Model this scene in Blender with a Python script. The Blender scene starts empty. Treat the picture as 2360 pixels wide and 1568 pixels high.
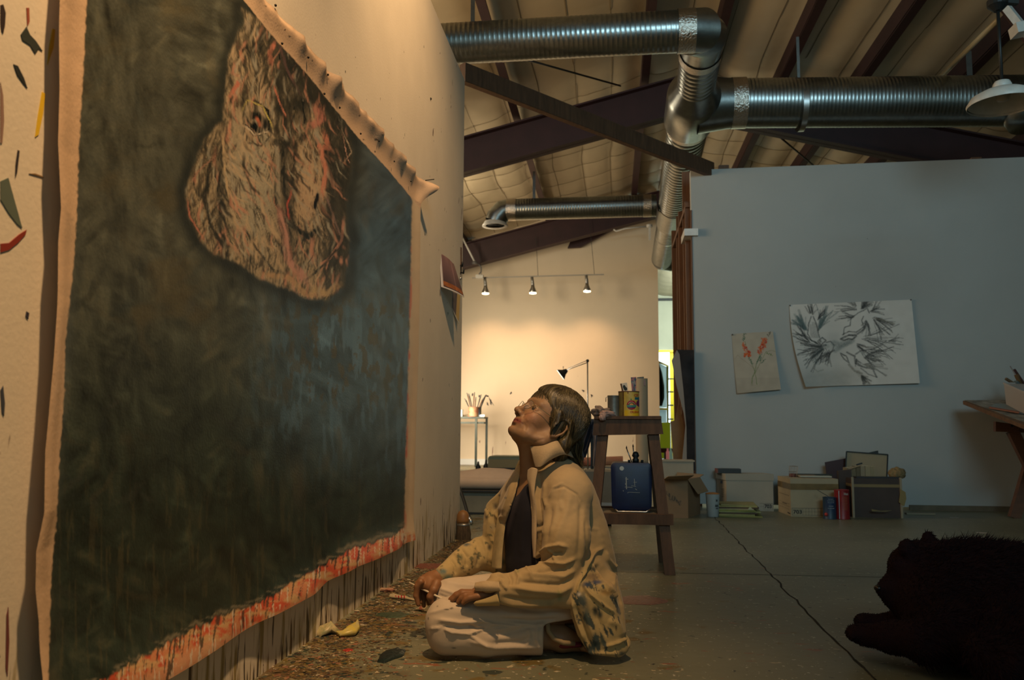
import bpy, bmesh, math, random
import numpy as np
from mathutils import Vector, Matrix
random.seed(7)
S = bpy.context.scene
COL = S.collection
PI = math.pi

# ---------------- camera ----------------
F, CX, CY = 1950.0, 1180.0, 784.0
CAMZ = 0.63
Rr = Vector((0.99305898, 0.11749022, 0.00546956))       # rows: camera x, y, z axes seen from the world
Xc = Vector((0.99305898, 0.00692523, 0.11741342)); Yc = Vector((0.11749022, -0.10482964, -0.98752559)); Zc = Vector((0.00546956, 0.99446608, -0.10491566))
Mcw = Matrix(((Xc.x, Yc.x, Zc.x), (Xc.y, Yc.y, Zc.y), (Xc.z, Yc.z, Zc.z)))   # world -> camera
cam_data = bpy.data.cameras.new('camera')
cam = bpy.data.objects.new('camera', cam_data); COL.objects.link(cam)
cam_data.sensor_width = 36.0; cam_data.lens = F / 2360 * 36
m4 = Mcw.transposed().to_4x4(); m4.translation = Vector((0, 0, CAMZ)); cam.matrix_world = m4
cam_data.clip_start = 0.05; cam_data.clip_end = 200
cam_data.dof.use_dof = True; cam_data.dof.focus_distance = 2.75; cam_data.dof.aperture_fstop = 6.3
S.camera = cam
O = Vector((0, 0, CAMZ)); McwT = Mcw.transposed()
def ray(px, py):
    return McwT @ Vector((px - CX, CY - py, -F))
def W(px, py, X=None, Y=None, Z=None):
    d = ray(px, py)
    t = (X - O.x) / d.x if X is not None else (Y - O.y) / d.y if Y is not None else (Z - O.z) / d.z
    return O + d * t
McwN = np.array([list(r) for r in Mcw]); ON = np.array([0, 0, CAMZ])
def proj(P):
    """world points (n,3) -> pixels of the 2360x1568 frame; used to lay out marks on surfaces"""
    q = (np.asarray(P, float) - ON) @ McwN.T
    return CX + q[:, 0] / -q[:, 2] * F, CY - q[:, 1] / -q[:, 2] * F

# ---------------- world, lights, exposure ----------------
S.view_settings.view_transform = 'Standard'; S.view_settings.look = 'None'
S.view_settings.gamma = 1.0; S.view_settings.exposure = 0.0; S.view_settings.use_curve_mapping = False
w = bpy.data.worlds.new('world'); S.world = w; w.use_nodes = True
w.node_tree.nodes['Background'].inputs[0].default_value = (0.42, 0.58, 0.54, 1)
w.node_tree.nodes['Background'].inputs[1].default_value = 0.36
def area(name, loc, aim, size, size_y, power, col, spread=PI):
    l = bpy.data.lights.new(name, 'AREA'); l.shape = 'RECTANGLE'; l.size = size; l.size_y = size_y
    l.energy = power; l.color = col; l.spread = spread
    o = bpy.data.objects.new(name, l); COL.objects.link(o); o.location = loc
    o.rotation_euler = (Vector(aim) - Vector(loc)).to_track_quat('-Z', 'Y').to_euler(); return o
def spot(name, loc, aim, power, col, ang, blend=0.8, r=0.05):
    l = bpy.data.lights.new(name, 'SPOT'); l.energy = power; l.color = col; l.spot_size = math.radians(ang)
    l.spot_blend = blend; l.shadow_soft_size = r
    o = bpy.data.objects.new(name, l); COL.objects.link(o); o.location = loc
    o.rotation_euler = (Vector(aim) - Vector(loc)).to_track_quat('-Z', 'Y').to_euler(); return o
WARM = (1.0, 0.60, 0.28)
# unseen area lights added for cool daylight, behind the camera and beyond the left wall
area('daylight_behind', (1.6, -2.6, 3.3), (1.5, 7.2, 2.5), 2.4, 1.4, 22, (0.56, 0.88, 1.0), math.radians(62))
area('daylight_left', (-3.6, 6.6, 3.4), (0.2, 8.0, 2.2), 2.0, 1.0, 20, (0.70, 0.92, 1.0))
# incandescent spots over the painting
spot('picture_spot_near', (0.02, 0.9, 3.55), (-0.90, 1.35, 1.75), 600, WARM, 78, 1.0, 0.06)
spot('picture_spot_far', (0.02, 2.7, 3.7), (-0.90, 3.6, 2.0), 290, WARM, 78, 1.0, 0.06)

area('roof_fill_near', (-3.0, 5.6, 2.3), (0.6, 8.0, 5.0), 1.2, 1.2, 75, (1.0, 0.66, 0.34))  # unseen warm uplight added to brighten the near roof and ducts
area('roof_fill_back', (-3.3, 11.2, 2.9), (0.8, 12.2, 5.0), 1.0, 1.0, 72, (1.0, 0.80, 0.54))  # unseen uplight added in place of bounce on the back roof
area('far_room_daylight', (3.2, 20.5, 3.4), (1.0, 27.0, 2.6), 2.5, 2.0, 420, (0.86, 1.0, 0.92))
# ---------------- helpers ----------------
ORG = {}
def org(o):
    return ORG.get(o.name, Vector((0, 0, 0))) if o else Vector((0, 0, 0))
def tag(o, label=None, cat=None, group=None, kind=None):
    if label: o['label'] = label
    if cat: o['category'] = cat
    if group: o['group'] = group
    if kind: o['kind'] = kind
    return o
def thing(name, loc, label, cat, group=None):
    o = bpy.data.objects.new(name, None); COL.objects.link(o); o.location = loc; o.empty_display_size = 0.05
    ORG[o.name] = Vector(loc); return tag(o, label, cat, group)
class MB:
    def __init__(s): s.v = []; s.f = []; s.m = []; s.cur = 0
    def add(s, vs, fs):
        n = len(s.v); s.v += [tuple(v) for v in vs]; s.f += [tuple(i + n for i in f) for f in fs]; s.m += [s.cur] * len(fs); return s
    def box(s, lo, hi):
        (a, b, c), (d, e, f) = lo, hi
        return s.add([(a, b, c), (d, b, c), (d, e, c), (a, e, c), (a, b, f), (d, b, f), (d, e, f), (a, e, f)],
                     [(0, 3, 2, 1), (4, 5, 6, 7), (0, 1, 5, 4), (1, 2, 6, 5), (2, 3, 7, 6), (3, 0, 4, 7)])
    def hexa(s, p):
        """8 corners: bottom ring 0-3, top ring 4-7"""
        return s.add(p, [(0, 3, 2, 1), (4, 5, 6, 7), (0, 1, 5, 4), (1, 2, 6, 5), (2, 3, 7, 6), (3, 0, 4, 7)])
    def bar(s, a, b, w, h, up=(0, 0, 1), bev=0.0):
        a = Vector(a); b = Vector(b); d = (b - a).normalized(); up = Vector(up)
        if abs(d.dot(up)) > 0.98: up = Vector((0, 1, 0))
        x = d.cross(up).normalized(); y = x.cross(d)
        if bev <= 0:
            r = [(-1, -1), (1, -1), (1, 1), (-1, 1)]; r = [(i * w / 2, j * h / 2) for i, j in r]
        else:
            r = []
            for i, j in ((-1, -1), (1, -1), (1, 1), (-1, 1)):
                p, q = (i * w / 2, j * (h / 2 - bev)), (i * (w / 2 - bev), j * h / 2)
                r += [p, q] if i * j > 0 else [q, p]
        n = len(r); vs = [a + x * i + y * j for i, j in r] + [b + x * i + y * j for i, j in r]
        return s.add(vs, [tuple(range(n))[::-1], tuple(range(n, 2 * n))] + [(k, (k + 1) % n, n + (k + 1) % n, n + k) for k in range(n)])
    def tube(s, pts, rad, seg=12, cap=True, flat=1.0):
        pts = [Vector(p) for p in pts]; n = len(pts)
        if not hasattr(rad, '__len__'): rad = [rad] * n
        base = len(s.v); up = None; vs = []
        for i in range(n):
            d = (pts[min(i + 1, n - 1)] - pts[max(i - 1, 0)])
            d = d.normalized() if d.length > 1e-9 else Vector((0, 0, 1))
            if up is None:
                up = Vector((0, 0, 1)) if abs(d.z) < 0.9 else Vector((0, 1, 0))
            x = d.cross(up).normalized(); up = x.cross(d).normalized()
            for k in range(seg):
                a = 2 * PI * k / seg; vs.append(pts[i] + x * (math.cos(a) * rad[i]) + up * (math.sin(a) * rad[i] * flat))
        fs = []
        for i in range(n - 1):
            for k in range(seg):
                k2 = (k + 1) % seg; fs.append((i * seg + k, i * seg + k2, (i + 1) * seg + k2, (i + 1) * seg + k))
        if cap: fs += [tuple(range(seg))[::-1], tuple(range((n - 1) * seg, n * seg))]
        return s.add(vs, fs)
    def lathe(s, c, prof, seg=24, axis='Z', cap=True):
        """prof: (radius, height) pairs from bottom up"""
        c = Vector(c); vs = []
        for r, h in prof:
            for k in range(seg):
                a = 2 * PI * k / seg; p = (r * math.cos(a), r * math.sin(a), h)
                if axis == 'Y': p = (p[0], p[2], p[1])
                if axis == 'X': p = (p[2], p[0], p[1])
                vs.append(c + Vector(p))
        fs = []
        for i in range(len(prof) - 1):
            for k in range(seg):
                k2 = (k + 1) % seg; fs.append((i * seg + k, i * seg + k2, (i + 1) * seg + k2, (i + 1) * seg + k))
        if cap: fs += [tuple(range(seg))[::-1], tuple(range((len(prof) - 1) * seg, len(prof) * seg))]
        return s.add(vs, fs)
    def prism(s, poly, off):
        """planar polygon (3D points) pushed along off"""
        n = len(poly); off = Vector(off); a = [Vector(p) for p in poly]
        return s.add(a + [p + off for p in a], [tuple(range(n))[::-1], tuple(range(n, 2 * n))] + [(k, (k + 1) % n, n + (k + 1) % n, n + k) for k in range(n)])
    def ball(s, c, r, seg=12, rings=8, sc=(1, 1, 1)):
        c = Vector(c); prof = []
        vs = []
        for i in range(rings + 1):
            t = PI * i / rings - PI / 2
            for k in range(seg):
                a = 2 * PI * k / seg
                vs.append(c + Vector((math.cos(t) * math.cos(a) * r * sc[0], math.cos(t) * math.sin(a) * r * sc[1], math.sin(t) * r * sc[2])))
        fs = [(i * seg + k, i * seg + (k + 1) % seg, (i + 1) * seg + (k + 1) % seg, (i + 1) * seg + k) for i in range(rings) for k in range(seg)]
        return s.add(vs, fs)
    def build(s, name, mat, parent=None, smooth=False, label=None, angle=None):
        me = bpy.data.meshes.new(name); o_ = org(parent)
        root = None
        vs = [(v[0] - o_.x, v[1] - o_.y, v[2] - o_.z) for v in s.v]
        if parent is None and vs:
            A = np.array(vs); c = Vector(((A[:, 0].min() + A[:, 0].max()) / 2, (A[:, 1].min() + A[:, 1].max()) / 2, A[:, 2].min()))
            vs = [(v[0] - c.x, v[1] - c.y, v[2] - c.z) for v in vs]
        me.from_pydata(vs, [], s.f)
        mats = mat if isinstance(mat, (list, tuple)) else [mat]
        for m_ in mats: me.materials.append(m_)
        if len(mats) > 1:
            me.polygons.foreach_set('material_index', s.m)
        bm = bmesh.new(); bm.from_mesh(me); bmesh.ops.recalc_face_normals(bm, faces=bm.faces); bm.to_mesh(me); bm.free()
        if smooth: me.shade_smooth()
        if smooth and angle: me.set_sharp_from_angle(angle=math.radians(angle))
        o = bpy.data.objects.new(name, me); COL.objects.link(o)
        if parent is None: o.location = c; ORG[o.name] = c
        else: o.parent = parent; ORG[o.name] = o_
        if label: o['label'] = label
        return o
def np_mesh(name, V, Fc, mat, parent=None, col=None, smooth=True, at=None):
    """numpy mesh; Fc (m,4) or (m,3); col (n,3) linear colours -> attribute 'col'"""
    V = np.asarray(V, float); o_ = org(parent); c = Vector((0, 0, 0))
    if parent is None:
        c = Vector(((V[:, 0].min() + V[:, 0].max()) / 2, (V[:, 1].min() + V[:, 1].max()) / 2, V[:, 2].min()))
    V = V - np.array(o_ + c)
    me = bpy.data.meshes.new(name); k = Fc.shape[1]
    me.vertices.add(len(V)); me.vertices.foreach_set('co', V.astype(np.float32).ravel())
    me.loops.add(Fc.size); me.loops.foreach_set('vertex_index', Fc.astype(np.int32).ravel())
    me.polygons.add(len(Fc)); me.polygons.foreach_set('loop_start', np.arange(0, Fc.size, k, dtype=np.int32))
    me.update(calc_edges=True); me.validate()
    if col is not None:
        a = me.color_attributes.new('col', 'FLOAT_COLOR', 'POINT')
        C4 = np.ones((len(V), 4), np.float32); C4[:, :3] = col; a.data.foreach_set('color', C4.ravel())
    me.materials.append(mat)
    if smooth: me.shade_smooth()
    o = bpy.data.objects.new(name, me); COL.objects.link(o)
    if parent is None: o.location = c; ORG[o.name] = c
    else: o.parent = parent; ORG[o.name] = o_
    return o
def grid_faces(nu, nv):
    i = np.arange(nu - 1)[:, None] * nv + np.arange(nv - 1)[None, :]
    i = i.ravel(); return np.stack([i, i + nv, i + nv + 1, i + 1], 1)
def copy_tree(o, delta, name=None):
    c = o.copy(); COL.objects.link(c); c.location = o.location + Vector(delta); ORG[c.name] = org(o) + Vector(delta)
    for ch in o.children:
        d = ch.copy(); COL.objects.link(d); d.parent = c
        for g in ch.children:
            e = g.copy(); COL.objects.link(e); e.parent = d
    return c

def srgb(r, g, b):
    f = lambda c: (c / 255 / 12.92) if c / 255 <= 0.04045 else ((c / 255 + 0.055) / 1.055) ** 2.4
    return (f(r), f(g), f(b))
# value noise for numpy
def vn(x, y, seed=0):
    x = np.asarray(x, float); y = np.asarray(y, float)
    xi = np.floor(x).astype(np.int64); yi = np.floor(y).astype(np.int64); fx = x - xi; fy = y - yi
    fx = fx * fx * (3 - 2 * fx); fy = fy * fy * (3 - 2 * fy)
    def h(a, b):
        n = (a * 374761393 + b * 668265263 + seed * 982451653) & 0xffffffff
        n = ((n ^ (n >> 13)) * 1274126177) & 0xffffffff
        return ((n ^ (n >> 16)) & 0xffff) / 65535.0
    return (h(xi, yi) * (1 - fx) + h(xi + 1, yi) * fx) * (1 - fy) + (h(xi, yi + 1) * (1 - fx) + h(xi + 1, yi + 1) * fx) * fy
def fbm(x, y, seed=0, o=4):
    s = 0; a = 0.5; t = 0
    for k in range(o):
        s = s + a * vn(x * 2 ** k, y * 2 ** k, seed + k * 17); t += a; a *= 0.55
    return s / t
def smooth(a, b, x):
    t = np.clip((x - a) / (b - a), 0, 1); return t * t * (3 - 2 * t)
def dist_poly(px, py, pts):
    """distance of points to a polyline and the parameter 0..1 along it"""
    best = np.full(np.shape(px), 1e9); tt = np.zeros(np.shape(px)); n = len(pts) - 1
    for i in range(n):
        ax, ay = pts[i][:2]; bx, by = pts[i + 1][:2]; dx, dy = bx - ax, by - ay; L = dx * dx + dy * dy + 1e-9
        t = np.clip(((px - ax) * dx + (py - ay) * dy) / L, 0, 1)
        d = np.hypot(px - ax - t * dx, py - ay - t * dy); m = d < best
        best = np.where(m, d, best); tt = np.where(m, (i + t) / n, tt)
    return best, tt
def in_poly(px, py, poly):
    c = np.zeros(np.shape(px), bool); n = len(poly); j = n - 1
    for i in range(n):
        xi, yi = poly[i]; xj, yj = poly[j]
        m = ((yi > py) != (yj > py)) & (px < (xj - xi) * (py - yi) / (yj - yi + 1e-12) + xi); c ^= m; j = i
    return c

# ---------------- materials ----------------
def mat(name, color=(0.5, 0.5, 0.5), rough=0.6, metal=0.0, var=0.0, vscale=8.0, bump=0.0, bscale=40.0, stretch=(1, 1, 1),
        color2=None, attr=False, emit=None, spec=0.5, alpha=1.0, sheen=0.0, trans=0.0, coat=0.0, wave=None, sss=0.0):
    m = bpy.data.materials.new(name); m.use_nodes = True; nt = m.node_tree; N = nt.nodes; L = nt.links
    p = N['Principled BSDF']; p.inputs['Roughness'].default_value = rough; p.inputs['Metallic'].default_value = metal
    p.inputs['Specular IOR Level'].default_value = spec; p.inputs['Alpha'].default_value = alpha
    p.inputs['Sheen Weight'].default_value = sheen; p.inputs['Transmission Weight'].default_value = trans
    p.inputs['Coat Weight'].default_value = coat
    if sss: p.inputs['Subsurface Weight'].default_value = sss; p.inputs['Subsurface Radius'].default_value = (0.9, 0.35, 0.2); p.inputs['Subsurface Scale'].default_value = 0.012
    tc = N.new('ShaderNodeTexCoord'); mp = N.new('ShaderNodeMapping'); mp.inputs['Scale'].default_value = stretch
    L.new(tc.outputs['Object'], mp.inputs['Vector'])
    if attr:
        a = N.new('ShaderNodeAttribute'); a.attribute_name = 'col'; src = a.outputs['Color']
    else:
        a = N.new('ShaderNodeRGB'); a.outputs[0].default_value = (*color, 1); src = a.outputs[0]
    if var > 0 or color2:
        n = N.new('ShaderNodeTexNoise'); n.inputs['Scale'].default_value = vscale; n.inputs['Detail'].default_value = 6; n.inputs['Roughness'].default_value = 0.6
        L.new(mp.outputs[0], n.inputs['Vector'])
        r = N.new('ShaderNodeValToRGB'); r.color_ramp.elements[0].position = 0.34; r.color_ramp.elements[1].position = 0.66
        L.new(n.outputs['Fac'], r.inputs['Fac'])
        mx = N.new('ShaderNodeMix'); mx.data_type = 'RGBA'
        if color2:
            L.new(r.outputs['Color'], mx.inputs['Factor']); L.new(src, mx.inputs[6]); mx.inputs[7].default_value = (*color2, 1)
        else:
            mx.blend_type = 'MULTIPLY'; mx.inputs['Factor'].default_value = 1.0; L.new(src, mx.inputs[6])
            r.color_ramp.elements[0].color = (1 - var, 1 - var, 1 - var, 1); L.new(r.outputs['Color'], mx.inputs[7])
        src = mx.outputs[2]
    L.new(src, p.inputs['Base Color'])
    if bump > 0:
        n2 = N.new('ShaderNodeTexNoise'); n2.inputs['Scale'].default_value = bscale; n2.inputs['Detail'].default_value = 5
        L.new(mp.outputs[0], n2.inputs['Vector'])
        b = N.new('ShaderNodeBump'); b.inputs['Strength'].default_value = bump; b.inputs['Distance'].default_value = 0.01
        L.new(n2.outputs['Fac'], b.inputs['Height']); L.new(b.outputs[0], p.inputs['Normal'])
    if emit:
        p.inputs['Emission Color'].default_value = (*emit[0], 1); p.inputs['Emission Strength'].default_value = emit[1]
    return m
def spatter(m, scale, thr, color, stretch=(1, 1, 1), soft=0.02, zmax=None, detail=2.0, xmax=None):
    """mix flecks of dried paint over a material's base colour (world coordinates)"""
    nt = m.node_tree; N = nt.nodes; L = nt.links; p = N['Principled BSDF']; src = p.inputs['Base Color'].links[0].from_socket
    g = N.new('ShaderNodeNewGeometry'); mp = N.new('ShaderNodeMapping'); mp.inputs['Scale'].default_value = stretch
    mp.inputs['Location'].default_value = (random.random() * 9, random.random() * 9, random.random() * 9)
    L.new(g.outputs['Position'], mp.inputs['Vector'])
    n = N.new('ShaderNodeTexNoise'); n.inputs['Scale'].default_value = scale; n.inputs['Detail'].default_value = detail
    L.new(mp.outputs[0], n.inputs['Vector'])
    mr = N.new('ShaderNodeMapRange'); mr.inputs['From Min'].default_value = thr; mr.inputs['From Max'].default_value = thr + soft
    val = n.outputs['Fac']
    sx = N.new('ShaderNodeSeparateXYZ'); L.new(g.outputs['Position'], sx.inputs[0])
    for lim, out in ((zmax, 'Z'), (xmax, 'X')):
        if lim is not None:
            z = N.new('ShaderNodeMapRange'); z.inputs['From Min'].default_value = lim[0]; z.inputs['From Max'].default_value = lim[1]
            z.inputs['To Min'].default_value = 0.0; z.inputs['To Max'].default_value = -0.30
            L.new(sx.outputs[out], z.inputs['Value'])
            ad = N.new('ShaderNodeMath'); ad.operation = 'ADD'; L.new(val, ad.inputs[0]); L.new(z.outputs[0], ad.inputs[1]); val = ad.outputs[0]
    L.new(val, mr.inputs['Value'])
    mx = N.new('ShaderNodeMix'); mx.data_type = 'RGBA'; L.new(mr.outputs[0], mx.inputs['Factor']); L.new(src, mx.inputs[6])
    mx.inputs[7].default_value = (*color, 1); L.new(mx.outputs[2], p.inputs['Base Color']); return m
STEEL = mat('galvanized_steel', (0.34, 0.37, 0.37), 0.30, 1.0, var=0.25, vscale=14, bump=0.04, bscale=60)
FOIL = mat('foil_tape', (0.60, 0.56, 0.50), 0.24, 1.0, bump=0.7, bscale=70)
MAROON = mat('maroon_primer_steel', (0.036, 0.012, 0.014), 0.6, var=0.3, vscale=5)
WOOD = mat('dark_lumber', (0.115, 0.058, 0.028), 0.7, var=0.45, vscale=6, stretch=(6, 6, 1), bump=0.25, bscale=30)
PINE = mat('pine_stud', (0.15, 0.068, 0.030), 0.65, var=0.35, vscale=5, stretch=(7, 7, 0.7), bump=0.15, bscale=30)
BLACK = mat('black_metal', (0.012, 0.014, 0.014), 0.5, var=0.2)
DKGREEN = mat('dark_green_steel', (0.030, 0.045, 0.036), 0.5, 0.3, var=0.3, vscale=20)
CHROME = mat('brushed_metal', (0.55, 0.56, 0.56), 0.3, 1.0)
WHITE = mat('white_enamel', (0.62, 0.62, 0.58), 0.4, var=0.15, vscale=20)
# ---------------- room shell ----------------
XR, KS, SL = 0.80, 3.42, 0.25          # ridge x, soffit constant, roof slope
ROOF = 4.98                            # insulation height at the ridge
def roof_z(x): return ROOF - SL * abs(x - XR)
# floor
fm = mat('painted_concrete', (0.170, 0.172, 0.115), 0.42, color2=(0.120, 0.126, 0.083), vscale=1.6, bump=0.16, bscale=14)
FX = (-0.55, 1.0)
spatter(fm, 3.0, 0.56, (0.10, 0.062, 0.028), stretch=(1, 1, 1), soft=0.10, detail=6, xmax=(-0.5, 1.2))
spatter(fm, 9.0, 0.54, (0.13, 0.095, 0.030), soft=0.05, detail=6, xmax=(-0.35, 1.3))
spatter(fm, 16.0, 0.60, (0.030, 0.042, 0.034), soft=0.03, detail=5, xmax=(-0.4, 1.6))
spatter(fm, 34.0, 0.66, (0.20, 0.09, 0.050), soft=0.03, detail=3, xmax=(-0.3, 2.2))
spatter(fm, 12.0, 0.665, (0.22, 0.09, 0.05), soft=0.03, detail=4, stretch=(0.8, 2.5, 1), xmax=(0.6, 5))
spatter(fm, 40.0, 0.655, (0.42, 0.36, 0.24), soft=0.02, detail=3, xmax=(-0.2, 2.5))
spatter(fm, 22.0, 0.70, (0.45, 0.38, 0.26), soft=0.02, detail=3, stretch=(0.8, 2.2, 1), xmax=(0.8, 6))
spatter(fm, 60.0, 0.69, (0.42, 0.40, 0.33), soft=0.02, detail=2)
spatter(fm, 34.0, 0.71, (0.02, 0.02, 0.02), soft=0.02, detail=2)
floor = MB().box((-8, -3.2, -0.1), (10, 28, 0)).build('floor', fm); tag(floor, kind='structure')
# saw-cut joints and the long crack, thin dark inlays let into the slab
jm = mat('crack_dirt', (0.012, 0.011, 0.008), 0.9)
a = W(1640, 1186, Z=0); b = W(2012, 1568, Z=0); dd = (b - a); mb = MB(); prev = None; rnd = random.Random(3)
pts = []
for k in range(60):
    t = k / 59 * 1.15 - 0.02; p = a + dd * t; n = Vector((-dd.y, dd.x, 0)).normalized(); pts.append(p + n * rnd.uniform(-0.008, 0.008))
for p, q in zip(pts, pts[1:]):
    n = Vector((-(q - p).y, (q - p).x, 0)).normalized() * rnd.uniform(0.0018, 0.0042)
    mb.add([p - n, p + n, q + n, q - n], [(0, 1, 2, 3)])
mb.v = [(v[0], v[1], 0.0012) for v in mb.v]
mb.build('floor_crack', jm, floor)
mb = MB(); c0 = W(1700, 1330, Z=0)
mb.add([(c0.x - 2.0, c0.y - 0.002, 0.001), (8, c0.y + 0.30, 0.001), (8, c0.y + 0.305, 0.001), (c0.x - 2.0, c0.y + 0.003, 0.001)], [(0, 1, 2, 3)])
mb.build('floor_joint', jm, floor)
# left wall (two sheets with an open joint behind the canvas edge)
LWX, LWT, LWE = -0.90, 2.79, 5.0
wl = mat('left_wall_paint', (0.66, 0.60, 0.49), 0.62, var=0.08, vscale=3, bump=0.06, bscale=120)
spatter(wl, 42, 0.535, (0.30, 0.24, 0.10), stretch=(1, 1, 0.10), soft=0.10, zmax=(0.08, 0.60), detail=3)
spatter(wl, 34, 0.575, (0.060, 0.045, 0.028), stretch=(1, 1, 0.09), soft=0.03, zmax=(0.10, 0.60), detail=4)
spatter(wl, 60, 0.56, (0.16, 0.10, 0.03), stretch=(1, 1, 0.07), soft=0.05, zmax=(0.0, 0.34), detail=3)
spatter(wl, 14, 0.60, (0.30, 0.25, 0.12), stretch=(1, 1, 0.4), soft=0.10, zmax=(0.0, 0.40), detail=3)
spatter(wl, 18, 0.735, (0.10, 0.06, 0.05), stretch=(1, 1.0, 0.5), soft=0.01, detail=2)
spatter(wl, 34, 0.755, (0.05, 0.05, 0.05), stretch=(1, 1.0, 0.6), soft=0.01, detail=2)
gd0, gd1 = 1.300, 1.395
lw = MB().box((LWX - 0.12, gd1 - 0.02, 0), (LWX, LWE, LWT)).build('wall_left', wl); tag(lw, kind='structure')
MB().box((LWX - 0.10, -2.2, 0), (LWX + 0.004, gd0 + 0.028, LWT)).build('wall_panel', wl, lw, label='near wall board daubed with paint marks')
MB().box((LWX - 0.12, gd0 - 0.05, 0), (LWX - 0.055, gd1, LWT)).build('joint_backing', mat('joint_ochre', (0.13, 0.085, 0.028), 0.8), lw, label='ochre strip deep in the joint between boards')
# brush marks on the near board: thin slabs of dried paint
def daub(px, col, name='paint_mark'):
    P = [W(x, y, X=LWX + 0.004) for x, y in px]
    mbb = MB(); mbb.prism([p for p in P], (0.0012, 0, 0))
    return mbb.build(name, mat('daub', col, 0.5), lw)
daub([(0, 12), (6, 10), (12, 30), (10, 60), (6, 78), (2, 70), (0, 50)], (0.03, 0.02, 0.02))
daub([(60, 18), (66, 18), (67, 50), (62, 60)], (0.28, 0.07, 0.04))
daub([(47, 80), (60, 62), (68, 80), (82, 95), (97, 118), (88, 112), (80, 124), (68, 104), (50, 92)], (0.03, 0.04, 0.035))
daub([(30, 148), (40, 152), (54, 180), (62, 204), (52, 192), (38, 172)], (0.02, 0.025, 0.025))
daub([(120, 66), (126, 68), (122, 110), (108, 150), (112, 110)], (0.50, 0.33, 0.03))
daub([(96, 212), (103, 216), (98, 262), (88, 310), (80, 316), (86, 270)], (0.62, 0.42, 0.02))
daub([(0, 418), (18, 410), (26, 440), (50, 526), (38, 516), (18, 490), (0, 460)], (0.10, 0.13, 0.105))
daub([(0, 562), (20, 560), (44, 540), (60, 530), (58, 540), (40, 560), (20, 576), (0, 582)], (0.22, 0.03, 0.018))
daub([(40, 346), (44, 348), (38, 400), (34, 410), (35, 380)], (0.03, 0.025, 0.03))
daub([(66, 400), (84, 405), (100, 410), (96, 406), (80, 400)], (0.20, 0.12, 0.05))
daub([(60, 718), (66, 722), (64, 736), (58, 730)], (0.03, 0.03, 0.05))
daub([(0, 900), (6, 890), (10, 930), (8, 960), (3, 950)], (0.05, 0.06, 0.08))
daub([(14, 1420), (18, 1400), (20, 1480), (16, 1560), (12, 1540)], (0.16, 0.05, 0.05))
daub([(0, 190), (6, 220), (8, 280), (4, 330), (0, 330)], (0.25, 0.16, 0.13))
# far warm wall, its top follows the roof
BY = 15.0
wb = mat('back_wall_paint', (0.70, 0.60, 0.44), 0.7, var=0.06, vscale=1.2, bump=0.03, bscale=60)
spatter(wb, 15, 0.72, (0.16, 0.09, 0.06), stretch=(1, 1, 0.45), soft=0.03, detail=4, zmax=(1.5, 2.6))
spatter(wb, 17, 0.68, (0.20, 0.10, 0.07), stretch=(1, 1, 0.18), soft=0.03, detail=3, zmax=(0.5, 1.3))
BX = 0.815
mb = MB(); mb.prism([(-7, BY, 0.05), (BX, BY, 0.05), (BX, BY, roof_z(BX) - 0.05), (-7, BY, roof_z(-7) - 0.05)], (0, 0.15, 0))
bw = mb.build('wall_back', wb); tag(bw, kind='structure')
for pl in ([(1087, 910), (1089, 906), (1091, 908), (1090, 913), (1088, 914)], [(1103, 911), (1107, 911), (1107, 916), (1103, 916)], [(1126, 914), (1139, 936), (1134, 930), (1128, 922)],
           [(1122, 926), (1125, 930), (1126, 936), (1122, 933)], [(1177, 904), (1179, 903), (1180, 906), (1176, 910), (1175, 908)], [(1129, 922), (1132, 921), (1133, 934), (1130, 932)],
           [(1340, 899), (1344, 899), (1348, 902), (1345, 903), (1346, 905), (1343, 902)], [(1361, 909), (1364, 910), (1367, 913), (1364, 914), (1363, 917), (1362, 913)], [(1297, 845), (1298, 852), (1299, 845)]):
    q = MB(); q.prism([W(x, y, Y=BY) for x, y in pl], (0, -0.004, 0)); q.build('paint_mark', mat('dark_fleck', (0.03, 0.022, 0.02), 0.6), bw)
strip = MB().box((-7, BY - 0.03, 0.0), (BX, BY - 0.005, 0.10)).build('baseboard_back', mat('white_strip', (0.72, 0.76, 0.74), 0.3)); tag(strip, kind='structure')
# grey partition on the right
RX0, RY, RZ = 0.684, 7.2, 2.87
wr = mat('grey_wall_paint', (0.385, 0.405, 0.395), 0.72, var=0.10, vscale=0.9, bump=0.05, bscale=90)
spatter(wr, 26, 0.765, (0.06, 0.05, 0.045), stretch=(1, 1, 0.7), soft=0.015, detail=3)
spatter(wr, 5, 0.63, (0.22, 0.19, 0.14), stretch=(0.4, 1, 1.6), soft=0.12, zmax=(0.0, 0.25), detail=4)
rw = MB()
A = [W(1597, 392, Y=RY), W(2700, 357, Y=RY)]
rw.prism([(RX0 + 0.0, RY, 0.028), (9, RY, 0.028), (9, RY, RZ + 0.06), (RX0 - 0.005, RY, A[0].z)], (0, 0.10, 0))
rw = rw.build('wall_right', wr); tag(rw, kind='structure')
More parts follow.
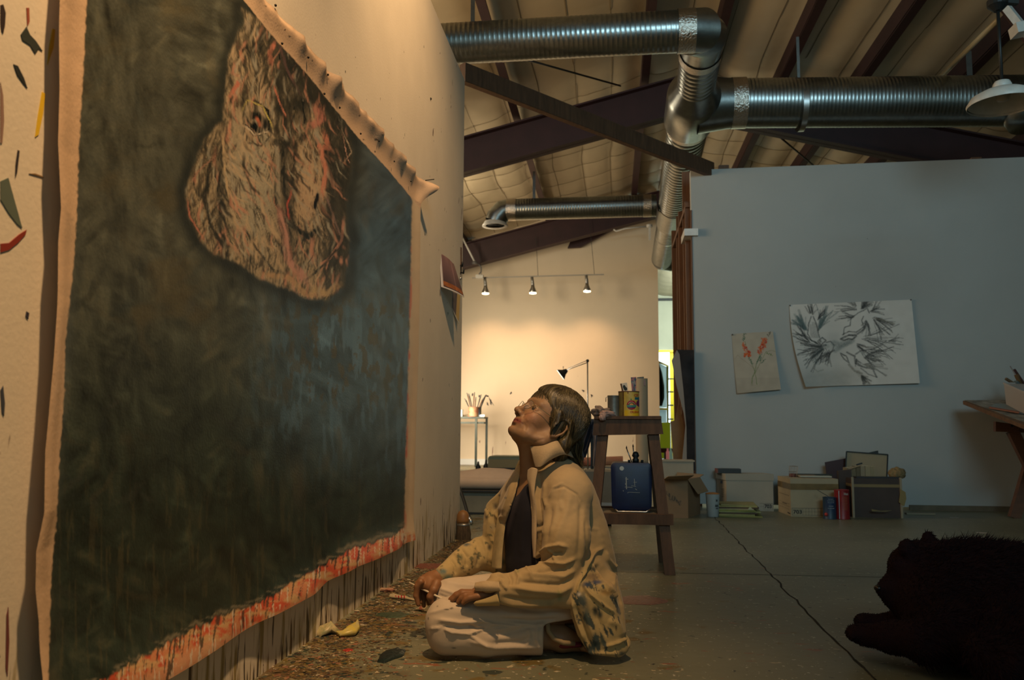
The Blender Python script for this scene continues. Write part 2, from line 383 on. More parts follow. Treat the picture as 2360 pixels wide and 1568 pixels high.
# dowelled edge strip + exposed studs of the return behind it
MB().box((RX0 - 0.012, RY - 0.004, 0.02), (RX0, RY + 0.02, 2.5)).build('edge_strip', PINE, rw)
bbm = mat('grimy_baseboard', (0.16, 0.13, 0.085), 0.8, var=0.4, vscale=6)
bb = MB().box((2.35, RY - 0.02, 0.004), (9, RY, 0.045)).build('baseboard_right', bbm); tag(bb, kind='structure')
fr = thing('stud_frame', (0.66, 8.2, 0), 'unfinished pine stud partition running back from the end of the grey wall', 'partition')
fr['kind'] = 'structure'; del fr['category']
for k, (yy, z0, z1) in enumerate([(7.36, 0, 2.62), (7.72, 0, 3.0), (8.08, 0, 2.72), (8.50, 0, 2.78), (9.0, 0, 2.75)]):
    x = 0.64 + 0.012 * (k % 2)
    MB().box((x, yy, z0), (x + 0.09, yy + 0.045, z1)).build('stud', PINE, fr)
MB().box((0.645, 7.32, 2.56), (0.73, 9.1, 2.60)).build('top_plate', PINE, fr)
MB().box((0.70, 7.32, 0.0), (0.74, 9.1, 2.6)).build('back_board', mat('rough_ply', (0.14, 0.075, 0.04), 0.8, var=0.4, vscale=4, stretch=(4, 4, 0.6)), fr)
q = MB(); p0 = W(1574, 536, Y=7.3); p1 = W(1600, 551, Y=7.3)
q.box((p0.x, 7.16, p1.z), (p1.x + 0.02, 7.5, p0.z)); q.build('white_bracket', WHITE, fr, label='short white painted board end')
# roof insulation: two slopes of quilted vinyl blanket
rm = mat('vinyl_insulation', (0.54, 0.45, 0.30), 0.42, var=0.10, vscale=2.5, bump=0.10, bscale=22, spec=0.4)
PURX = [-5.6, -4.1, -2.62, -1.13, 0.37, 1.10, 1.87, 2.62, 3.45, 4.6, 5.8, 7.0]
def roof_part(x0, x1, name):
    nx = int(abs(x1 - x0) / 0.045); ny = 520
    xs = np.linspace(x0, x1, nx); ys = np.concatenate([np.linspace(-2, 4, 60), np.linspace(4.03, 15.4, 420), np.linspace(15.5, 28, 100)]); ny = len(ys)
    Xg, Yg = np.meshgrid(xs, ys, indexing='ij')
    Z = ROOF - SL * np.abs(Xg - XR)
    wob = 0.05 * (vn(Yg * 1.3, Xg * 0.5, 5) - 0.5)
    u = (Xg + wob) / 0.42; v = Yg / 0.66 + 0.25 * (vn(Xg * 2, Yg * 0.5, 8) - 0.5)
    far = smooth(9.3, 9.7, Yg)
    su = np.abs(np.sin(PI * u)); sv = np.abs(np.sin(PI * v))
    Z = Z - (0.009 + 0.016 * far) * su ** 0.4 - far * 0.018 * sv ** 0.4 - (1 - far) * 0.012 * sv ** 0.6 * vn(Xg * 1.4, Yg * 0.7, 3)
    for px_ in PURX:
        Z = Z + 0.05 * np.exp(-((Xg - px_) / 0.16) ** 2)
    Z = Z - 0.05 * fbm(Xg * 0.9, Yg * 0.6, 11, 4)
    V = np.stack([Xg, Yg, Z], -1).reshape(-1, 3)
    o = np_mesh(name, V, grid_faces(nx, ny), rm); tag(o, kind='structure')
    Zs = Z.copy(); vs = []; fs = []
    def line(P, wx, wy):
        b = len(vs)
        for p in P: vs.append((p[0] - wx, p[1] - wy, p[2] - 0.006)); vs.append((p[0] + wx, p[1] + wy, p[2] - 0.006))
        for k in range(len(P) - 1): fs.append((b + 2 * k, b + 2 * k + 1, b + 2 * k + 3, b + 2 * k + 2))
    for n_ in range(int(min(u.min(), u.max())), int(u.max()) + 1):
        P = []
        for j in range(0, ny, 3):
            if ys[j] > 15: break
            i = int(np.argmin(np.abs(u[:, j] - n_))); 
            if 0 < i < nx - 1: P.append((n_ * 0.42 - wob[i, j], ys[j], Zs[i, j]))
        if len(P) > 3: line(P, 0.005, 0)
    for n_ in range(15, 24):
        P = []
        for i in range(0, nx, 2):
            j = int(np.argmin(np.abs(v[i] - n_)))
            if 9.7 < ys[j] < 15: P.append((xs[i], ys[j], Zs[i, j]))
        if len(P) > 3: line(P, 0, 0.006)
    mb = MB(); mb.add(vs, fs); s_ = mb.build('seam', mat('seam_tan', (0.20, 0.155, 0.09), 0.8), o); s_['kind'] = 'stuff'; return o  # thin strips of darker tan along the stitch lines
roof_part(-8, XR, 'ceiling_left'); roof_part(XR, 10, 'ceiling_right')
# purlins, rafters
def roof_bar(name, a, b, w_, h_, m=MAROON, par=None, lab=None):
    o = MB().bar(a, b, w_, h_).build(name, m, par, label=lab)
    if par is None: tag(o, kind='structure')
    return o
for x in PURX:
    z = roof_z(x) - 0.085
    p = MB(); p.box((x - 0.012, -2, z - 0.13), (x + 0.012, 15.0, z + 0.05)); p.box((x - 0.012, -2, z - 0.14), (x + 0.075, 15.0, z - 0.12))
    tag(p.build('ceiling_beam', MAROON), kind='structure')
def rafter(y, sag=0.0):
    r = thing('roof_rafter', (XR, y, 4.2), 'deep maroon steel roof rafter', 'beam'); del r['category']; r['kind'] = 'structure'
    def sof(x): return 0.63 + KS + SL * XR - SL * abs(x - XR) + sag
    for sgn, xe in ((-1, -7.5), (1, 9.5)):
        mb = MB(); dep = 0.42
        pts = [(XR, y, sof(XR)), (xe, y, sof(xe) - 0.0), (xe, y, sof(xe) + dep), (XR, y, sof(XR) + dep)]
        mb.prism(pts, (0, 0.02, 0)); mb.build('web', MAROON, r)
        mb = MB()
        for zz, tk in ((0, 0.02), (dep, 0.02)):
            mb.prism([(XR, y - 0.09, sof(XR) + zz), (xe, y - 0.09, sof(xe) + zz), (xe, y - 0.09, sof(xe) + zz + tk), (XR, y - 0.09, sof(XR) + zz + tk)], (0, 0.20, 0))
        mb.build('flange', MAROON, r)
    return r
rafter(9.6); rafter(14.35)
r3 = thing('roof_rafter', (3.0, 4.6, 4.0), 'dark maroon beam end in the upper corner', 'beam'); del r3['category']; r3['kind'] = 'structure'
p0 = W(2290, -20, Y=5.2); p1 = W(2400, 118, Y=5.0)
MB().bar(p0 + Vector((0.12, 0, 0.05)), p1 + Vector((0.12, 0, 0.02)), 0.12, 0.26).build('web', MAROON, r3)
MB().bar(p0, p1, 0.05, 0.04).build('pale_pipe', WHITE, r3)
o = MB().bar(W(2335, 72, Y=5.0), W(2400, 58, Y=5.0), 0.10, 0.06).build('white_box', WHITE, r3)
# thin bracing rods
def rod(name, a, b, r, m, label, cat, seg=6):
    o = MB().tube([a, b], r, seg).build(name, m, None, True); return tag(o, label, cat)
rod('bracing_rod', W(1208, 136, Y=7.6), W(1430, 198, Y=9.4), 0.010, BLACK, 'thin dark steel bracing rod crossing below the top duct on the ceiling', 'rod')
rod('bracing_rod', W(1782, 303, Y=10.0), W(1878, 384, Y=11.5), 0.012, BLACK, 'thin dark bracing rod above the grey wall under the large duct', 'rod')
# outer shell walls
ow = mat('outer_wall', (0.40, 0.34, 0.25), 0.8, var=0.1)
tag(MB().box((-8.1, -3.2, 0), (-8, 28, 4.0)).build('wall_outer_left', ow), kind='structure')
tag(MB().box((10, -3.2, 0), (10.1, 28, 4.0)).build('wall_outer_right', ow), kind='structure')
# wall at the very back with the bright opening
FY = 26.0
fw = mat('far_wall_paint', (0.52, 0.52, 0.40), 0.75, var=0.08, vscale=2)
wz = W(1530, 812, Y=FY).z
f1 = MB().box((-1, FY, wz), (10, FY + 0.15, 5.2)).build('wall_far', fw); tag(f1, kind='structure')
MB().box((W(1549, 900, Y=FY).x, FY, 0), (10, FY + 0.15, wz)).build('wall_board', fw, f1)
MB().box((-1, FY - 0.10, W(1530, 694, Y=FY).z), (10, FY, W(1530, 689, Y=FY).z)).build('top_angle', BLACK, f1)
YEL = mat('yellow_paint', (0.72, 0.56, 0.03), 0.4, var=0.1)
win = thing('window_1', (1.4, 21.0, 0), 'bright backlit opening with yellow frames beyond the studio', 'window'); del win['category']; win['kind'] = 'structure'
SKYM = mat('daylight_glass', (0.8, 0.9, 0.95), 0.3, emit=((0.78, 0.95, 1.0), 1.35))
def pxbox(name, x0, y0, x1, y1, Y, th, m, par, label=None):
    a = W(x0, y1, Y=Y); b = W(x1, y0, Y=Y)
    return MB().box((a.x, Y, a.z), (b.x, Y + th, b.z)).build(name, m, par, label=label)
pxbox('pane', 1500, 812, 1552, 1060, 25.9, 0.05, SKYM, win)
pxbox('top_bar', 1500, 807, 1556, 812, 21.4, 0.08, YEL, win)
pxbox('post', 1547, 812, 1556, 1060, 21.5, 0.08, YEL, win)
PANEG = mat('pale_pane', (0.42, 0.56, 0.56), 0.3, emit=((0.5, 0.8, 0.85), 0.22))
q = MB(); q.prism([W(1512, 829, Y=19.5), W(1540, 842, Y=19.9), W(1540, 846, Y=19.9), W(1512, 834, Y=19.5)], (0, 0.06, 0)); q.build('door_rail', YEL, win)
q = MB(); q.prism([W(1536, 842, Y=19.9), W(1541, 842, Y=19.9), W(1541, 975, Y=19.9), W(1537, 975, Y=19.9)], (0, 0.06, 0)); q.build('door_stile', YEL, win)
q = MB(); q.prism([W(1512, 940, Y=19.5), W(1540, 941, Y=19.9), W(1540, 946, Y=19.9), W(1512, 944, Y=19.5)], (0, 0.06, 0)); q.build('door_rail', YEL, win)
q = MB(); q.prism([W(1512, 834, Y=19.55), W(1536, 846, Y=19.9), W(1536, 940, Y=19.9), W(1512, 940, Y=19.55)], (0, 0.02, 0)); q.build('door_pane', PANEG, win)
q = MB(); q.prism([W(1512, 944, Y=19.55), W(1536, 946, Y=19.9), W(1536, 974, Y=19.9), W(1512, 973, Y=19.55)], (0, 0.02, 0)); q.build('door_pane', PANEG, win)
for yy in (872, 902, 933, 965):
    pxbox('mullion', 1541, yy, 1552, yy + 3, 21.3, 0.05, BLACK, win)
# wooden tie from wall top to wall top
a = W(1066, 168, Y=5.05); b = W(1640, 392, Y=7.25)
tie = MB().bar(a, b, 0.055, 0.125, bev=0.004).build('trim_tie_beam', WOOD); tag(tie, kind='structure')
tie2 = pxbox('trim_block', 1657, 380, 1680, 390, 7.22, 0.06, PINE, None); tag(tie2, kind='structure')
tie3 = pxbox('trim_block', 2240, 362, 2262, 372, 7.22, 0.06, PINE, None); tag(tie3, kind='structure')

# ---------------- ducts ----------------
def spiral(mb, a, b, r, pitch=0.034, seg=36, amp=0.0016, dens=5):
    a = Vector(a); b = Vector(b); L = (b - a).length; n = int(L / pitch * dens) + 1; d = (b - a) / L
    x = d.cross(Vector((0, 0, 1))).normalized() if abs(d.z) < 0.9 else Vector((1, 0, 0)); y = x.cross(d)
    vs = []
    for i in range(n + 1):
        t = L * i / n
        for k in range(seg):
            ph = (t / pitch + k / seg) % 1.0
            rr = r + (amp if ph < 0.25 else 0) if dens < 8 else r + amp * abs(math.sin(PI * ph)) ** 0.5
            an = 2 * PI * k / seg; vs.append(a + d * t + x * (math.cos(an) * rr) + y * (math.sin(an) * rr))
    fs = [(i * seg + k, i * seg + (k + 1) % seg, (i + 1) * seg + (k + 1) % seg, (i + 1) * seg + k) for i in range(n) for k in range(seg)]
    mb.add(vs, fs); return mb
def band(mb, a, b, r, seg=36): return mb.tube([a, b], r, seg, cap=False)
TZ = 0.63 + 2.80
def TP(py, px=None):                   # point on the trunk line at image height py
    D = 2.8 * F / (990 - py); return D
duct = thing('air_duct', (0.72, 7.3, TZ), 'galvanized spiral duct trunk running back below the roof ridge, with tee and two crimped joints', 'duct')
def tp(px, py):                        # trunk point through a pixel, at trunk height
    return W(px, py, Z=TZ)
T0 = tp(1597, 232); T1 = tp(1568, 372); T2 = tp(1553, 470); T3 = tp(1545, 508); T4 = tp(1526, 596)
mb = spiral(MB(), T0 + (T1 - T0) * 0.25, T2, 0.178, 0.10, 36, 0.014, 10); mb.build('main_pipe', STEEL, duct, True, angle=35)
mb = spiral(MB(), T3, T4, 0.158, 0.10, 36, 0.014, 10); mb.build('end_pipe', STEEL, duct, True, angle=35)
dT = (T1 - T0).normalized()
m2 = MB(); band(m2, T2 - dT * 0.02, T3 + dT * 0.02, 0.195); band(m2, T2 - dT * 0.03, T2, 0.2); m2.build('sleeve', STEEL, duct, True)
tee = MB(); tee.tube([T0 - dT * 0.36, T0 - dT * 0.16, T0 - dT * 0.12, T0 + dT * 0.45, T0 + dT * 0.50], [0.150, 0.215, 0.225, 0.225, 0.195], 40, cap=False)
tee.build('tee_body', STEEL, duct, True)
tee = MB(); tee.tube([T0 + Vector((0.05, 0.10, 0)), T0 + Vector((0.30, 0.10, 0)), T0 + Vector((0.40, 0.10, 0))], [0.25, 0.215, 0.21], 40, cap=False); tee.build('tee_collar', STEEL, duct, True)
tp_ = MB(); band(tp_, T0 + dT * 0.44, T0 + dT * 0.60, 0.2); tp_.build('foil_band', FOIL, duct, True)
A1 = tp(1615, 118)
mb = spiral(MB(), A1, T0 - dT * 0.34, 0.145, 0.075, 36, 0.012, 10); mb.build('neck', STEEL, duct, True, angle=35)
m = MB(); band(m, T4 - dT * 0.02, T4 + dT * 0.02, 0.172); m.lathe(T4, [(0.17, -0.01), (0.17, 0.01)], 32, 'Y'); m.build('end_cap', STEEL, duct, True)
m = MB(); tpe = tp(1538, 540); band(m, tpe, tpe + dT * 0.04, 0.172); m.build('joint_band', CHROME, duct, True)
m = MB(); e = T4 + dT * 0.25; m.tube([T4, T4 + dT * 0.2, e + Vector((0.15, 0.1, 0)), e + Vector((0.6, 0.1, 0))], [0.14, 0.15, 0.15, 0.15], 24); m.build('rear_elbow', STEEL, duct, True)
# upper branch along -x
d2 = thing('air_duct', (0.2, 5.9, TZ), 'long galvanized spiral duct crossing high up from the left wall to a tee elbow', 'duct')
AY = A1.y - 0.42
EL = W(1578, 72, Y=AY); ER = EL + Vector((0.18, 0, 0))
s0 = W(1000, 104, Y=AY); s0 = Vector((s0.x - 0.3, AY, s0.z))
mb = spiral(MB(), s0, EL, 0.143); mb.build('pipe', STEEL, d2, True, angle=35)
C_ = [EL, EL + Vector((0.12, 0, 0.0))]
cen = [Vector((EL.x, AY, EL.z)), Vector((EL.x + 0.12, AY + 0.0, EL.z)), Vector((A1.x - 0.10, AY + 0.06, (EL.z + TZ) / 2)), Vector((A1.x + 0.005, AY + 0.18, TZ)), A1]
g = []
for i in range(len(cen) - 1):
    g.append((cen[i], cen[i + 1]))
gore = MB(); gore.tube(cen, [0.148, 0.150, 0.158, 0.158, 0.152], 36, cap=False); gore.build('elbow', STEEL, d2, True, angle=15)
m = MB(); band(m, EL - Vector((0.05, 0, 0)), EL + Vector((0.07, 0, 0)), 0.151); m.build('foil_band', FOIL, d2, True)
m = MB(); band(m, A1 - dT * 0.03, A1 + dT * 0.07, 0.160); m.build('foil_band', FOIL, d2, True)
# big branch to the right
d3 = thing('air_duct', (2.5, 7.4, TZ), 'big galvanized spiral duct running right from the tee above the grey wall', 'duct')
B0 = T0 + Vector((0.36, 0.10, 0)); B1 = W(2420, 232, Y=B0.y)
mb = spiral(MB(), B0, B1, 0.208, pitch=0.030); mb.build('pipe', STEEL, d3, True, angle=35)
m = MB(); band(m, B0 - Vector((0.03, 0, 0)), B0 + Vector((0.09, 0, 0)), 0.217); m.build('foil_band', FOIL, d3, True)
qx = W(1840, 245, Y=B0.y); m = MB(); band(m, qx, qx + Vector((0.045, 0, 0)), 0.214); m.build('strap_band', CHROME, d3, True)
qx = W(2345, 232, Y=B0.y); m = MB(); m.tube([qx, qx + Vector((0.02, -0.1, -0.22))], [0.18, 0.15], 24); m.build('branch_collar', STEEL, d3, True)
# lower branch with elbow and diffuser
d4 = thing('air_duct', (-0.6, 11, TZ), 'galvanized spiral duct over the far wall, ending in a downturned elbow with a round vent', 'duct')
c1 = W(1512, 474, Z=TZ); LY = c1.y
E1 = W(1172, 484, Y=LY); E1.z = (E1.z + 0)
mb = spiral(MB(), E1, c1, 0.138); mb.build('pipe', STEEL, d4, True, angle=35)
m = MB(); band(m, E1 - Vector((0.02, 0, 0)), E1 + Vector((0.10, 0, 0)), 0.143); m.build('foil_band', FOIL, d4, True); m = MB(); band(m, c1 - Vector((0.16, 0, 0)), c1 - Vector((0.06, 0, 0)), 0.143); m.build('foil_band', FOIL, d4, True)
E2 = W(1141, 520, Y=LY)
m = MB(); m.tube([E1, E1 + Vector((-0.07, 0, -0.01)), Vector((E2.x + 0.03, LY, E1.z - 0.09)), Vector((E2.x, LY, E2.z + 0.04))], [0.14, 0.143, 0.143, 0.135], 30, cap=False); m.build('elbow', STEEL, d4, True, angle=15)
m = MB(); m.lathe((E2.x, LY, E2.z), [(0.135, 0.05), (0.165, 0.0), (0.165, -0.012), (0.12, -0.005)], 32, cap=False); m.build('vent_rim', WHITE, d4, True)
m = MB()
for r_ in (0.035, 0.06, 0.085, 0.11): m.lathe((E2.x, LY, E2.z), [(r_, 0.0), (r_ + 0.014, 0.012)], 28, cap=False)
m.build('louver', BLACK, d4, True)
# hanger straps
def strap(x0, y0, x1, y1, Y, wd, label, m=STEEL):
    a = W(x0, y0, Y=Y); b = W(x1, y1, Y=Y); b.x = a.x
    return tag(MB().bar(a, b, wd, 0.004, up=(0, 1, 0)).build('hanger_strap', m), label, 'strap')
strap(1090, -5, 1088, 50, AY, 0.03, 'grey metal hanger strap above the left end of the top duct')
strap(1838, 85, 1842, 190, B0.y, 0.024, 'thin grey hanger strap holding the big duct, nearer the tee')
strap(2232, 118, 2236, 176, B0.y, 0.045, 'wide dark hanger strap on the big duct beside the lamp')
strap(1231, 395, 1235, 462, LY, 0.035, 'grey hanger strap holding the far duct above the back room')
# ---------------- far room furniture and fittings ----------------
def text_mesh(s, name, a, b, up, m, parent, fill=0.9, th=0.0006, off=None, bold=0.0):
    """lettering: the string spans a -> b, height along up"""
    cu = bpy.data.curves.new('t', 'FONT'); cu.body = s; cu.offset = bold
    to = bpy.data.objects.new('t', cu); COL.objects.link(to); bpy.context.view_layer.update()
    me = bpy.data.meshes.new_from_object(to.evaluated_get(bpy.context.evaluated_depsgraph_get())); bpy.data.objects.remove(to)
    A = np.array([v.co[:] for v in me.vertices]); F_ = [tuple(p.vertices) for p in me.polygons]
    mn = A.min(0); mxx = A.max(0); a = Vector(a); b = Vector(b); up = Vector(up)
    n = (b - a).cross(up).normalized()
    vs = [a + (b - a) * ((v[0] - mn[0]) / (mxx[0] - mn[0])) + up * ((v[1] - mn[1]) / (mxx[1] - mn[1])) + n * th for v in A]
    mb = MB(); mb.add(vs, F_); return mb.build(name, m, parent)
# track light
TY = 14.3
BULB = mat('lit_bulb_face', (1, 0.9, 0.7), 0.4, emit=((1.0, 0.78, 0.46), 9.0))
tl = thing('track_light', W(1240, 634, Y=TY), 'thin suspended ceiling track with three small silver spotlights glowing on the far wall', 'track light')
MB().bar(W(1088, 641, Y=TY), W(1392, 633, Y=TY), 0.02, 0.02).build('rail', mat('grey_track', (0.32, 0.30, 0.26), 0.5), tl)
for a, b in (((1103, 560), (1110, 638)), ((1235, 545), (1240, 636)), ((1358, 505), (1370, 633))):
    MB().tube([W(*a, Y=TY), W(*b, Y=TY)], 0.004, 5).build('hanging_wire', BLACK, tl)
for (x, y) in ((1119, 676), (1228, 675), (1353, 671)):
    c = W(x, y, Y=TY); top = W(x - 2, y - 36, Y=TY)
    h = MB().tube([top, c + Vector((0, 0, 0.13))], [0.025, 0.028], 12).build('lamp_head', mat('dull_silver', (0.30, 0.30, 0.28), 0.4, 0.6), tl, True)
    MB().tube([c + Vector((0, 0, 0.13)), c + Vector((0, 0, 0.09)), c + Vector((0, 0, 0.03)), c], [0.028, 0.035, 0.062, 0.064], 16).build('bulb', CHROME, h, True)
    MB().tube([c, c - Vector((0, 0, 0.016)), c - Vector((0, 0, 0.022))], [0.062, 0.058, 0.03], 16).build('lamp_face', BULB, h, True)
    spot('track_spot', c + Vector((0, 0, -0.03)), (c.x, TY + 0.45, 1.0), 66, (1.0, 0.57, 0.29), 116, 1.0, 0.08)
area('back_wall_fill', (-2.7, 13.3, 1.0), (0.0, 15, 0.8), 1.0, 0.8, 62, (1.0, 0.80, 0.58))  # unseen warm fill added to brighten the low left of the back wall
q = MB().tube([W(1064, 545, Y=14.0), W(1094, 604, Y=14.0)], 0.016, 8).build('conduit', WHITE, None, True); tag(q, 'pale conduit slanting down to the end of the track light', 'conduit')
q = MB(); q.lathe(W(1094, 606, Y=14.0), [(0.05, -0.02), (0.05, 0.02)], 12); q.tube([W(x, y, Y=14.1) for x, y in ((1095, 606), (1103, 609), (1109, 616), (1109, 626), (1104, 633))], 0.012, 6)
tag(q.build('cord', mat('grey_cord', (0.10, 0.10, 0.10), 0.5), None, True), 'short dark looped cord feeding the track light', 'cord')
pxbox('junction_box', 1096, 633, 1113, 641, 14.15, 0.1, WHITE, tl)
mb = MB(); mb.prism([W(1308, 571, Y=14.8), W(1338, 569, Y=14.8), W(1412, 529, Y=14.8), W(1318, 549, Y=14.8)], (0, 0.1, 0)); tag(mb.build('roof_beam', MAROON), kind='structure')
q = MB().tube([W(1414, 529, Y=14.2), W(1420, 533, Y=14.2), W(1440, 527, Y=14.2), W(1500, 521, Y=14.2)], 0.014, 6).build('conduit', WHITE, None, True); tag(q, 'thin pale conduit under the rafter beside the hanging duct end', 'conduit')
q = MB(); q.lathe(W(1497, 524, Y=14.0), [(0.05, 0), (0.05, 0.04), (0.01, 0.06)], 14); q.box(W(1495, 553, Y=14.0), W(1499, 526, Y=14.05)); tag(q.build('smoke_detector', WHITE, None), 'small round white ceiling fitting on a short drop by the duct', 'fitting')
# conduit under the right purlin
q = MB().tube([W(2160, 184, Y=7.75), W(2300, 46, Y=5.4)], 0.018, 8).build('ceiling_pipe', mat('yellowed_pipe', (0.42, 0.36, 0.22), 0.4), None, True); tag(q, 'yellowed pipe clipped along a ceiling purlin near the pendant lamp', 'pipe')
# pendant lamp
PY_ = 4.5
c = W(2312, 238, Y=PY_)
pl = thing('pendant_lamp', c, 'white enamel dome pendant lamp on a rod in the upper corner', 'lamp')
q = MB(); q.lathe(c + Vector((0, 0, 0)), [(0.168, -0.012), (0.172, 0.0), (0.150, 0.035), (0.10, 0.062), (0.045, 0.078), (0.043, 0.075), (0.098, 0.057), (0.147, 0.030), (0.164, 0.0)], 48, cap=False)
sh = q.build('lamp_shade', WHITE, pl, True); 
q = MB(); q.lathe(c, [(0.045, 0.07), (0.045, 0.098), (0.036, 0.116), (0.018, 0.122)], 24); q.build('socket', WHITE, pl, True)
q = MB(); q.lathe(c, [(0.03, 0.075), (0.038, 0.045), (0.028, 0.015), (0.008, 0.008)], 20); q.build('bulb', mat('frosted_bulb', (0.5, 0.45, 0.36), 0.3), pl, True)
MB().tube([c + Vector((0, 0, 0.12)), c + Vector((0, 0, 0.53))], 0.0085, 10).build('rod', BLACK, pl, True)
q = MB(); q.lathe(c + Vector((0, 0, 0.50)), [(0.02, 0), (0.05, 0.03), (0.05, 0.06)], 16); q.bar(c + Vector((-0.03, 0, 0.56)), c + Vector((0.10, 0, 0.54)), 0.03, 0.02); q.build('mount', BLACK, pl, label='dark ceiling mount')
# prints pinned on the end of the left wall
def quadgrid(name, P, m, parent=None, n=10, bulge=0.0, col=None, th=0.0):
    """curled sheet from 4 corners TL,TR,BR,BL"""
    u = np.linspace(0, 1, n); U, V_ = np.meshgrid(u, u, indexing='ij')
    P = [np.array(p) for p in P]
    A = (P[0][None, None] * ((1 - U) * (1 - V_))[..., None] + P[1][None, None] * (U * (1 - V_))[..., None] + P[2][None, None] * (U * V_)[..., None] + P[3][None, None] * ((1 - U) * V_)[..., None])
    nrm = np.cross(P[1] - P[0], P[3] - P[0]); nrm /= np.linalg.norm(nrm)
    A = A + nrm * (bulge * np.sin(PI * U) * 1.0)[..., None]
    cc = col(U.ravel(), V_.ravel()) if col else None
    o = np_mesh(name, A.reshape(-1, 3), grid_faces(n, n), m, parent, cc)
    if th:
        md = o.modifiers.new('t', 'SOLIDIFY'); md.thickness = th; md.offset = 0
    return o
VC = mat('painted_print', attr=True, rough=0.45)
VCM = mat('matte_print', attr=True, rough=0.85, spec=0.2)
def photo_col(base, low, streak):
    def f(u, v):
        c = np.outer(1 - v, base) + np.outer(v, low); c *= (0.75 + 0.5 * vn(u * 6, v * 3, 4))[:, None]
        m = (v > 0.78) & (v < 0.93); c[m] = np.array(streak) * (0.6 + 0.6 * vn(u[m] * 14, v[m] * 30, 9))[:, None]
        d = np.abs(u - 0.62) < 0.03; c[d] = c[d] * 1.6
        e = (u < 0.07) | (v > 0.95); c[e] = (0.62, 0.58, 0.56); return c
    return f
def wp(x, y, Y): return W(x, y, Y=Y)
pin = mat('pin', (0.1, 0.1, 0.1), 0.4)
o = quadgrid('photo_print', [wp(1013, 583, 4.34), wp(1047, 612, 4.62), wp(1070, 686, 4.56), wp(1017, 662, 4.33)], VC, None, 60, -0.01, photo_col((0.22, 0.12, 0.12), (0.04, 0.03, 0.035), (0.30, 0.10, 0.03)), 0.0008)
tag(o, 'purple desert-sky photo print with white border curling off the wall end', 'photo', 'prints pinned at the wall end')
o = quadgrid('photo_print', [wp(1021, 562, 4.50), wp(1037, 578, 4.70), wp(1048, 616, 4.72), wp(1028, 595, 4.52)], VC, None, 30, 0.0, lambda u, v: np.where((u < 0.08)[:, None], (0.6, 0.56, 0.54), np.outer(1 - 0.4 * v, (0.20, 0.11, 0.11))), 0.0008)
tag(o, 'plain mauve print half hidden behind the purple desert photo', 'photo', 'prints pinned at the wall end')
o = quadgrid('photo_print', [wp(1041, 672, 4.66), wp(1061, 680, 4.80), wp(1057, 747, 4.80), wp(1039, 706, 4.66)], VC, None, 40, 0.0,
             lambda u, v: np.where(((u < 0.08) | (v > 0.94))[:, None], (0.6, 0.58, 0.5), np.where((u > 0.62)[:, None], (0.55, 0.38, 0.12), np.outer(0.5 + 0.6 * vn(u * 4, v * 5, 2), (0.16, 0.13, 0.14)))), 0.0008)
tag(o, 'narrow grey and yellow print hanging below the purple desert photo', 'photo', 'prints pinned at the wall end')
o = quadgrid('photo_print', [wp(1047, 557, 4.78), wp(1053, 562, 4.86), wp(1051, 600, 4.85), wp(1048, 608, 4.80)], VCM, None, 8, 0.0, lambda u, v: np.outer(1 - 0.2 * v, (0.14, 0.12, 0.06)), 0.0008)
tag(o, 'olive paper sliver behind the prints, nearest the wooden clip', 'paper', 'prints pinned at the wall end')
ck = thing('wall_hook_board', wp(1058, 640, 4.93), 'small brown wooden hook board with dark metal hooks at the wall end', 'hook board')
q = MB(); q.prism([wp(1054, 569, 4.90), wp(1063, 570, 4.93), wp(1063, 622, 4.93), wp(1058, 644, 4.92), wp(1052, 628, 4.90), wp(1056, 600, 4.90)], (0, 0.02, 0)); q.build('board', WOOD, ck)
for (x, y) in ((1065, 612), (1068, 628)):
    q = MB(); q.tube([wp(1062, y, 4.92), wp(x, y + 2, 4.91), wp(x + 1, y - 8, 4.90)], 0.006, 8); q.build('hook', BLACK, ck, True)
q = MB(); q.ball(wp(1061, 642, 4.9), 0.009); q.build('knob', CHROME, ck, True)
rn = random.Random(5)
def mos(u, v):
    c = np.zeros((len(u), 3)); iu = np.floor(u * 6).astype(int); iv = np.floor(v * 9).astype(int)
    for k in range(len(u)): 
        r = random.Random(int(iu[k] * 31 + iv[k])); p = r.random()
        c[k] = (0.30, 0.34, 0.28) if p < 0.5 else (0.05, 0.07, 0.06) if p < 0.85 else (0.45, 0.28, 0.04)
    return c
o = quadgrid('mosaic_tile', [wp(1029, 720, 4.55), wp(1042, 725, 4.72), wp(1041, 768, 4.72), wp(1028, 761, 4.55)], VC, None, 36, 0.0, mos, 0.012)
tag(o, 'small green and gold mosaic tile on the wall below the prints', 'tile')
# big round brush leaning at the wall end
BRY = 4.87
br = thing('dust_brush', (-0.862, BRY, 0), 'fat round bristle brush standing bristles-down against the left wall end', 'brush')
cx_ = -0.853
q = MB(); q.lathe((cx_, BRY, 0), [(0.043, 0.0), (0.044, 0.03), (0.036, 0.078)], 26); q.build('bristles', mat('brown_bristle', (0.115, 0.075, 0.038), 0.9, var=0.6, vscale=60, stretch=(3, 3, 0.2), bump=0.8, bscale=60), br, True, angle=40)
for k in range(70):
    a = random.random() * 2 * PI
q = MB(); q.lathe((cx_, BRY, 0), [(0.036, 0.078), (0.037, 0.082), (0.036, 0.092)], 26); q.build('ferrule', mat('dull_tin', (0.30, 0.30, 0.28), 0.4, 0.8), br, True)
q = MB(); q.lathe((cx_ - 0.004, BRY, 0), [(0.034, 0.092), (0.036, 0.11), (0.034, 0.14), (0.024, 0.158), (0.008, 0.166)], 26); q.build('handle', mat('amber_wood', (0.34, 0.16, 0.05), 0.5, var=0.3, vscale=9), br, True)
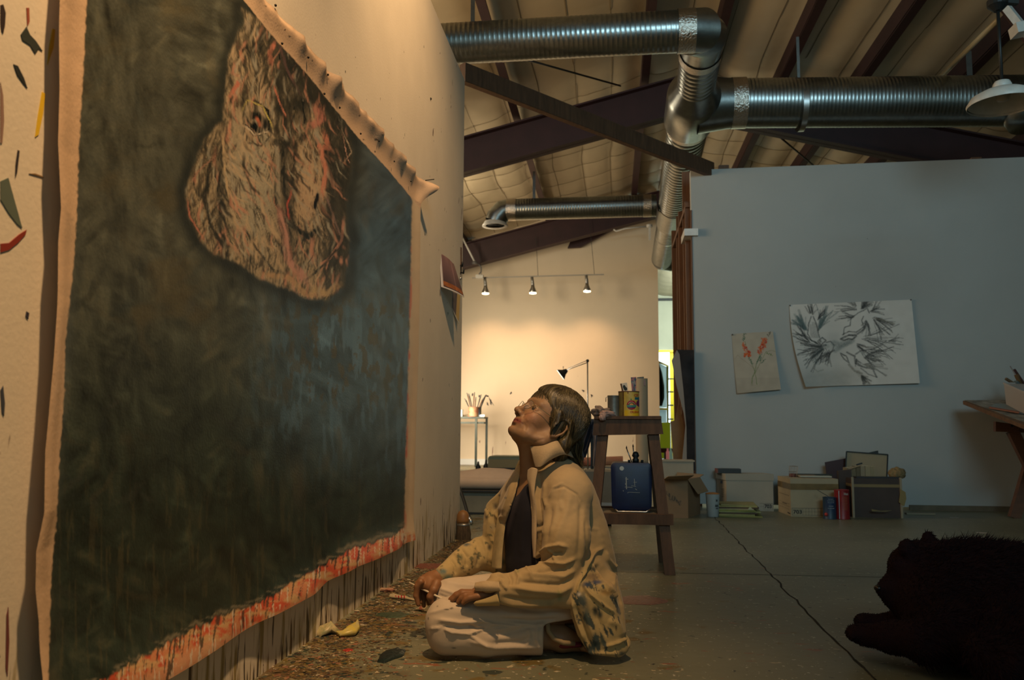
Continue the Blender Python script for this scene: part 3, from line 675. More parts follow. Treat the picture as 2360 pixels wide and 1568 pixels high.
q = MB(); q.tube([wp(1052, 1112, 5.9), wp(1062, 1132, 5.8), wp(1071, 1160, 5.75), wp(1078, 1185, 5.68), wp(1082, 1194, 5.62)], [0.011] * 5, 10)
h = thing('rubber_hose', wp(1082, 1200, 5.6), 'black rubber hose end hanging past the wall end onto the floor', 'hose')
q.build('hose', mat('black_rubber', (0.012, 0.013, 0.011), 0.6), h, True)
q = MB(); q.tube([wp(1082, 1193, 5.62), wp(1087, 1208, 5.6)], 0.013, 12); q.build('coupling', CHROME, h, True)
# low platform with canvas rolls
pf = MB(); pf.box((-1.75, 6.3, 0.015), (-0.72, 7.0, 0.165)); p = thing('platform', (-1.2, 6.3, 0), 'low grey painted platform box carrying canvas rolls', 'platform')
pf.build('box', mat('grey_green_box', (0.20, 0.19, 0.14), 0.7, var=0.2), p)
MB().box((-1.78, 6.27, 0.165), (-0.70, 7.03, 0.175)).build('top_edge', BLACK, p); MB().box((-1.75, 6.30, 0.0), (-0.72, 6.98, 0.015)).build('plinth', BLACK, p)
cv = mat('raw_canvas', (0.52, 0.38, 0.27), 0.85, var=0.12, vscale=6, bump=0.1)
q = MB(); q.tube([(-1.8, 6.42, 0.219), (-1.3, 6.42, 0.220), (-0.62, 6.45, 0.217)], [0.043, 0.044, 0.041], 24)
tag(q.build('canvas_roll', cv, None, True, angle=50), 'pale raw canvas roll lying on the low platform, in front', 'canvas roll', 'canvas rolls on the platform')
q = MB(); pts = []
prof = [(-1.8, .25), (-1.2, .285), (-1.0, .312), (-0.85, .308), (-0.70, .285), (-0.60, .245)]
for x, z in prof: pts.append((x, 6.62, (0.178 + z) / 2))
vs = []; fs = []
for i, (x, z) in enumerate(prof):
    for k in range(16):
        a = 2 * PI * k / 16; vs.append((x, 6.66 + 0.15 * math.cos(a), 0.178 + (z - 0.178) * (0.5 + 0.5 * math.sin(a)) * (1 - 0.12 * math.sin(3 * a))))
fs = [(i * 16 + k, i * 16 + (k + 1) % 16, (i + 1) * 16 + (k + 1) % 16, (i + 1) * 16 + k) for i in range(5) for k in range(16)] + [tuple(range(16)), tuple(range(80, 96))]
q.add(vs, fs); tag(q.build('canvas_roll', cv, None, True, angle=50), 'loosely folded tan canvas bulging behind the front roll on the platform', 'canvas roll', 'canvas rolls on the platform')
# ottoman
OY = 11.5
ot = thing('ottoman', wp(1176, 1090, OY), 'tan ottoman with green padded top on black scroll legs', 'ottoman')
a = wp(1124, 1078, OY); b = wp(1232, 1060, OY)
MB().box((a.x, OY, a.z), (b.x, OY + 0.5, b.z)).build('side_panel', mat('tan_fabric', (0.30, 0.24, 0.13), 0.9, bump=0.2), ot)
q = MB(); n = 9
for i in range(n):
    t = i / (n - 1); z = b.z + 0.045 * math.sin(t * PI / 2); s = 1 - 0.12 * (1 - math.cos(t * PI / 2))
    xm, ym = (a.x + b.x) / 2, OY + 0.25
    w_, d_ = (b.x - a.x) / 2 * s, 0.25 * s
    q.v += [(xm - w_, ym - d_, z), (xm + w_, ym - d_, z), (xm + w_, ym + d_, z), (xm - w_, ym + d_, z)]
    if i: 
        k = (i - 1) * 4; q.f += [(k + j, k + (j + 1) % 4, k + 4 + (j + 1) % 4, k + 4 + j) for j in range(4)]; q.m += [0] * 4
q.f.append(tuple(range((n - 1) * 4, n * 4))); q.m.append(0)
q.build('cushion', mat('green_vinyl', (0.10, 0.13, 0.085), 0.5), ot, True, angle=60)
MB().box((a.x + 0.01, OY + 0.01, a.z - 0.03), (b.x - 0.01, OY + 0.48, a.z)).build('frame', BLACK, ot)
for x in (a.x + 0.03, a.x + 0.20, b.x - 0.22, b.x - 0.03):
    for y in (OY + 0.03, OY + 0.44):
        MB().tube([(x, y, a.z - 0.02), (x + 0.015, y, a.z - 0.05), (x, y, 0.0)], [0.022, 0.014, 0.018], 8).build('leg', BLACK, ot, True)
# steel work table, leaves the frame behind the left wall
WY = 14.2
wt = thing('work_table', wp(1080, 1076, WY), 'tall steel-legged painting table with a spattered tray top', 'table')
zt = wp(1100, 961, WY).z; xr = wp(1117, 961, WY).x
MB().box((xr - 1.2, WY - 0.05, zt - 0.03), (xr, WY + 0.40, zt)).build('table_top', DKGREEN, wt)
MB().box((xr - 1.2, WY - 0.01, zt - 0.115), (xr - 0.01, WY + 0.01, zt - 0.085)).build('rail', DKGREEN, wt)
MB().box((xr - 1.2, WY + 0.34, zt - 0.115), (xr - 0.01, WY + 0.36, zt - 0.085)).build('rail', DKGREEN, wt)
for x, y in ((xr - 0.16, WY - 0.03), (xr - 0.035, WY + 0.33), (xr - 1.15, WY - 0.03), (xr - 1.15, WY + 0.33)):
    MB().box((x, y, 0), (x + 0.036, y + 0.036, zt - 0.03)).build('leg', DKGREEN, wt)
q = MB(); 
for k in range(60): q.ball((xr - 0.14 - random.random() * 0.4, WY + random.random() * 0.25, zt + 0.01), 0.012 + random.random() * 0.02, 6, 4)
q = tag(q.build('paint_crust', mat('paint_crust', (0.16, 0.08, 0.05), 0.6, color2=(0.06, 0.09, 0.05), vscale=30), None, True), 'crusty brown heap of dried paint on the steel work table', 'dried paint'); q['kind'] = 'stuff'
def can(name, c, r, h, m, label, cat, group=None, rim=True):
    t = thing(name, c, label, cat, group); q = MB(); q.lathe(c, [(r * 0.98, 0), (r, 0.004), (r * 0.985, 0.01), (r * 0.985, h - 0.006), (r * 1.01, h - 0.003), (r * 1.01, h), (r * 0.95, h), (r * 0.93, h - 0.03)], 28)
    q.build('body', m, t, True, angle=40)
    return t
c = wp(1091, 958, WY); c.z = zt
can('brush_can', c, 0.088, 0.165, mat('spattered_can', (0.28, 0.07, 0.05), 0.5, color2=(0.36, 0.27, 0.14), vscale=16), 'paint-smeared red and yellow can of brushes on the work table', 'can')
for k, (x, y, x0) in enumerate(((1078, 912, 1087), (1082, 914, 1090), (1093, 911, 1090), (1074, 924, 1085), (1096, 922, 1094), (1107, 916, 1098), (1112, 922, 1100))):
    p0 = wp(x0, 940, WY); p1 = wp(x, y, WY); bh = thing('paint_brush', p0, ['first brush from the left rim, leaning hard left', 'tall brush leaning left, second from the left', 'upright brush in the middle of the fan', 'shortest brush bent lowest to the left', 'short brush right of the upright one', 'brush leaning right beside the long dark-tipped one', 'brush leaning furthest right, under the dark tip'][k] + ' in the can', 'brush', 'brushes in the can on the work table')
    MB().tube([p0 - Vector((0, 0, 0.06)), p1], [0.007, 0.010], 6).build('handle', BLACK if k % 2 else WOOD, bh, True)
    MB().tube([p1, p1 + (p1 - p0).normalized() * 0.05], [0.012, 0.006], 6).build('bristles', mat('grey_bristle', (0.08, 0.08, 0.07), 0.9), bh, True)
b0 = wp(1103, 940, WY + 0.1); b1 = wp(1119, 912, WY + 0.1)
bh = thing('paint_brush', b0, 'long brush with dark angled tip poking furthest from the can', 'brush')
MB().tube([b0 - Vector((0, 0, 0.08)), b1], 0.012, 6).build('handle', BLACK, bh, True); MB().tube([b1, wp(1126, 914, WY + 0.1)], [0.02, 0.012], 6).build('bristles', BLACK, bh, True)
c = wp(1104, 959, WY + 0.12); c.z = zt
can('steel_can', c, 0.045, 0.17, CHROME, 'slim bright steel can just behind the brush can', 'can')
c = wp(1062, 954, WY); c.z = zt
can('glass_jar', c, 0.04, 0.12, mat('pale_glass', (0.5, 0.62, 0.62), 0.15), 'small pale jar at the wall edge of the work table', 'jar')
pxbox_c = W(1110, 958, Y=WY); q = MB(); q.box((pxbox_c.x - 0.02, WY, zt), (pxbox_c.x + 0.05, WY + 0.1, zt + 0.035)); tag(q.build('metal_box', CHROME), 'small silver box at the corner of the work table', 'box')
for x, y0, y1 in ((1102, 1064, 1080), (1120, 1060, 1078)):
    c = wp(x, y1 + 4, 12.2); t = thing('black_bottle', (c.x, 12.2, 0.0), 'small black nozzle bottle on the floor under the work table' if x < 1110 else 'small black nozzle bottle beside the ottoman', 'bottle', 'black bottles by the ottoman')
    q = MB(); hh = wp(x, y0, 12.2).z; q.lathe((c.x, 12.2, 0), [(0.04, 0), (0.04, hh * 0.55), (0.018, hh * 0.72), (0.012, hh)], 12); q.build('body', BLACK, t, True)
# floor lamp
LYY = 11.6
fl = thing('floor_lamp', (wp(1354, 1095, LYY).x, LYY, 0), 'slim metal floor lamp with a jointed arm and dark cone shade', 'lamp')
px0 = wp(1354, 832, LYY)
MB().tube([(px0.x, LYY, 0.02), px0], 0.010, 10).build('pole', CHROME, fl, True)
q = MB(); e = wp(1306, 853, LYY); s_ = wp(1354, 836, LYY); q.tube([s_, e], 0.006, 8); q.tube([s_ + Vector((0, 0, 0.03)), e + Vector((0.02, 0, 0.025))], 0.004, 8); q.build('arm', CHROME, fl, True)['kind'] = 'stuff'
MB().ball(px0, 0.022).build('joint', BLACK, fl, True)
h0 = wp(1307, 853, LYY); h1 = wp(1292, 864, LYY)
q = MB(); dd = (h1 - h0).normalized(); q.tube([h0, h0 + dd * 0.03, h0 + dd * 0.05, h1], [0.02, 0.035, 0.04, 0.088], 20, cap=False)
q.build('lamp_shade', mat('grey_shade', (0.05, 0.05, 0.045), 0.35, 0.5), fl, True)
q = MB(); q.tube([h1 - dd * 0.012, h1 + dd * 0.004], [0.075, 0.080], 20); q.build('bulb', mat('lamp_glow', (1, 1, 0.95), 0.4, emit=((1.0, 0.95, 0.82), 3.0)), fl, True)
q = MB()
for a in (0, 2.1, 4.2): q.tube([(px0.x, LYY, 0.06), (px0.x + 0.16 * math.cos(a), LYY + 0.16 * math.sin(a), 0.01)], 0.010, 6)
q.build('tripod_base', BLACK, fl)['kind'] = 'stuff'
# pink canvas roll behind
rl = MB().tube([wp(1318, 1066, 11.9), wp(1436, 1062, 11.9)], 0.062, 20).build('canvas_roll', mat('rose_canvas', (0.42, 0.13, 0.085), 0.85, color2=(0.40, 0.24, 0.14), vscale=6), None, True, angle=50); tag(rl, 'rose-stained canvas roll lying behind the sawhorse stand', 'canvas roll')
rt = thing('low_bench', (0.0, 12.0, 0), 'long low grey bench carrying the rose canvas roll', 'bench')
zb = wp(1380, 1074.5, 11.9).z
xa, xb = wp(1310, 1080, 11.9).x, wp(1500, 1080, 11.9).x
MB().box((xa, 11.75, zb - 0.03), (xb, 12.4, zb - 0.005)).build('bench_top', mat('bench_grey', (0.22, 0.22, 0.18), 0.6), rt)
for x in (xa + 0.05, xb - 0.1):
    MB().box((x, 11.8, 0), (x + 0.05, 12.3, zb - 0.03)).build('leg', mat('bench_leg', (0.18, 0.17, 0.13), 0.7), rt)
# clothes draped over a small side table
def drape(name, prof, Y, dep, m, label, cat, parent=None, folds=5, amp=0.02, seed=1):
    """prof: list of (y_px, x_left_px, x_right_px)"""
    n = 40; ys = np.linspace(0, len(prof) - 1, 30); vs = []
    for v in ys:
        i = int(min(v, len(prof) - 1.001)); t = v - i
        yp, xl, xr_ = [prof[i][k] * (1 - t) + prof[min(i + 1, len(prof) - 1)][k] * t for k in range(3)]
        for k in range(n):
            a = 2 * PI * k / n; u = 0.5 - 0.5 * math.cos(a)
            p = W(xl + (xr_ - xl) * u, yp, Y=Y)
            off = math.sin(a) * dep * (0.6 + 0.4 * math.sin(u * folds * PI + v)) + amp * (vn(np.array([u * folds * 2]), np.array([v * 0.7 + seed]), seed)[0] - 0.5)
            vs.append((p.x, Y - off, p.z))
    fs = [(i * n + k, i * n + (k + 1) % n, (i + 1) * n + (k + 1) % n, (i + 1) * n + k) for i in range(len(ys) - 1) for k in range(n)] + [tuple(range(n))[::-1], tuple(range((len(ys) - 1) * n, len(ys) * n))]
    mb = MB(); mb.add(vs, fs); o = mb.build(name, m, parent, True, angle=70)
    if parent is None: tag(o, label, cat)
    return o
stb = thing('side_table', (wp(1345, 1000, 8.0).x, 8.2, 0), 'small dark side table behind the kneeling painter', 'table')
a = wp(1322, 975, 8.0); b = wp(1368, 968, 8.0)
MB().box((a.x, 8.0, a.z), (b.x, 8.4, b.z)).build('table_top', mat('slate_top', (0.045, 0.05, 0.055), 0.4), stb)
for x in (a.x + 0.01, b.x - 0.03):
    for y in (8.02, 8.36): MB().box((x, y, 0), (x + 0.02, y + 0.02, a.z)).build('leg', BLACK, stb)
c = wp(1338, 966, 8.1); c.z = b.z
can('small_jar', c, 0.016, 0.05, mat('ochre_jar', (0.4, 0.26, 0.06), 0.4), 'tiny ochre jar on the side table behind her head', 'jar')
c = wp(1346, 966, 8.1); c.z = b.z
can('small_jar', c, 0.012, 0.035, CHROME, 'tiny silver pot next to the ochre jar', 'jar')
drape('draped_shirt', [(966, 1360, 1386), (985, 1362, 1386), (1010, 1366, 1384), (1035, 1367, 1383), (1075, 1366, 1376)], 7.97, 0.05, mat('dusky_grey_cloth', (0.16, 0.14, 0.15), 0.9, bump=0.2), 'dusky grey shirt hanging behind the stand post', 'cloth')
drape('draped_trousers', [(972, 1352, 1368), (1000, 1344, 1366), (1030, 1334, 1358), (1055, 1326, 1350)], 7.97, 0.06, mat('navy_cloth', (0.018, 0.02, 0.035), 0.9, bump=0.2), 'dark navy cloth slung below the side table', 'cloth')
drape('hanging_rag', [(968, 1340, 1352), (990, 1336, 1350), (1012, 1330, 1342)], 7.97, 0.04, mat('brown_rag', (0.13, 0.08, 0.065), 0.9), 'brown rag hanging between the navy cloth and her hair', 'cloth')
drape('dangling_glove', [(1040, 1336, 1344), (1052, 1333, 1347), (1062, 1336, 1345)], 7.93, 0.04, mat('grey_glove', (0.12, 0.12, 0.14), 0.9), 'grey glove dangling under the navy cloth', 'glove')
# objects in the far gap
drape('hanging_coat', [(838, 1515, 1519), (860, 1513, 1526), (890, 1512, 1531), (918, 1513, 1531), (936, 1514, 1526)], 19.55, 0.10, mat('dark_coat', (0.012, 0.022, 0.022), 0.8), 'dark coat hanging by the bright yellow-framed opening', 'coat')
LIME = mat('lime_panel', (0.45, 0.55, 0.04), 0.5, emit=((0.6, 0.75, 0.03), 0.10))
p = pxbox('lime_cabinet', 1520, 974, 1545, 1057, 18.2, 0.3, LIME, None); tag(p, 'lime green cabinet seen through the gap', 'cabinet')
a = wp(1500, 1048, 17.6); b = wp(1552, 1042, 17.6)
bt = thing('far_bench', (b.x, 17.8, 0), 'dark red bench edge seen through the gap', 'bench')
MB().box((0.95, 17.6, wp(1530, 1044, 17.6).z), (b.x, 18.0, wp(1530, 1034, 17.6).z)).build('bench_top', mat('dark_red', (0.10, 0.02, 0.02), 0.5), bt)
MB().box((1.05, 17.7, 0), (1.12, 17.9, wp(1530, 1044, 17.6).z)).build('leg', BLACK, bt)
for x, cc, lab in ((1539, (0.75, 0.25, 0.22), 'pink topped bottle on the far bench'), (1546, (0.25, 0.40, 0.30), 'greenish glass bottle at the right of the far bench')):
    c = wp(x, 1060, 17.3); hh = wp(x, 1034, 17.3).z - 0.0
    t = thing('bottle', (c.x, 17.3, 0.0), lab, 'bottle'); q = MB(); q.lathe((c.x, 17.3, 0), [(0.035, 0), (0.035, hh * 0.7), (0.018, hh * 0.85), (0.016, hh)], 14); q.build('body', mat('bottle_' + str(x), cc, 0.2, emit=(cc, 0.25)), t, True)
# ---------------- sawhorse stand and what it carries ----------------
SY = 3.92
st = thing('sawhorse_stand', (wp(1450, 1208, SY).x, 4.0, 0), 'dark-stained wooden sawhorse stand with a lower shelf', 'sawhorse')
P = [wp(1370, 960, SY - 0.02), wp(1523, 959, SY - 0.02), wp(1529, 1001, SY - 0.02), wp(1366, 1004, SY - 0.02)]
q = MB(); q.hexa([P[3], P[2], P[2] + Vector((0, 0.22, 0)), P[3] + Vector((0, 0.22, 0)), P[0], P[1], P[1] + Vector((0, 0.22, 0)), P[0] + Vector((0, 0.22, 0))]); q.build('top_beam', WOOD, st)
tz = P[0].z
q = MB(); q.box((P[0].x - 0.002, SY - 0.028, tz - 0.012), (P[1].x + 0.002, SY + 0.21, tz + 0.001)); q.build('top_board', WOOD, st)
def leg(t0, t1, b0, b1, Yt, Yb, d=0.045):
    T0, T1 = wp(*t0, Yt), wp(*t1, Yt); B0, B1 = wp(*b0, Yb), wp(*b1, Yb); B0.z = B1.z = 0.001
    o = Vector((0, d, 0)); q = MB(); q.hexa([B0, B1, B1 + o, B0 + o, T0, T1, T1 + o, T0 + o]); q.build('leg', WOOD, st)
leg((1494, 1000), (1519, 1000), (1532, 1312), (1557, 1312), SY - 0.005, 3.83)
leg((1377, 1003), (1400, 1003), (1345, 1312), (1369, 1312), SY - 0.005, 3.83)
leg((1492, 1003), (1514, 1003), (1519, 1283), (1541, 1283), SY + 0.16, 4.19)
leg((1380, 1003), (1402, 1003), (1350, 1283), (1373, 1283), SY + 0.16, 4.19)
q = MB(); a = wp(1362, 1208, SY - 0.075); b = wp(1552, 1187, SY - 0.075); q.box((a.x, SY - 0.075, a.z), (b.x, SY - 0.035, b.z)); q.build('stretcher', WOOD, st)
q = MB(); q.box((a.x + 0.03, SY + 0.23, b.z - 0.036), (b.x - 0.03, SY + 0.27, b.z + 0.004)); q.build('stretcher', WOOD, st)
q = MB(); q.box((a.x + 0.02, SY - 0.034, b.z - 0.018), (b.x - 0.035, SY + 0.23, b.z - 0.002)); q.build('shelf_board', mat('grey_shelf', (0.20, 0.17, 0.12), 0.8, var=0.3, vscale=6), st)
sz = b.z - 0.002
# blue bin
bx = thing('blue_bin', (wp(1455, 1163, SY).x, SY + 0.1, sz), 'scuffed deep blue plastic bin on the stand shelf', 'bin')
a = wp(1408, 1163, SY); b = wp(1503, 1068, SY); x0, x1 = a.x, b.x; z0 = sz + 0.012; z1 = b.z; y0, y1 = SY + 0.0, SY + 0.20
def rbox(x0, x1, y0, y1, z0, z1, r, taper=0.0, seg=5, edge=0.006):
    """box with rounded front outline and softened rim, extruded along y"""
    out = []
    for cx_, cz_, a0 in ((x1 - r, z1 - r, 0), (x0 + r, z1 - r, 90), (x0 + r, z0 + r, 180), (x1 - r, z0 + r, 270)):
        for k in range(seg + 1):
            an = math.radians(a0 + 90 * k / seg); out.append((cx_ + r * math.cos(an), cz_ + r * math.sin(an)))
    q = MB(); n = len(out); mx, mz = (x0 + x1) / 2, (z0 + z1) / 2; vs = []
    for yy, s in ((y0, 1 - edge * 2 / (x1 - x0) * 2), (y0 + edge, 1), (y1 - edge, 1), (y1, 1 - edge * 2 / (x1 - x0) * 2)):
        for (x, z) in out: vs.append((mx + (x - mx) * s * (1 - taper * (z1 - z) / (z1 - z0)), yy, mz + (z - mz) * s))
    fs = [(i * n + k, i * n + (k + 1) % n, (i + 1) * n + (k + 1) % n, (i + 1) * n + k) for i in range(3) for k in range(n)] + [tuple(range(n)), tuple(range(3 * n, 4 * n))]
    return q.add(vs, fs)
rbox(x0, x1, y0, y1, z0, z1, 0.022, 0.05).build('body', mat('blue_plastic', (0.006, 0.018, 0.075), 0.45, color2=(0.004, 0.012, 0.045), vscale=12), bx, True, angle=40)
q = MB(); c = wp(1433, 1080, SY - 0.001); q.lathe((c.x, SY - 0.0015, c.z), [(0.010, 0), (0.010, 0.002)], 20, 'Y'); q.build('sticker', mat('sticker', (0.45, 0.5, 0.5), 0.5), bx, label='round white sticker')
q = MB(); rn = random.Random(11)
for (xa, ya, xb, yb, wd) in ((1443, 1100, 1444, 1128, 2.2), (1462, 1104, 1463, 1120, 1.2), (1440, 1123, 1458, 1124, 1.0), (1446, 1136, 1448, 1137, 1), (1455, 1120, 1466, 1122, 0.8), (1436, 1131, 1437, 1133, 1.5), (1441, 1104, 1448, 1105, 1.4), (1447, 1135, 1475, 1136, 0.7), (1460, 1112, 1468, 1112, 0.9), (1442, 1114, 1443, 1118, 3), (1464, 1127, 1468, 1130, 1.2)):
    A = wp(xa, ya, SY - 0.001); B = wp(xb, yb, SY - 0.001); q.bar(A, B, wd * 0.002, 0.001, up=(0, 1, 0))
q.build('scuff_marks', mat('scuff', (0.30, 0.33, 0.33), 0.8), bx)['kind'] = 'stuff'
q = MB(); q.tube([(x0 + 0.02, SY - 0.006, z0 + 0.004), (x0 + 0.03, SY - 0.010, z0 - 0.006), (x1 - 0.03, SY - 0.010, z0 - 0.006), (x1 - 0.01, SY - 0.006, z0 + 0.006)], 0.0035, 8); q.build('wire_rim', CHROME, bx, True)
c = wp(1465, 1066, SY + 0.08); c.z = z1
t = thing('spray_nozzle', c, 'small dark spray nozzle sitting on the blue bin', 'nozzle'); q = MB(); q.lathe(c, [(0.014, 0), (0.016, 0.012), (0.010, 0.02), (0.017, 0.03), (0.012, 0.045), (0.004, 0.05)], 14); q.build('knob', BLACK, t, True)
for x in (1450, 1480):
    c2 = wp(x, 1066, SY + 0.06); c2.z = z1; q = MB(); q.lathe(c2, [(0.006, 0), (0.006, 0.012)], 10); tag(q.build('bin_cap', BLACK, None, True), 'small black cap on the blue bin, ' + ('left of the nozzle' if x < 1460 else 'right of the nozzle'), 'cap')
for x0_, y0_, x1_, y1_, lab in ((1456, 1064, 1444, 1034, 'leaning left'), (1462, 1050, 1459, 1030, 'standing upright')):
    p0, p1 = wp(x0_, y0_, SY + 0.13), wp(x1_, y1_, SY + 0.13); p0.z = z1
    t = thing('thin_brush', p0, 'thin grey brush behind the blue bin nozzle, ' + lab, 'brush'); MB().tube([p0, p1], 0.0025, 6).build('handle', CHROME, t, True); MB().tube([p1, p1 + Vector((0, 0, 0.012))], [0.004, 0.001], 6).build('bristles', BLACK, t, True)
# cans on top
TIN = mat('ribbed_tin', (0.26, 0.27, 0.24), 0.45, 0.7, var=0.5, vscale=10, bump=0.1)
CY_ = SY + 0.09
def canpx(name, xl, xr_, yt, m, label, cat, z, Y, ribs=0):
    a = wp(xl, 950, Y).x; b = wp(xr_, 950, Y).x; r = (b - a) / 2; h = wp(xl, yt, Y).z - z; c = Vector(((a + b) / 2, Y, z))
    t = thing(name, c, label, cat); prof = [(r * 0.97, 0), (r * 1.0, 0.003), (r * 0.97, 0.007)]
    if ribs:
        for k in range(ribs): zz = 0.01 + (h - 0.02) * k / ribs; prof += [(r * 0.965, zz), (r * 0.985, zz + (h - 0.02) / ribs * 0.5)]
    prof += [(r * 0.97, h - 0.006), (r * 1.0, h - 0.003), (r * 0.99, h), (r * 0.93, h), (r * 0.92, 0.01)]
    q = MB(); q.lathe(c, prof, 40); q.build('body', m, t, True, angle=35); return t, c, r, h
t, c, r, h = canpx('tin_can', 1400, 1428, 912, TIN, 'dull grey ribbed tin with a wire lug on the stand', 'can', tz, CY_ + 0.01, 14)
q = MB(); q.tube([c + Vector((-r, 0, h - 0.006)), c + Vector((-r - 0.007, 0, h - 0.01)), c + Vector((-r - 0.007, 0, h - 0.03))], 0.002, 6); q.build('lug', CHROME, t, True)
# tomato can label as colour on the wrapped surface, lettering as thin geometry
ym = mat('yellow_can', attr=True, rough=0.45)
Yc = CY_ - 0.005
a = wp(1425.5, 950, Yc).x; b = wp(1474, 950, Yc).x; r = (b - a) / 2; c = Vector(((a + b) / 2, Yc + 0.02, tz)); h = wp(1450, 903.5, Yc).z - tz
t2 = thing('tomato_can', c, 'yellow printed tomato can with rusty seam beside the grey tin', 'can')
nu, nv = 220, 120; th = np.linspace(0, 2 * PI, nu); zz = np.linspace(0, h, nv); T_, Z_ = np.meshgrid(th, zz, indexing='ij')
Vv = np.stack([c.x + r * np.cos(T_), c.y + r * np.sin(T_), c.z + Z_], -1).reshape(-1, 3)
px_, py_ = proj(Vv)
C3 = np.zeros((nu * nv, 3)); C3[:] = srgb(190, 165, 75); nz = fbm(px_ / 6, py_ / 9, 2); C3 *= (0.7 + 0.5 * nz)[:, None]
C3[px_ < 1436] = np.array(srgb(120, 105, 55)) * (0.6 + 0.7 * nz[px_ < 1436])[:, None]
bd = (py_ > 946) & (px_ > 1440); C3[bd] = np.array(srgb(215, 175, 25))
bd = (np.abs(px_ - 1436.5) < 1.1); C3[bd] = srgb(70, 35, 22)
d = np.hypot(px_ - 1455.5, py_ - 934); m_ = d < 11; C3[m_] = srgb(150, 25, 45)
m_ = (d < 11) & (py_ > 940); C3[m_] = np.where((np.sin(px_[m_] * 3) > 0)[:, None], srgb(170, 25, 35), srgb(110, 10, 35))
m_ = (np.abs(py_ - 936) < 2.3) & (d < 11.4); C3[m_] = srgb(70, 130, 110)
m_ = (np.abs(py_ - 939.2) < 0.9) & (d < 11); C3[m_] = srgb(25, 60, 105)
d2_ = np.hypot(px_ - 1455.5, py_ - 935.5); m_ = (d2_ < 7.5) & (py_ < 934); C3[m_] = srgb(80, 90, 50); m_ = (d2_ < 5) & (py_ < 934); C3[m_] = srgb(225, 150, 60)
m_ = (np.abs(d2_ - 8.6) < 0.5) & (py_ < 933) & (np.sin(px_ * 4) > 0); C3[m_] = srgb(235, 210, 170)
d = np.hypot(px_ - 1475, py_ - 930); m_ = d < 8.5; C3[m_] = srgb(95, 20, 70)
m_ = (np.abs(py_ - 919) < 3) & (px_ > 1463); C3[m_] = srgb(20, 95, 110)
m_ = np.hypot(px_ - 1454.5, py_ - 921) < 1.6; C3[m_] = srgb(40, 110, 50)
m_ = (np.abs(px_ - 1447.5) < 1) & (py_ < 908); C3[m_] = srgb(110, 15, 20)
o = np_mesh('body', Vv, grid_faces(nu, nv), ym, t2, C3)
q = MB(); q.lathe(c, [(r * 1.0, h - 0.002), (r * 1.025, h), (r * 1.01, h + 0.003), (r * 0.95, h + 0.002), (r * 0.94, h - 0.03)], 40, cap=False); q.lathe(c, [(r, 0), (r * 1.015, 0.002), (r, 0.004)], 40, cap=False); q.build('rim', mat('rusty_rim', (0.12, 0.05, 0.03), 0.6, 0.3), t2, True)
def can_text(s, xl, xr_, yb, yt, m, c, r, parent):
    cu = bpy.data.curves.new('t', 'FONT'); cu.body = s; cu.offset = 0.03
    to = bpy.data.objects.new('t', cu); COL.objects.link(to); bpy.context.view_layer.update()
    me = bpy.data.meshes.new_from_object(to.evaluated_get(bpy.context.evaluated_depsgraph_get())); bpy.data.objects.remove(to)
    A = np.array([v.co[:] for v in me.vertices]); mn = A.min(0); mx_ = A.max(0)
    xa, xb = W(xl, yb, Y=c.y - r).x, W(xr_, yb, Y=c.y - r).x; za, zb_ = W(xl, yb, Y=c.y - r).z, W(xl, yt, Y=c.y - r).z; vs = []
    for v in A:
        x = xa + (xb - xa) * (v[0] - mn[0]) / (mx_[0] - mn[0]); dx = max(-0.97, min(0.97, (x - c.x) / r))
        vs.append((c.x + dx * r, c.y - math.sqrt(1 - dx * dx) * (r + 0.0012), za + (zb_ - za) * (v[1] - mn[1]) / (mx_[1] - mn[1])))
    q = MB(); q.add(vs, [tuple(p.vertices) for p in me.polygons]); o = q.build('lettering', m, parent); o['label'] = 'printed lettering'; return o
RED = mat('print_red', (0.40, 0.03, 0.02), 0.5)
can_text('CE', 1461.5, 1471.5, 914.5, 908.5, RED, c, r, t2)
can_text('CRUSHE', 1452.5, 1473, 952.5, 947.5, RED, c, r, t2)
q = MB().bar(wp(1437, 910, Yc + 0.01), wp(1431, 885, Yc + 0.03), 0.006, 0.004).build('stir_stick', WOOD); tag(q, 'dark flat stir stick poking out of the tomato can', 'stick')
o = quadgrid('postcard', [wp(1430, 884, Yc + 0.05), wp(1445, 882, Yc + 0.05), wp(1448, 905, Yc + 0.05), wp(1433, 905, Yc + 0.05)], VCM, None, 30, 0,
             lambda u, v: np.where(((np.hypot((u - 0.5) * 1.0, (v - 0.42)) < 0.2) | (np.hypot((u - 0.65), (v - 0.62) * 1.5) < 0.28))[:, None], (0.03, 0.04, 0.04), (0.62, 0.56, 0.45)), 0.0006); tag(o, 'white postcard with dark figure tucked in the tomato can', 'postcard')
ft = lambda u, v: np.where((vn(u * 4, v * 6, 3) > 0.55)[:, None], (0.26, 0.09, 0.10), np.where((vn(u * 5, v * 5, 6) > 0.5)[:, None], (0.03, 0.05, 0.08), (0.22, 0.20, 0.18)))
o = quadgrid('photo_strip', [wp(1453.5, 870, Yc + 0.07), wp(1466.5, 869, Yc + 0.07), wp(1466, 905, Yc + 0.07), wp(1456.5, 905, Yc + 0.07)], VC, None, 30, 0, ft, 0.0006); tag(o, 'dark narrow photo strip standing behind the tomato can', 'photo')
o = quadgrid('photo_strip', [wp(1468, 870, 6.35), wp(1484, 868.5, 6.35), wp(1484, 885, 6.35), wp(1468, 885, 6.35)], VC, None, 12, 0, lambda u, v: np.outer(0.3 + vn(u * 5, v * 3, 2), (0.05, 0.06, 0.04)), 0.0006); tag(o, 'dark print edge sticking up behind the cardboard tube', 'photo')
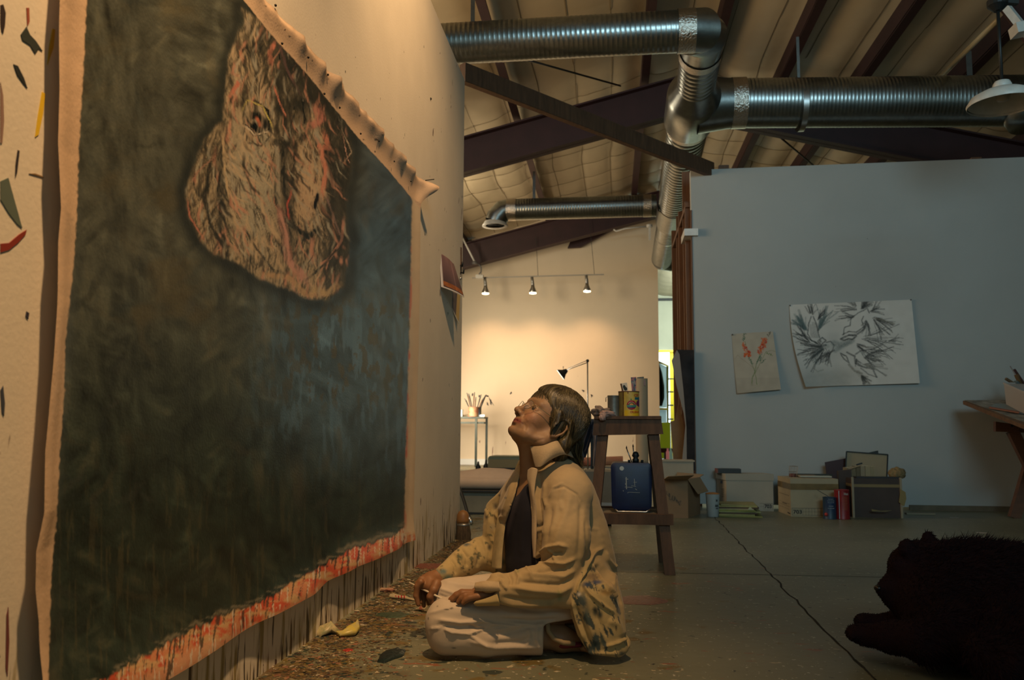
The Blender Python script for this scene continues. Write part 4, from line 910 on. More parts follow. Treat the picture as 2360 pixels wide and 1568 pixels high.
# cardboard tube standing on the floor behind
tb = thing('cardboard_tube', (wp(1479, 1195, 6.35).x, 6.35, 0), 'tall upright cardboard tube behind the yellow can', 'tube')
a = wp(1464.5, 950, 6.35).x; b = wp(1493.5, 950, 6.35).x
q = MB(); q.lathe(((a + b) / 2, 6.35, 0), [((b - a) / 2, 0.001), ((b - a) / 2, wp(1479, 873, 6.35).z), ((b - a) / 2 - 0.006, wp(1479, 873, 6.35).z), ((b - a) / 2 - 0.006, 0.6)], 36, cap=False); q.build('sleeve', mat('kraft_tube', (0.42, 0.31, 0.19), 0.7, var=0.1, vscale=4), tb, True, angle=40)
q = MB(); q.box((a + 0.06, 6.35 - (b - a) / 2 - 0.001, wp(1479, 890, 6.35).z), (a + 0.075, 6.35 - 0.03, wp(1479, 877, 6.35).z)); q.build('paper_tag', mat('grey_tag', (0.30, 0.20, 0.18), 0.8), tb)
# grey cart left of the bin
cx0 = thing('utility_cart', (wp(1395, 1130, 5.6).x, 5.6, 0), 'battered grey metal drawer cart glimpsed behind the stand legs', 'cart')
a = wp(1345, 1170, 5.6); b = wp(1418, 1088, 5.6)
MB().box((a.x, 5.6, 0.1), (b.x, 5.95, b.z)).build('body', mat('grey_cart', (0.12, 0.12, 0.10), 0.6, var=0.2), cx0)
MB().box((a.x + 0.01, 5.592, 0.14), (b.x - 0.01, 5.6, 0.16)).build('handle', CHROME, cx0)
for x in (a.x + 0.03, b.x - 0.04):
    q = MB(); q.lathe((x, 5.7, 0.05), [(0.05, -0.012), (0.05, 0.012)], 16, 'X'); q.build('wheel', BLACK, cx0, True)
# rag on the stand
def lump(name, c, sx, sy, sz, m, seed, label=None, cat=None, parent=None, amp=0.45, freq=2.2, n=40):
    u = np.linspace(0, 2 * PI, n); v = np.linspace(-PI / 2, PI / 2, n // 2); U, V_ = np.meshgrid(u, v, indexing='ij')
    d = np.stack([np.cos(V_) * np.cos(U), np.cos(V_) * np.sin(U), np.sin(V_)], -1).reshape(-1, 3)
    k = 1 + amp * (fbm(d[:, 0] * freq + d[:, 2] * 1.3 + 9, d[:, 1] * freq + d[:, 2] * 1.7 + 5, seed, 3) - 0.5) * 2 + 0.12 * np.abs(np.sin(6 * d[:, 0] + 4 * d[:, 2] + 3 * vn(d[:, 1] * 3, d[:, 2] * 3, seed)))
    P = d * k[:, None] * np.array([sx, sy, sz]) + np.array(c); P[:, 2] = np.maximum(P[:, 2], c[2] - sz * 0.85)
    o = np_mesh(name, P, grid_faces(n, n // 2), m, parent)
    if label: tag(o, label, cat)
    return o
rag = mat('pink_rag', (0.40, 0.27, 0.23), 0.9, bump=0.2)
rg = thing('paint_rag', wp(1388, 965, SY), 'crumpled dusky pink rag draped on the stand corner', 'rag')
c = wp(1385, 950, SY + 0.05)
lump('cloth', (c.x, SY + 0.06, tz + 0.020), 0.038, 0.04, 0.024, mat('grey_rag', (0.22, 0.17, 0.14), 0.9), 3, parent=rg, amp=0.7)
lump('fold', wp(1398, 955, SY + 0.0), 0.030, 0.03, 0.016, rag, 8, parent=rg, amp=0.8)
lump('fold', wp(1389, 961, SY - 0.035), 0.014, 0.012, 0.020, rag, 12, parent=rg, amp=0.5)
# ---------------- things against the studs and the grey wall ----------------
def slab(name, px, Y, th, m, parent=None):
    q = MB(); P = [W(x, y, Y=(Y(x, y) if callable(Y) else Y)) for x, y in px]; q.prism(P, (0, th, 0)); return q.build(name, m, parent)
DP = mat('dark_painting', (0.020, 0.018, 0.020), 0.9, color2=(0.045, 0.042, 0.042), vscale=5, spec=0.1)
dpn = thing('leaning_canvas', wp(1590, 1060, 7.15), 'loose dark painted canvas leaning on the stud end, pale back curling out', 'painting')
slab('painted_side', [(1560, 806), (1599, 807), (1602, 1085), (1582, 1085), (1580, 970), (1563, 830)], 7.16, 0.01, DP, dpn)
slab('canvas_back', [(1560, 807), (1548, 831), (1560, 892), (1576, 953), (1580, 981), (1571, 1075), (1583, 1075), (1582, 985), (1575, 899), (1566, 817)], 7.10, 0.012, mat('canvas_back', (0.26, 0.23, 0.20), 0.9), dpn)
tbd = slab('hardboard_sheet', [(1545, 972), (1556, 969), (1564, 930), (1573, 968), (1576, 990), (1570, 1155), (1558, 1155), (1549, 1020)], 7.45, 0.01, mat('hardboard', (0.22, 0.13, 0.055), 0.7, var=0.2)); tag(tbd, 'warped tan hardboard sheet standing behind the pale canvas edge', 'board')
tbd.location.z -= 0.0
# cream crate
cr = thing('cream_crate', wp(1560, 1095, 6.95), 'cream painted open crate behind the open carton', 'crate')
a = wp(1527, 1160, 6.9); b = wp(1598, 1065, 6.9); cm = mat('cream_paint', (0.40, 0.35, 0.26), 0.7, var=0.1)
MB().box((a.x, 6.9, 0.0), (b.x, 7.12, b.z)).build('box', cm, cr); MB().box((a.x - 0.008, 6.89, b.z), (b.x + 0.01, 7.13, b.z + 0.012)).build('rim', cm, cr)
# open carton
KR = mat('kraft_card', (0.27, 0.165, 0.085), 0.8, var=0.12, vscale=5); KR2 = mat('kraft_inside', (0.33, 0.22, 0.12), 0.8)
cb = thing('open_carton', wp(1575, 1186, 6.3), 'brown open carton with splayed flaps and black scribble', 'box')
Yf = 6.3; F0 = wp(1531, 1187, Yf); F1 = wp(1586, 1187, Yf); F0.z = F1.z = 0; top = wp(1586, 1106, Yf).z; R1 = wp(1614, 1178, 6.62); R1.z = 0; L1 = R1 + (F0 - F1)
q = MB(); upv = Vector((0, 0, top)); q.hexa([F0, F1, R1, L1, F0 + upv, F1 + upv, R1 + upv, L1 + upv]); q.build('body', KR, cb)
q = MB(); q.prism([F1 + upv, R1 + upv, wp(1632, 1133, 6.7), wp(1609, 1140, 6.4)], (0.002, 0, 0.003)); q.build('flap', KR2, cb)
q = MB(); q.prism([F0 + upv, F1 + upv, wp(1600, 1096, 6.15), wp(1540, 1099, 6.1)], (0, 0, 0.004)); q.build('flap', KR2, cb)
q = MB(); q.prism([L1 + upv, R1 + upv, wp(1622, 1095, 6.8), wp(1560, 1090, 6.85)], (0, 0, 0.004)); q.build('flap', KR2, cb)
q = MB(); rn = random.Random(4); pts = []
for k in range(26): t_ = k / 25; pts.append(wp(1536 + 34 * t_ + rn.uniform(-4, 4), 1138 + 26 * t_ + rn.uniform(-8, 8), Yf - 0.002))
for k in range(25): q.bar(pts[k], pts[k + 1], 0.002, 0.001, up=(0, 1, 0))
q.build('scribble', BLACK, cb)['kind'] = 'stuff'
# little white pail
pa = thing('white_pail', (wp(1643, 1182, 6.45).x, 6.45, 0), 'small white printed pail with an orange lid beside the carton', 'pail')
c = Vector((wp(1643, 1182, 6.45).x, 6.45, 0)); zt_ = wp(1643, 1139, 6.45).z
q = MB(); q.lathe(c, [(0.040, 0.0), (0.043, 0.004), (0.050, zt_ - 0.01), (0.052, zt_)], 30); q.build('body', mat('pail_white', (0.36, 0.40, 0.40), 0.5), pa, True, angle=40)
q = MB(); q.lathe(c, [(0.052, zt_), (0.050, zt_ + 0.006), (0.02, zt_ + 0.012)], 30); q.build('lid', mat('orange_paint', (0.42, 0.17, 0.04), 0.6), pa, True)
q = MB(); 
for (x, y, w_, h_) in ((1652, 1154, 3, 4), (1652, 1166, 6, 4), (1653, 1172, 5, 1.5)):
    p = wp(x, y, 6.40); q.box((p.x - w_ * .0033 / 2, 6.395, p.z - h_ * .0033 / 2), (p.x + w_ * .0033 / 2, 6.402, p.z + h_ * .0033 / 2))
q.build('printed_marks', BLACK, pa)['kind'] = 'stuff'
# archive boxes
CARD = mat('white_card', (0.37, 0.345, 0.28), 0.8, var=0.08, vscale=6); CARD2 = mat('buff_card', (0.40, 0.33, 0.21), 0.8, var=0.1, vscale=6)
INK = mat('print_ink', (0.02, 0.02, 0.02), 0.7); TAPE = mat('brown_tape', (0.20, 0.13, 0.045), 0.25, var=0.3, vscale=14)
def hexbox(F0, F1, B1, h, name, m, par, grow=0.0, z0=0.0):
    F0 = Vector(F0); F1 = Vector(F1); B1 = Vector(B1); B0 = F0 + (B1 - F1)
    cc = (F0 + B1) / 2; pts = []
    for p in (F0, F1, B1, B0):
        d = (p - cc); d.z = 0; p2 = p + d.normalized() * grow; pts.append(Vector((p2.x, p2.y, z0)))
    q = MB(); q.hexa(pts + [Vector((p.x, p.y, z0 + h)) for p in pts]); return q.build(name, m, par)
def face_pt(F0, F1, u, v, off=-0.0015): p = Vector(F0) + (Vector(F1) - Vector(F0)) * u; n = Vector(((F1 - F0).y, -(F1 - F0).x, 0)).normalized(); return p + n * abs(off) + Vector((0, 0, v))
def frame_lines(F0, F1, rects, par):
    q = MB()
    for (u0, v0, u1, v1, w_) in rects:
        q.bar(face_pt(F0, F1, u0, v0), face_pt(F0, F1, u1, v1), w_, 0.0006, up=(F1 - F0).cross(Vector((0, 0, 1))))
    q.build('printed_lines', INK, par)['kind'] = 'stuff'
b1 = thing('archive_box', (wp(1728, 1168, 6.95).x, 7.0, 0), 'white lidded archive box marked 703, dark block on its lid', 'box')
F0 = wp(1675, 1168, 6.93); F1 = wp(1783, 1167, 6.95); F0.z = F1.z = 0; Sd = wp(1653, 1160, 7.15); B1_ = F1 + (Vector((Sd.x, Sd.y, 0)) - F0); hh = wp(1728, 1108, 6.94).z
hexbox(F0, F1, B1_, hh, 'body', CARD, b1); hexbox(F0, F1, B1_, wp(1728, 1093, 6.94).z - hh + 0.0, 'lid', CARD, b1, 0.008, hh)
W1 = (F1 - F0).length
text_mesh('703', 'lettering', face_pt(F0, F1, 0.805, 0.022), face_pt(F0, F1, 0.955, 0.022), (0, 0, 0.030), INK, b1, bold=0.03)
frame_lines(F0, F1, [(0.70, 0.06, 0.98, 0.06, 0.0015), (0.70, 0.035, 0.79, 0.035, 0.001), (0.79, 0.01, 0.79, 0.058, 0.001), (0.98, 0.01, 0.98, 0.06, 0.001), (0.79, 0.01, 0.98, 0.01, 0.001), (0.8, 0.053, 0.96, 0.053, 0.001)], b1)
G0 = Vector((Sd.x, Sd.y, 0)); 
q = MB(); q.bar(face_pt(G0, F0, 0.62, hh - 0.03), face_pt(G0, F0, 0.62, hh - 0.008), 0.03, 0.001, up=(0, 1, 0)); 
for k in range(5): q.bar(face_pt(G0, F0, 0.5, 0.10 + 0.015 * k), face_pt(G0, F0, 0.75, 0.105 + 0.015 * k), 0.003, 0.0006, up=(0, 1, 0))
q.build('printed_marks', INK, b1)['kind'] = 'stuff'
zl = wp(1728, 1093, 6.94).z
bk = thing('black_block', wp(1680, 1090, 7.0), 'black slab with an orange end resting on the lidded archive box', 'block')
a = wp(1655, 1094, 7.0); b = wp(1708, 1081.5, 7.0); MB().box((a.x, 7.0, zl + 0.001), (b.x, 7.12, b.z)).build('slab', BLACK, bk); MB().box((a.x - 0.012, 7.0, zl + 0.001), (a.x, 7.12, b.z)).build('orange_end', mat('rust_end', (0.20, 0.06, 0.03), 0.6), bk)
b2 = thing('archive_box', (wp(1878, 1178, 6.55).x, 6.7, 0), 'buff open archive box marked 703 with brown tape and folders', 'box')
F0 = wp(1823, 1178, 6.55); F1 = wp(1934, 1177, 6.57); F0.z = F1.z = 0; Sd = wp(1794, 1163, 6.95); B1_ = F1 + (Vector((Sd.x, Sd.y, 0)) - F0); h2 = wp(1878, 1103, 6.56).z
hexbox(F0, F1, B1_, h2 - 0.004, 'body', CARD2, b2); G0 = Vector((Sd.x, Sd.y, 0))
hexbox(F0, F1, B1_, 0.045, 'tape', TAPE, b2, 0.002, h2 - 0.085)
text_mesh('703', 'lettering', face_pt(F0, F1, 0.045, 0.020), face_pt(F0, F1, 0.225, 0.020), (0, 0, 0.028), INK, b2, bold=0.03)
L_ = [(0.025, 0.062, 0.68, 0.062, 0.0015), (0.025, 0.010, 0.68, 0.010, 0.0015), (0.025, 0.01, 0.025, 0.062, 0.0015), (0.245, 0.035, 0.68, 0.035, 0.001), (0.04, 0.054, 0.23, 0.054, 0.001)] + [(u, 0.01, u, 0.062, 0.001) for u in np.linspace(0.245, 0.68, 8)]
frame_lines(F0, F1, L_, b2)
frame_lines(G0, F0, [(0.1, 0.15, 0.9, 0.148, 0.002), (0.1, 0.09, 0.9, 0.088, 0.001), (0.1, 0.07, 0.9, 0.068, 0.001), (0.1, 0.05, 0.9, 0.048, 0.001), (0.35, 0.082, 0.7, 0.081, 0.004), (0.75, 0.02, 0.95, 0.019, 0.008)], b2)
for k, (x0_, x1_, yt, cc, lab) in enumerate(((1830, 1918, 1094, (0.02, 0.03, 0.02), 'black edged folder at the back of the buff box'), (1832, 1880, 1096, (0.30, 0.14, 0.04), 'orange folder lying in the buff box'), (1845, 1917, 1098, (0.42, 0.40, 0.32), 'white papers lying in front in the buff box'))):
    Y_ = 6.9 - 0.1 * k; a = wp(x0_, 1104, Y_); b = wp(x1_, yt, Y_)
    tag(MB().box((a.x, Y_, h2 + 0.0), (b.x, Y_ + 0.08, max(b.z, h2 + 0.004))).build('folder', mat('folder_%d' % k, cc, 0.6)), lab, 'folder')
jc = thing('wire_jar', wp(1828, 1100, 6.8), 'small wire basket jar leaning up from the buff archive box', 'jar')
q = MB(); c = wp(1827, 1101, 6.8); tp2 = wp(1829, 1075, 6.8)
for k in range(8):
    a = 2 * PI * k / 8; q.tube([c + Vector((0.03 * math.cos(a), 0.03 * math.sin(a), 0)), tp2 + Vector((0.033 * math.cos(a), 0.033 * math.sin(a), 0))], 0.0012, 4)
for t_ in (0, 0.5, 1.0):
    q.tube([c.lerp(tp2, t_) + Vector((0.032 * math.cos(2 * PI * k / 12), 0.032 * math.sin(2 * PI * k / 12), 0)) for k in range(13)], 0.0014, 4)
q.build('wire_mesh', CHROME, jc)['kind'] = 'stuff'
q = MB(); q.lathe(c, [(0.026, 0.0), (0.026, 0.03)], 16); q.build('contents', mat('red_brown', (0.14, 0.04, 0.03), 0.6), jc, True)
# yellow envelopes and papers stack
cols = [(0.30, 0.30, 0.09), (0.36, 0.33, 0.12), (0.10, 0.06, 0.04), (0.34, 0.35, 0.14), (0.28, 0.30, 0.07), (0.42, 0.36, 0.20), (0.09, 0.05, 0.03), (0.42, 0.39, 0.14), (0.34, 0.30, 0.12)]
rn = random.Random(8); z = 0.001
for k, cc in enumerate(cols):
    Y_ = 6.42; x0_ = wp(1659 + rn.uniform(-3, 3), 1180, Y_).x; x1_ = wp(1748 + rn.uniform(-14, 10) - (5 if k > 6 else 0), 1180, Y_).x; hh = rn.uniform(0.008, 0.014)
    q = MB(); sk = rn.uniform(-0.01, 0.02); q.hexa([(x0_, Y_ + sk, z), (x1_, Y_ - sk, z), (x1_ + 0.02, Y_ + 0.26, z), (x0_ + 0.01, Y_ + 0.26, z), (x0_, Y_ + sk, z + hh), (x1_, Y_ - sk, z + hh), (x1_ + 0.02, Y_ + 0.26, z + hh), (x0_ + 0.01, Y_ + 0.26, z + hh)])
    tag(q.build('paper_packet', mat('packet_%d' % k, cc, 0.75, var=0.25, vscale=12)), ['lowest olive', 'second buff', 'brown', 'fourth pale green', 'fifth olive', 'cream', 'thin dark', 'broad yellow', 'topmost buff'][k] + ' packet in the yellow paper stack before the lidded box', 'paper', 'papers stacked before the boxes'); z += hh
q = MB(); q.prism([wp(1722, 1176, 6.40), wp(1737, 1176, 6.40), wp(1729, 1168, 6.40)], (0, 0.004, 0)); tag(q.build('paper_scrap', mat('pale_scrap', (0.42, 0.42, 0.26), 0.8)), 'pale triangular paper corner against the paper stack', 'paper')
# cans by the boxes
c = Vector((wp(1912, 1179, 6.42).x, 6.42, 0)); zz_ = wp(1912, 1146, 6.42).z
t = thing('blue_can', c, 'small blue paint can with white lettering, left of the red can', 'can'); q = MB(); q.lathe(c, [(0.046, 0), (0.0465, 0.003), (0.045, 0.006), (0.045, zz_ - 0.006), (0.047, zz_), (0.04, zz_), (0.039, zz_ - 0.01)], 30); q.build('body', mat('blue_label', (0.010, 0.03, 0.085), 0.45, color2=(0.02, 0.05, 0.07), vscale=12), t, True, angle=35)
q = MB()
for k, (x, y, w_) in enumerate(((1912, 1150, 10), (1913, 1154, 13), (1913, 1158, 12), (1912, 1166, 8), (1914, 1171, 12))):
    for j in range(4):
        an = (j - 1.5) * 0.22 * w_ / 10; p = c + Vector((0.0462 * math.sin(an), -0.0462 * math.cos(an), wp(x, y, 6.42).z)); q.bar(p - Vector((0.004, 0, 0)), p + Vector((0.004, 0, 0)), 0.0022, 0.0008, up=(0, 1, 0))
q.build('lettering', mat('print_white', (0.4, 0.42, 0.42), 0.6), t)['kind'] = 'stuff'
q = MB(); q.ball(c + Vector((-0.032, -0.032, 0.035)), 0.013, 10, 6); q.build('red_spot', RED, t, True)
q = MB(); q.tube([c + Vector((0, 0, zz_)), wp(1884, 1130, 6.44)], 0.0022, 5); tag(q.build('thin_stick', BLACK), 'thin dark stick leaning out of the small blue can', 'stick')
c = Vector((wp(1941, 1180, 6.44).x, 6.44, 0)); zz_ = wp(1941, 1129, 6.44).z; rr = 0.052
t = thing('red_can', c, 'tall red tin with white and yellow print among the boxes', 'can'); q = MB(); q.lathe(c, [(rr, 0), (rr * 1.02, 0.003), (rr, 0.006), (rr, zz_ - 0.006), (rr * 1.02, zz_ - 0.002), (rr, zz_), (rr * 0.9, zz_ - 0.003)], 32); q.build('body', mat('red_tin', (0.22, 0.012, 0.014), 0.4), t, True, angle=35)
WHT = mat('print_cream', (0.45, 0.42, 0.36), 0.6)
can_text('Hot', 1945, 1956, 1142, 1136, WHT, c, rr, t)
q = MB(); ylw = mat('print_ochre', (0.36, 0.17, 0.05), 0.6)
for k in range(9):
    y = 1145 + k * 3.6
    for j in range(4):
        an = 0.0 + (j - 0.5) * 0.18; p = c + Vector(((rr + 0.0008) * math.sin(an), -(rr + 0.0008) * math.cos(an), wp(1941, y, 6.44).z)); q.bar(p - Vector((0.0035, 0, 0)), p + Vector((0.0035, 0, 0)), 0.002, 0.0006, up=(0, 1, 0))
q.build('small_print', ylw, t)['kind'] = 'stuff'
q = MB(); q.bar(c + Vector((-0.03, -0.0435, 0.005)), c + Vector((-0.03, -0.0435, zz_ - 0.005)), 0.004, 0.002, up=(0, 1, 0)); q.build('seam', CHROME, t)
# dark file box
DF = mat('dark_brown_card', (0.055, 0.036, 0.028), 0.7, var=0.2)
b3 = thing('file_box', (wp(2020, 1178, 6.6).x, 6.75, 0), 'dark brown file box bound with tan strapping beside the red tin', 'box')
F0 = wp(1966, 1178, 6.56); F1 = wp(2078, 1178, 6.56); F0.z = F1.z = 0; B1_ = F1 + Vector((0.0, 0.30, 0)); h3 = wp(2020, 1104, 6.56).z
hexbox(F0, F1, B1_, h3, 'body', DF, b3); hexbox(F0, F1, B1_, 0.022, 'strap_band', mat('tan_strap', (0.20, 0.14, 0.055), 0.6), b3, 0.005, h3 - 0.062)
for x in (F0.x - 0.005, F1.x - 0.008): MB().box((x, F0.y - 0.012, 0), (x + 0.014, F0.y + 0.003, h3 + 0.01)).build('corner_post', mat('pale_post', (0.28, 0.23, 0.15), 0.7), b3)
slab('torn_flap', [(2076, 1128), (2087, 1135), (2089, 1150), (2084, 1168), (2072, 1158)], 6.54, 0.006, mat('tan_paper', (0.24, 0.18, 0.07), 0.8), b3)
slab('torn_paper', [(2008, 1174), (2030, 1178), (2056, 1177), (2040, 1180), (2010, 1179)], 6.5, 0.006, mat('tan_paper2', (0.20, 0.15, 0.06), 0.8), b3)
brd = thing('framed_board', wp(2000, 1100, 6.95), 'blank tan board with a thin black frame leaning over the dark file box', 'board')
Pb = [(1951, 1041), (2046, 1048), (2041, 1163), (1944, 1163)]
slab('board', Pb, 7.0, 0.01, mat('tan_board', (0.34, 0.27, 0.165), 0.7, var=0.08), brd)
q = MB(); PP = [wp(x, y, 6.995) for x, y in Pb]
for i in range(4): q.bar(PP[i], PP[(i + 1) % 4], 0.008, 0.012, up=(0, 1, 0))
q.build('frame', BLACK, brd)
brd2 = slab('dark_folder', [(1902, 1066), (1950, 1057), (1960, 1163), (1914, 1163)], 7.06, 0.02, mat('maroon_folder', (0.040, 0.018, 0.022), 0.6)); tag(brd2, 'dark maroon portfolio leaning left of the framed board', 'folder')
brd3 = slab('black_folder', [(2002, 1044), (2024, 1039), (2034, 1171), (2010, 1171)], 7.08, 0.02, BLACK); tag(brd3, 'black folder corner peeking above the framed board', 'folder')
blk = slab('brown_box', [(1932, 1086), (1962, 1083), (1968, 1174), (1938, 1174)], 6.72, 0.05, DF); tag(blk, 'small brown carton behind the red tin', 'box')
books = [(1953, 1964, 1079, (0.24, 0.20, 0.12), 'cream'), (1964.5, 1973, 1078, (0.19, 0.15, 0.08), 'olive'), (1974, 1983, 1076, (0.16, 0.12, 0.06), 'brown'), (1984, 1994, 1075, (0.33, 0.26, 0.16), 'buff'), (1995, 2006, 1075, (0.38, 0.30, 0.17), 'ochre'), (2006.5, 2015, 1076, (0.34, 0.27, 0.15), 'rightmost tan')]
for k, (xl, xr_, yt, cc, nm) in enumerate(books):
    Y_ = 6.80; t = thing('book', wp((xl + xr_) / 2, 1104, Y_), '%s book spine standing at the back of the dark file box' % nm, 'book', 'books in the file box')
    slab('cover', [(xl, 1106), (xl - 1 + 0.0, yt), (xr_ - 1, yt - 0.5), (xr_ + 0.5, 1106)], Y_, 0.12, mat('book_%d' % k, cc, 0.7, var=0.2), t)
    slab('page_block', [(xl + 1.2, yt + 0.8), (xl + 1.2, yt - 0.2), (xr_ - 1.4, yt - 0.7), (xr_ - 1.4, yt + 0.5)], Y_ + 0.002, 0.115, mat('pages_%d' % k, (0.45, 0.42, 0.3), 0.9), t)
q = MB().bar(wp(1955, 1082, 6.78), wp(1985, 1073, 6.78), 0.012, 0.006).build('ruler', mat('pale_wood', (0.30, 0.22, 0.12), 0.6)); tag(q, 'pale stick lying across the books in the file box', 'ruler')
q = MB().bar(wp(1974, 1072, 6.76), wp(1987, 1068, 6.76), 0.014, 0.010).build('clip', BLACK); tag(q, 'black clip on top of the books', 'clip')
q = MB().box(tuple(wp(1974, 1114, 6.60)), tuple(wp(2068, 1099, 6.68))).build('black_tray', mat('soft_black', (0.02, 0.018, 0.02), 0.6)); tag(q, 'black tray lying along the front of the file box', 'tray')
c = wp(2067, 1092, 6.7); lump('sea_sponge', c, 0.058, 0.05, 0.042, mat('sponge', (0.26, 0.18, 0.08), 0.95, bump=1.0, bscale=90), 21, 'shaggy tan natural sponge on the corner of the file box', 'sponge', amp=0.25, freq=4, n=60)
q = MB().box((wp(2084, 1170, 6.9).x, 6.85, 0.001), (wp(2150, 1170, 6.9).x, 6.90, 0.012)).build('batten', mat('pale_batten', (0.26, 0.22, 0.15), 0.8)); tag(q, 'thin pale batten lying on the floor right of the file box', 'batten')
for (x, y) in ((2262, 1229), (2199, 1194)):
    c = W(x, y, Z=0.001); q = MB(); q.add([c + Vector((-0.03, 0.01, 0)), c + Vector((0.02, -0.012, 0)), c + Vector((0.035, -0.004, 0.002)), c + Vector((-0.02, 0.018, 0.002))], [(0, 1, 2, 3)]); tag(q.build('paper_scrap', mat('scrap_white', (0.5, 0.45, 0.42), 0.8)), 'white paper scrap on the floor ' + ('behind the dog' if y > 1200 else 'near the grey wall base'), 'paper')
# drafting table at the right edge
dt = thing('drafting_table', (wp(2340, 1168, 6.7).x, 6.8, 0), 'tilted wooden drafting table on crossed legs at the right edge', 'table')
TW = mat('orange_wood', (0.13, 0.055, 0.026), 0.6, var=0.35, vscale=5, stretch=(1, 6, 6))
A0 = wp(2219, 924, 6.9); A1_ = wp(2420, 1004, 5.6); A2 = wp(2620, 1000, 5.7); A3 = wp(2560, 925, 7.1)
q = MB(); dz = Vector((0, 0, -0.028)); q.hexa([A0 + dz, A1_ + dz, A2 + dz, A3 + dz, A0, A1_, A2, A3]); q.build('board', mat('osb_top', (0.17, 0.085, 0.035), 0.7, color2=(0.10, 0.05, 0.022), vscale=25), dt)
q = MB(); dz = Vector((0, 0, 0.003)); q.prism([A0 + dz + Vector((0.01, 0.0, 0)), (A0 * 0.25 + A1_ * 0.75) + dz + Vector((0.05, 0.02, 0)), (A0 * 0.05 + A1_ * 0.95) + dz + Vector((0.3, 0.1, 0.0)), A3 + dz - Vector((0.3, 0.1, 0))], (0, 0, 0.002)); q.build('paper_cover', mat('stained_paper', (0.33, 0.30, 0.24), 0.8, color2=(0.10, 0.09, 0.07), vscale=12), dt)
slab('apron', [(2295, 972), (2420, 990), (2420, 1000), (2295, 995)], 6.6, 0.04, TW, dt)
q = MB(); q.bar(wp(2333, 994, 6.62), wp(2400, 1130, 6.62), 0.075, 0.05, up=(0, 1, 0)); q.build('leg', TW, dt)
p0 = wp(2336, 1172, 6.72); p0.z = 0; q = MB(); q.bar(p0, wp(2388, 1020, 6.72), 0.075, 0.05, up=(0, 1, 0)); q.build('leg', TW, dt)
q = MB(); q.bar(wp(2330, 982, 6.58), wp(2348, 976, 6.58), 0.018, 0.008, up=(0, 1, 0)); q.build('dark_handle', BLACK, dt)
def tilt(x, y, lift=0.0):
    n = (A1_ - A0).cross(A3 - A0).normalized(); d = ray(x, y); t = (A0 - O).dot(n) / d.dot(n); return O + d * t + Vector((0, 0, lift))
q = MB(); q.prism([tilt(2280, 941, .006), tilt(2296, 934, .006), tilt(2330, 935, .006), tilt(2375, 958, .006), tilt(2355, 957, .006)], (0, 0, 0.006)); tag(q.build('glass_palette', mat('grey_palette', (0.15, 0.18, 0.17), 0.4)), 'grey palette sheet lying on the drafting table', 'palette')
q = MB(); q.prism([tilt(2282, 944, .014), tilt(2350, 956, .014), tilt(2349, 958, .014), tilt(2280, 946, .014)], (0, 0, 0.008)); tag(q.build('ruler', mat('red_ruler', (0.22, 0.07, 0.035), 0.6)), 'reddish ruler along the palette on the drafting table', 'ruler')
tub = thing('white_tub', tilt(2350, 950), 'white plastic tub crammed with tools on the drafting table', 'tub')
a0 = tilt(2319, 936, .012); a1 = tilt(2372, 964, .012); a2 = a1 + Vector((0.35, 0.22, 0)); a3 = a0 + Vector((0.30, 0.10, 0)); u0 = wp(2316, 884, a0.y) - a0; u0.x -= 0.006; up_ = Vector((0, 0, u0.z))
ctr = (a0 + a1 + a2 + a3) / 4
q = MB(); top_ = [p + up_ + (p - ctr) * 0.04 for p in (a0, a1, a2, a3)]; q.hexa([a0, a1, a2, a3] + top_); q.build('body', mat('tub_white', (0.42, 0.38, 0.35), 0.5), tub)
q = MB()
for i in range(4): q.bar(top_[i], top_[(i + 1) % 4], 0.012, 0.012)
q.build('rim', mat('tub_rim', (0.45, 0.41, 0.38), 0.5), tub)
mt = top_[0]
tools = [((2352, 880), (2342, 864), 0.012, (0.14, 0.08, 0.03), 'tan wooden block'), ((2360, 890), (2328, 844), 0.004, (0.25, 0.24, 0.23), 'thin pale rod'), ((2368, 892), (2337, 852), 0.009, (0.06, 0.02, 0.015), 'dark red bar'), ((2345, 884), (2318, 873), 0.010, (0.12, 0.07, 0.03), 'brown offcut'), ((2352, 888), (2340, 880), 0.014, (0.10, 0.13, 0.13), 'grey-blue cloth roll')]
for (x0_, y0_), (x1_, y1_), r_, cc, lab in tools:
    p0 = wp(x0_, y0_ + 6, mt.y + 0.05); p1 = wp(x1_, y1_, mt.y + 0.03); tag(MB().bar(p0, p1, r_ * 2, r_ * 1.6).build('tool', mat('tool_' + lab.replace(' ', '_'), cc, 0.6)), lab + ' sticking out of the white tub', 'tool', 'things crammed in the white tub')
# ---------------- the big unstretched canvas ----------------
def ipx(pts, o_=0.0, Xp=LWX):
    Xp = LWX + o_
    P = [W(x, y, X=Xp) for x, y in pts]; return np.array([[p.y, p.z] for p in P])
left = ipx([(135, 0), (134, 200), (128, 330), (134, 480), (126, 560), (122, 700), (115, 800), (111, 855), (95, 1041), (93, 1182), (75, 1272), (75, 1358), (83, 1433), (83, 1560)], 0.030)
right = ipx([(984, 432), (969, 470), (968, 600), (965, 800), (957, 1050), (952, 1247)], 0.022)
bot = ipx([(83, 1650), (240, 1606), (382, 1568), (452, 1514 + 14), (603, 1433), (724, 1368), (760, 1340), (824, 1305), (870, 1288), (947, 1250)], 0.028)
top = ipx([(83, -2400), (400, -560), (617, 0), (678, 61), (760, 163), (837, 250), (900, 327), (965, 405), (984, 430)], 0.024)
def f1(a, k, x): 
    o = np.argsort(a[:, k]); return np.interp(x, a[o, k], a[o, 1 - k])
NS, NT = 430, 560
ypix = np.linspace(1 / 1.30, 1 / 4.2, NS); yn = 1 / ypix; s_ = (yn - yn.min()) / (yn.max() - yn.min())
t_ = np.linspace(0, 1, NT) ** 1.0
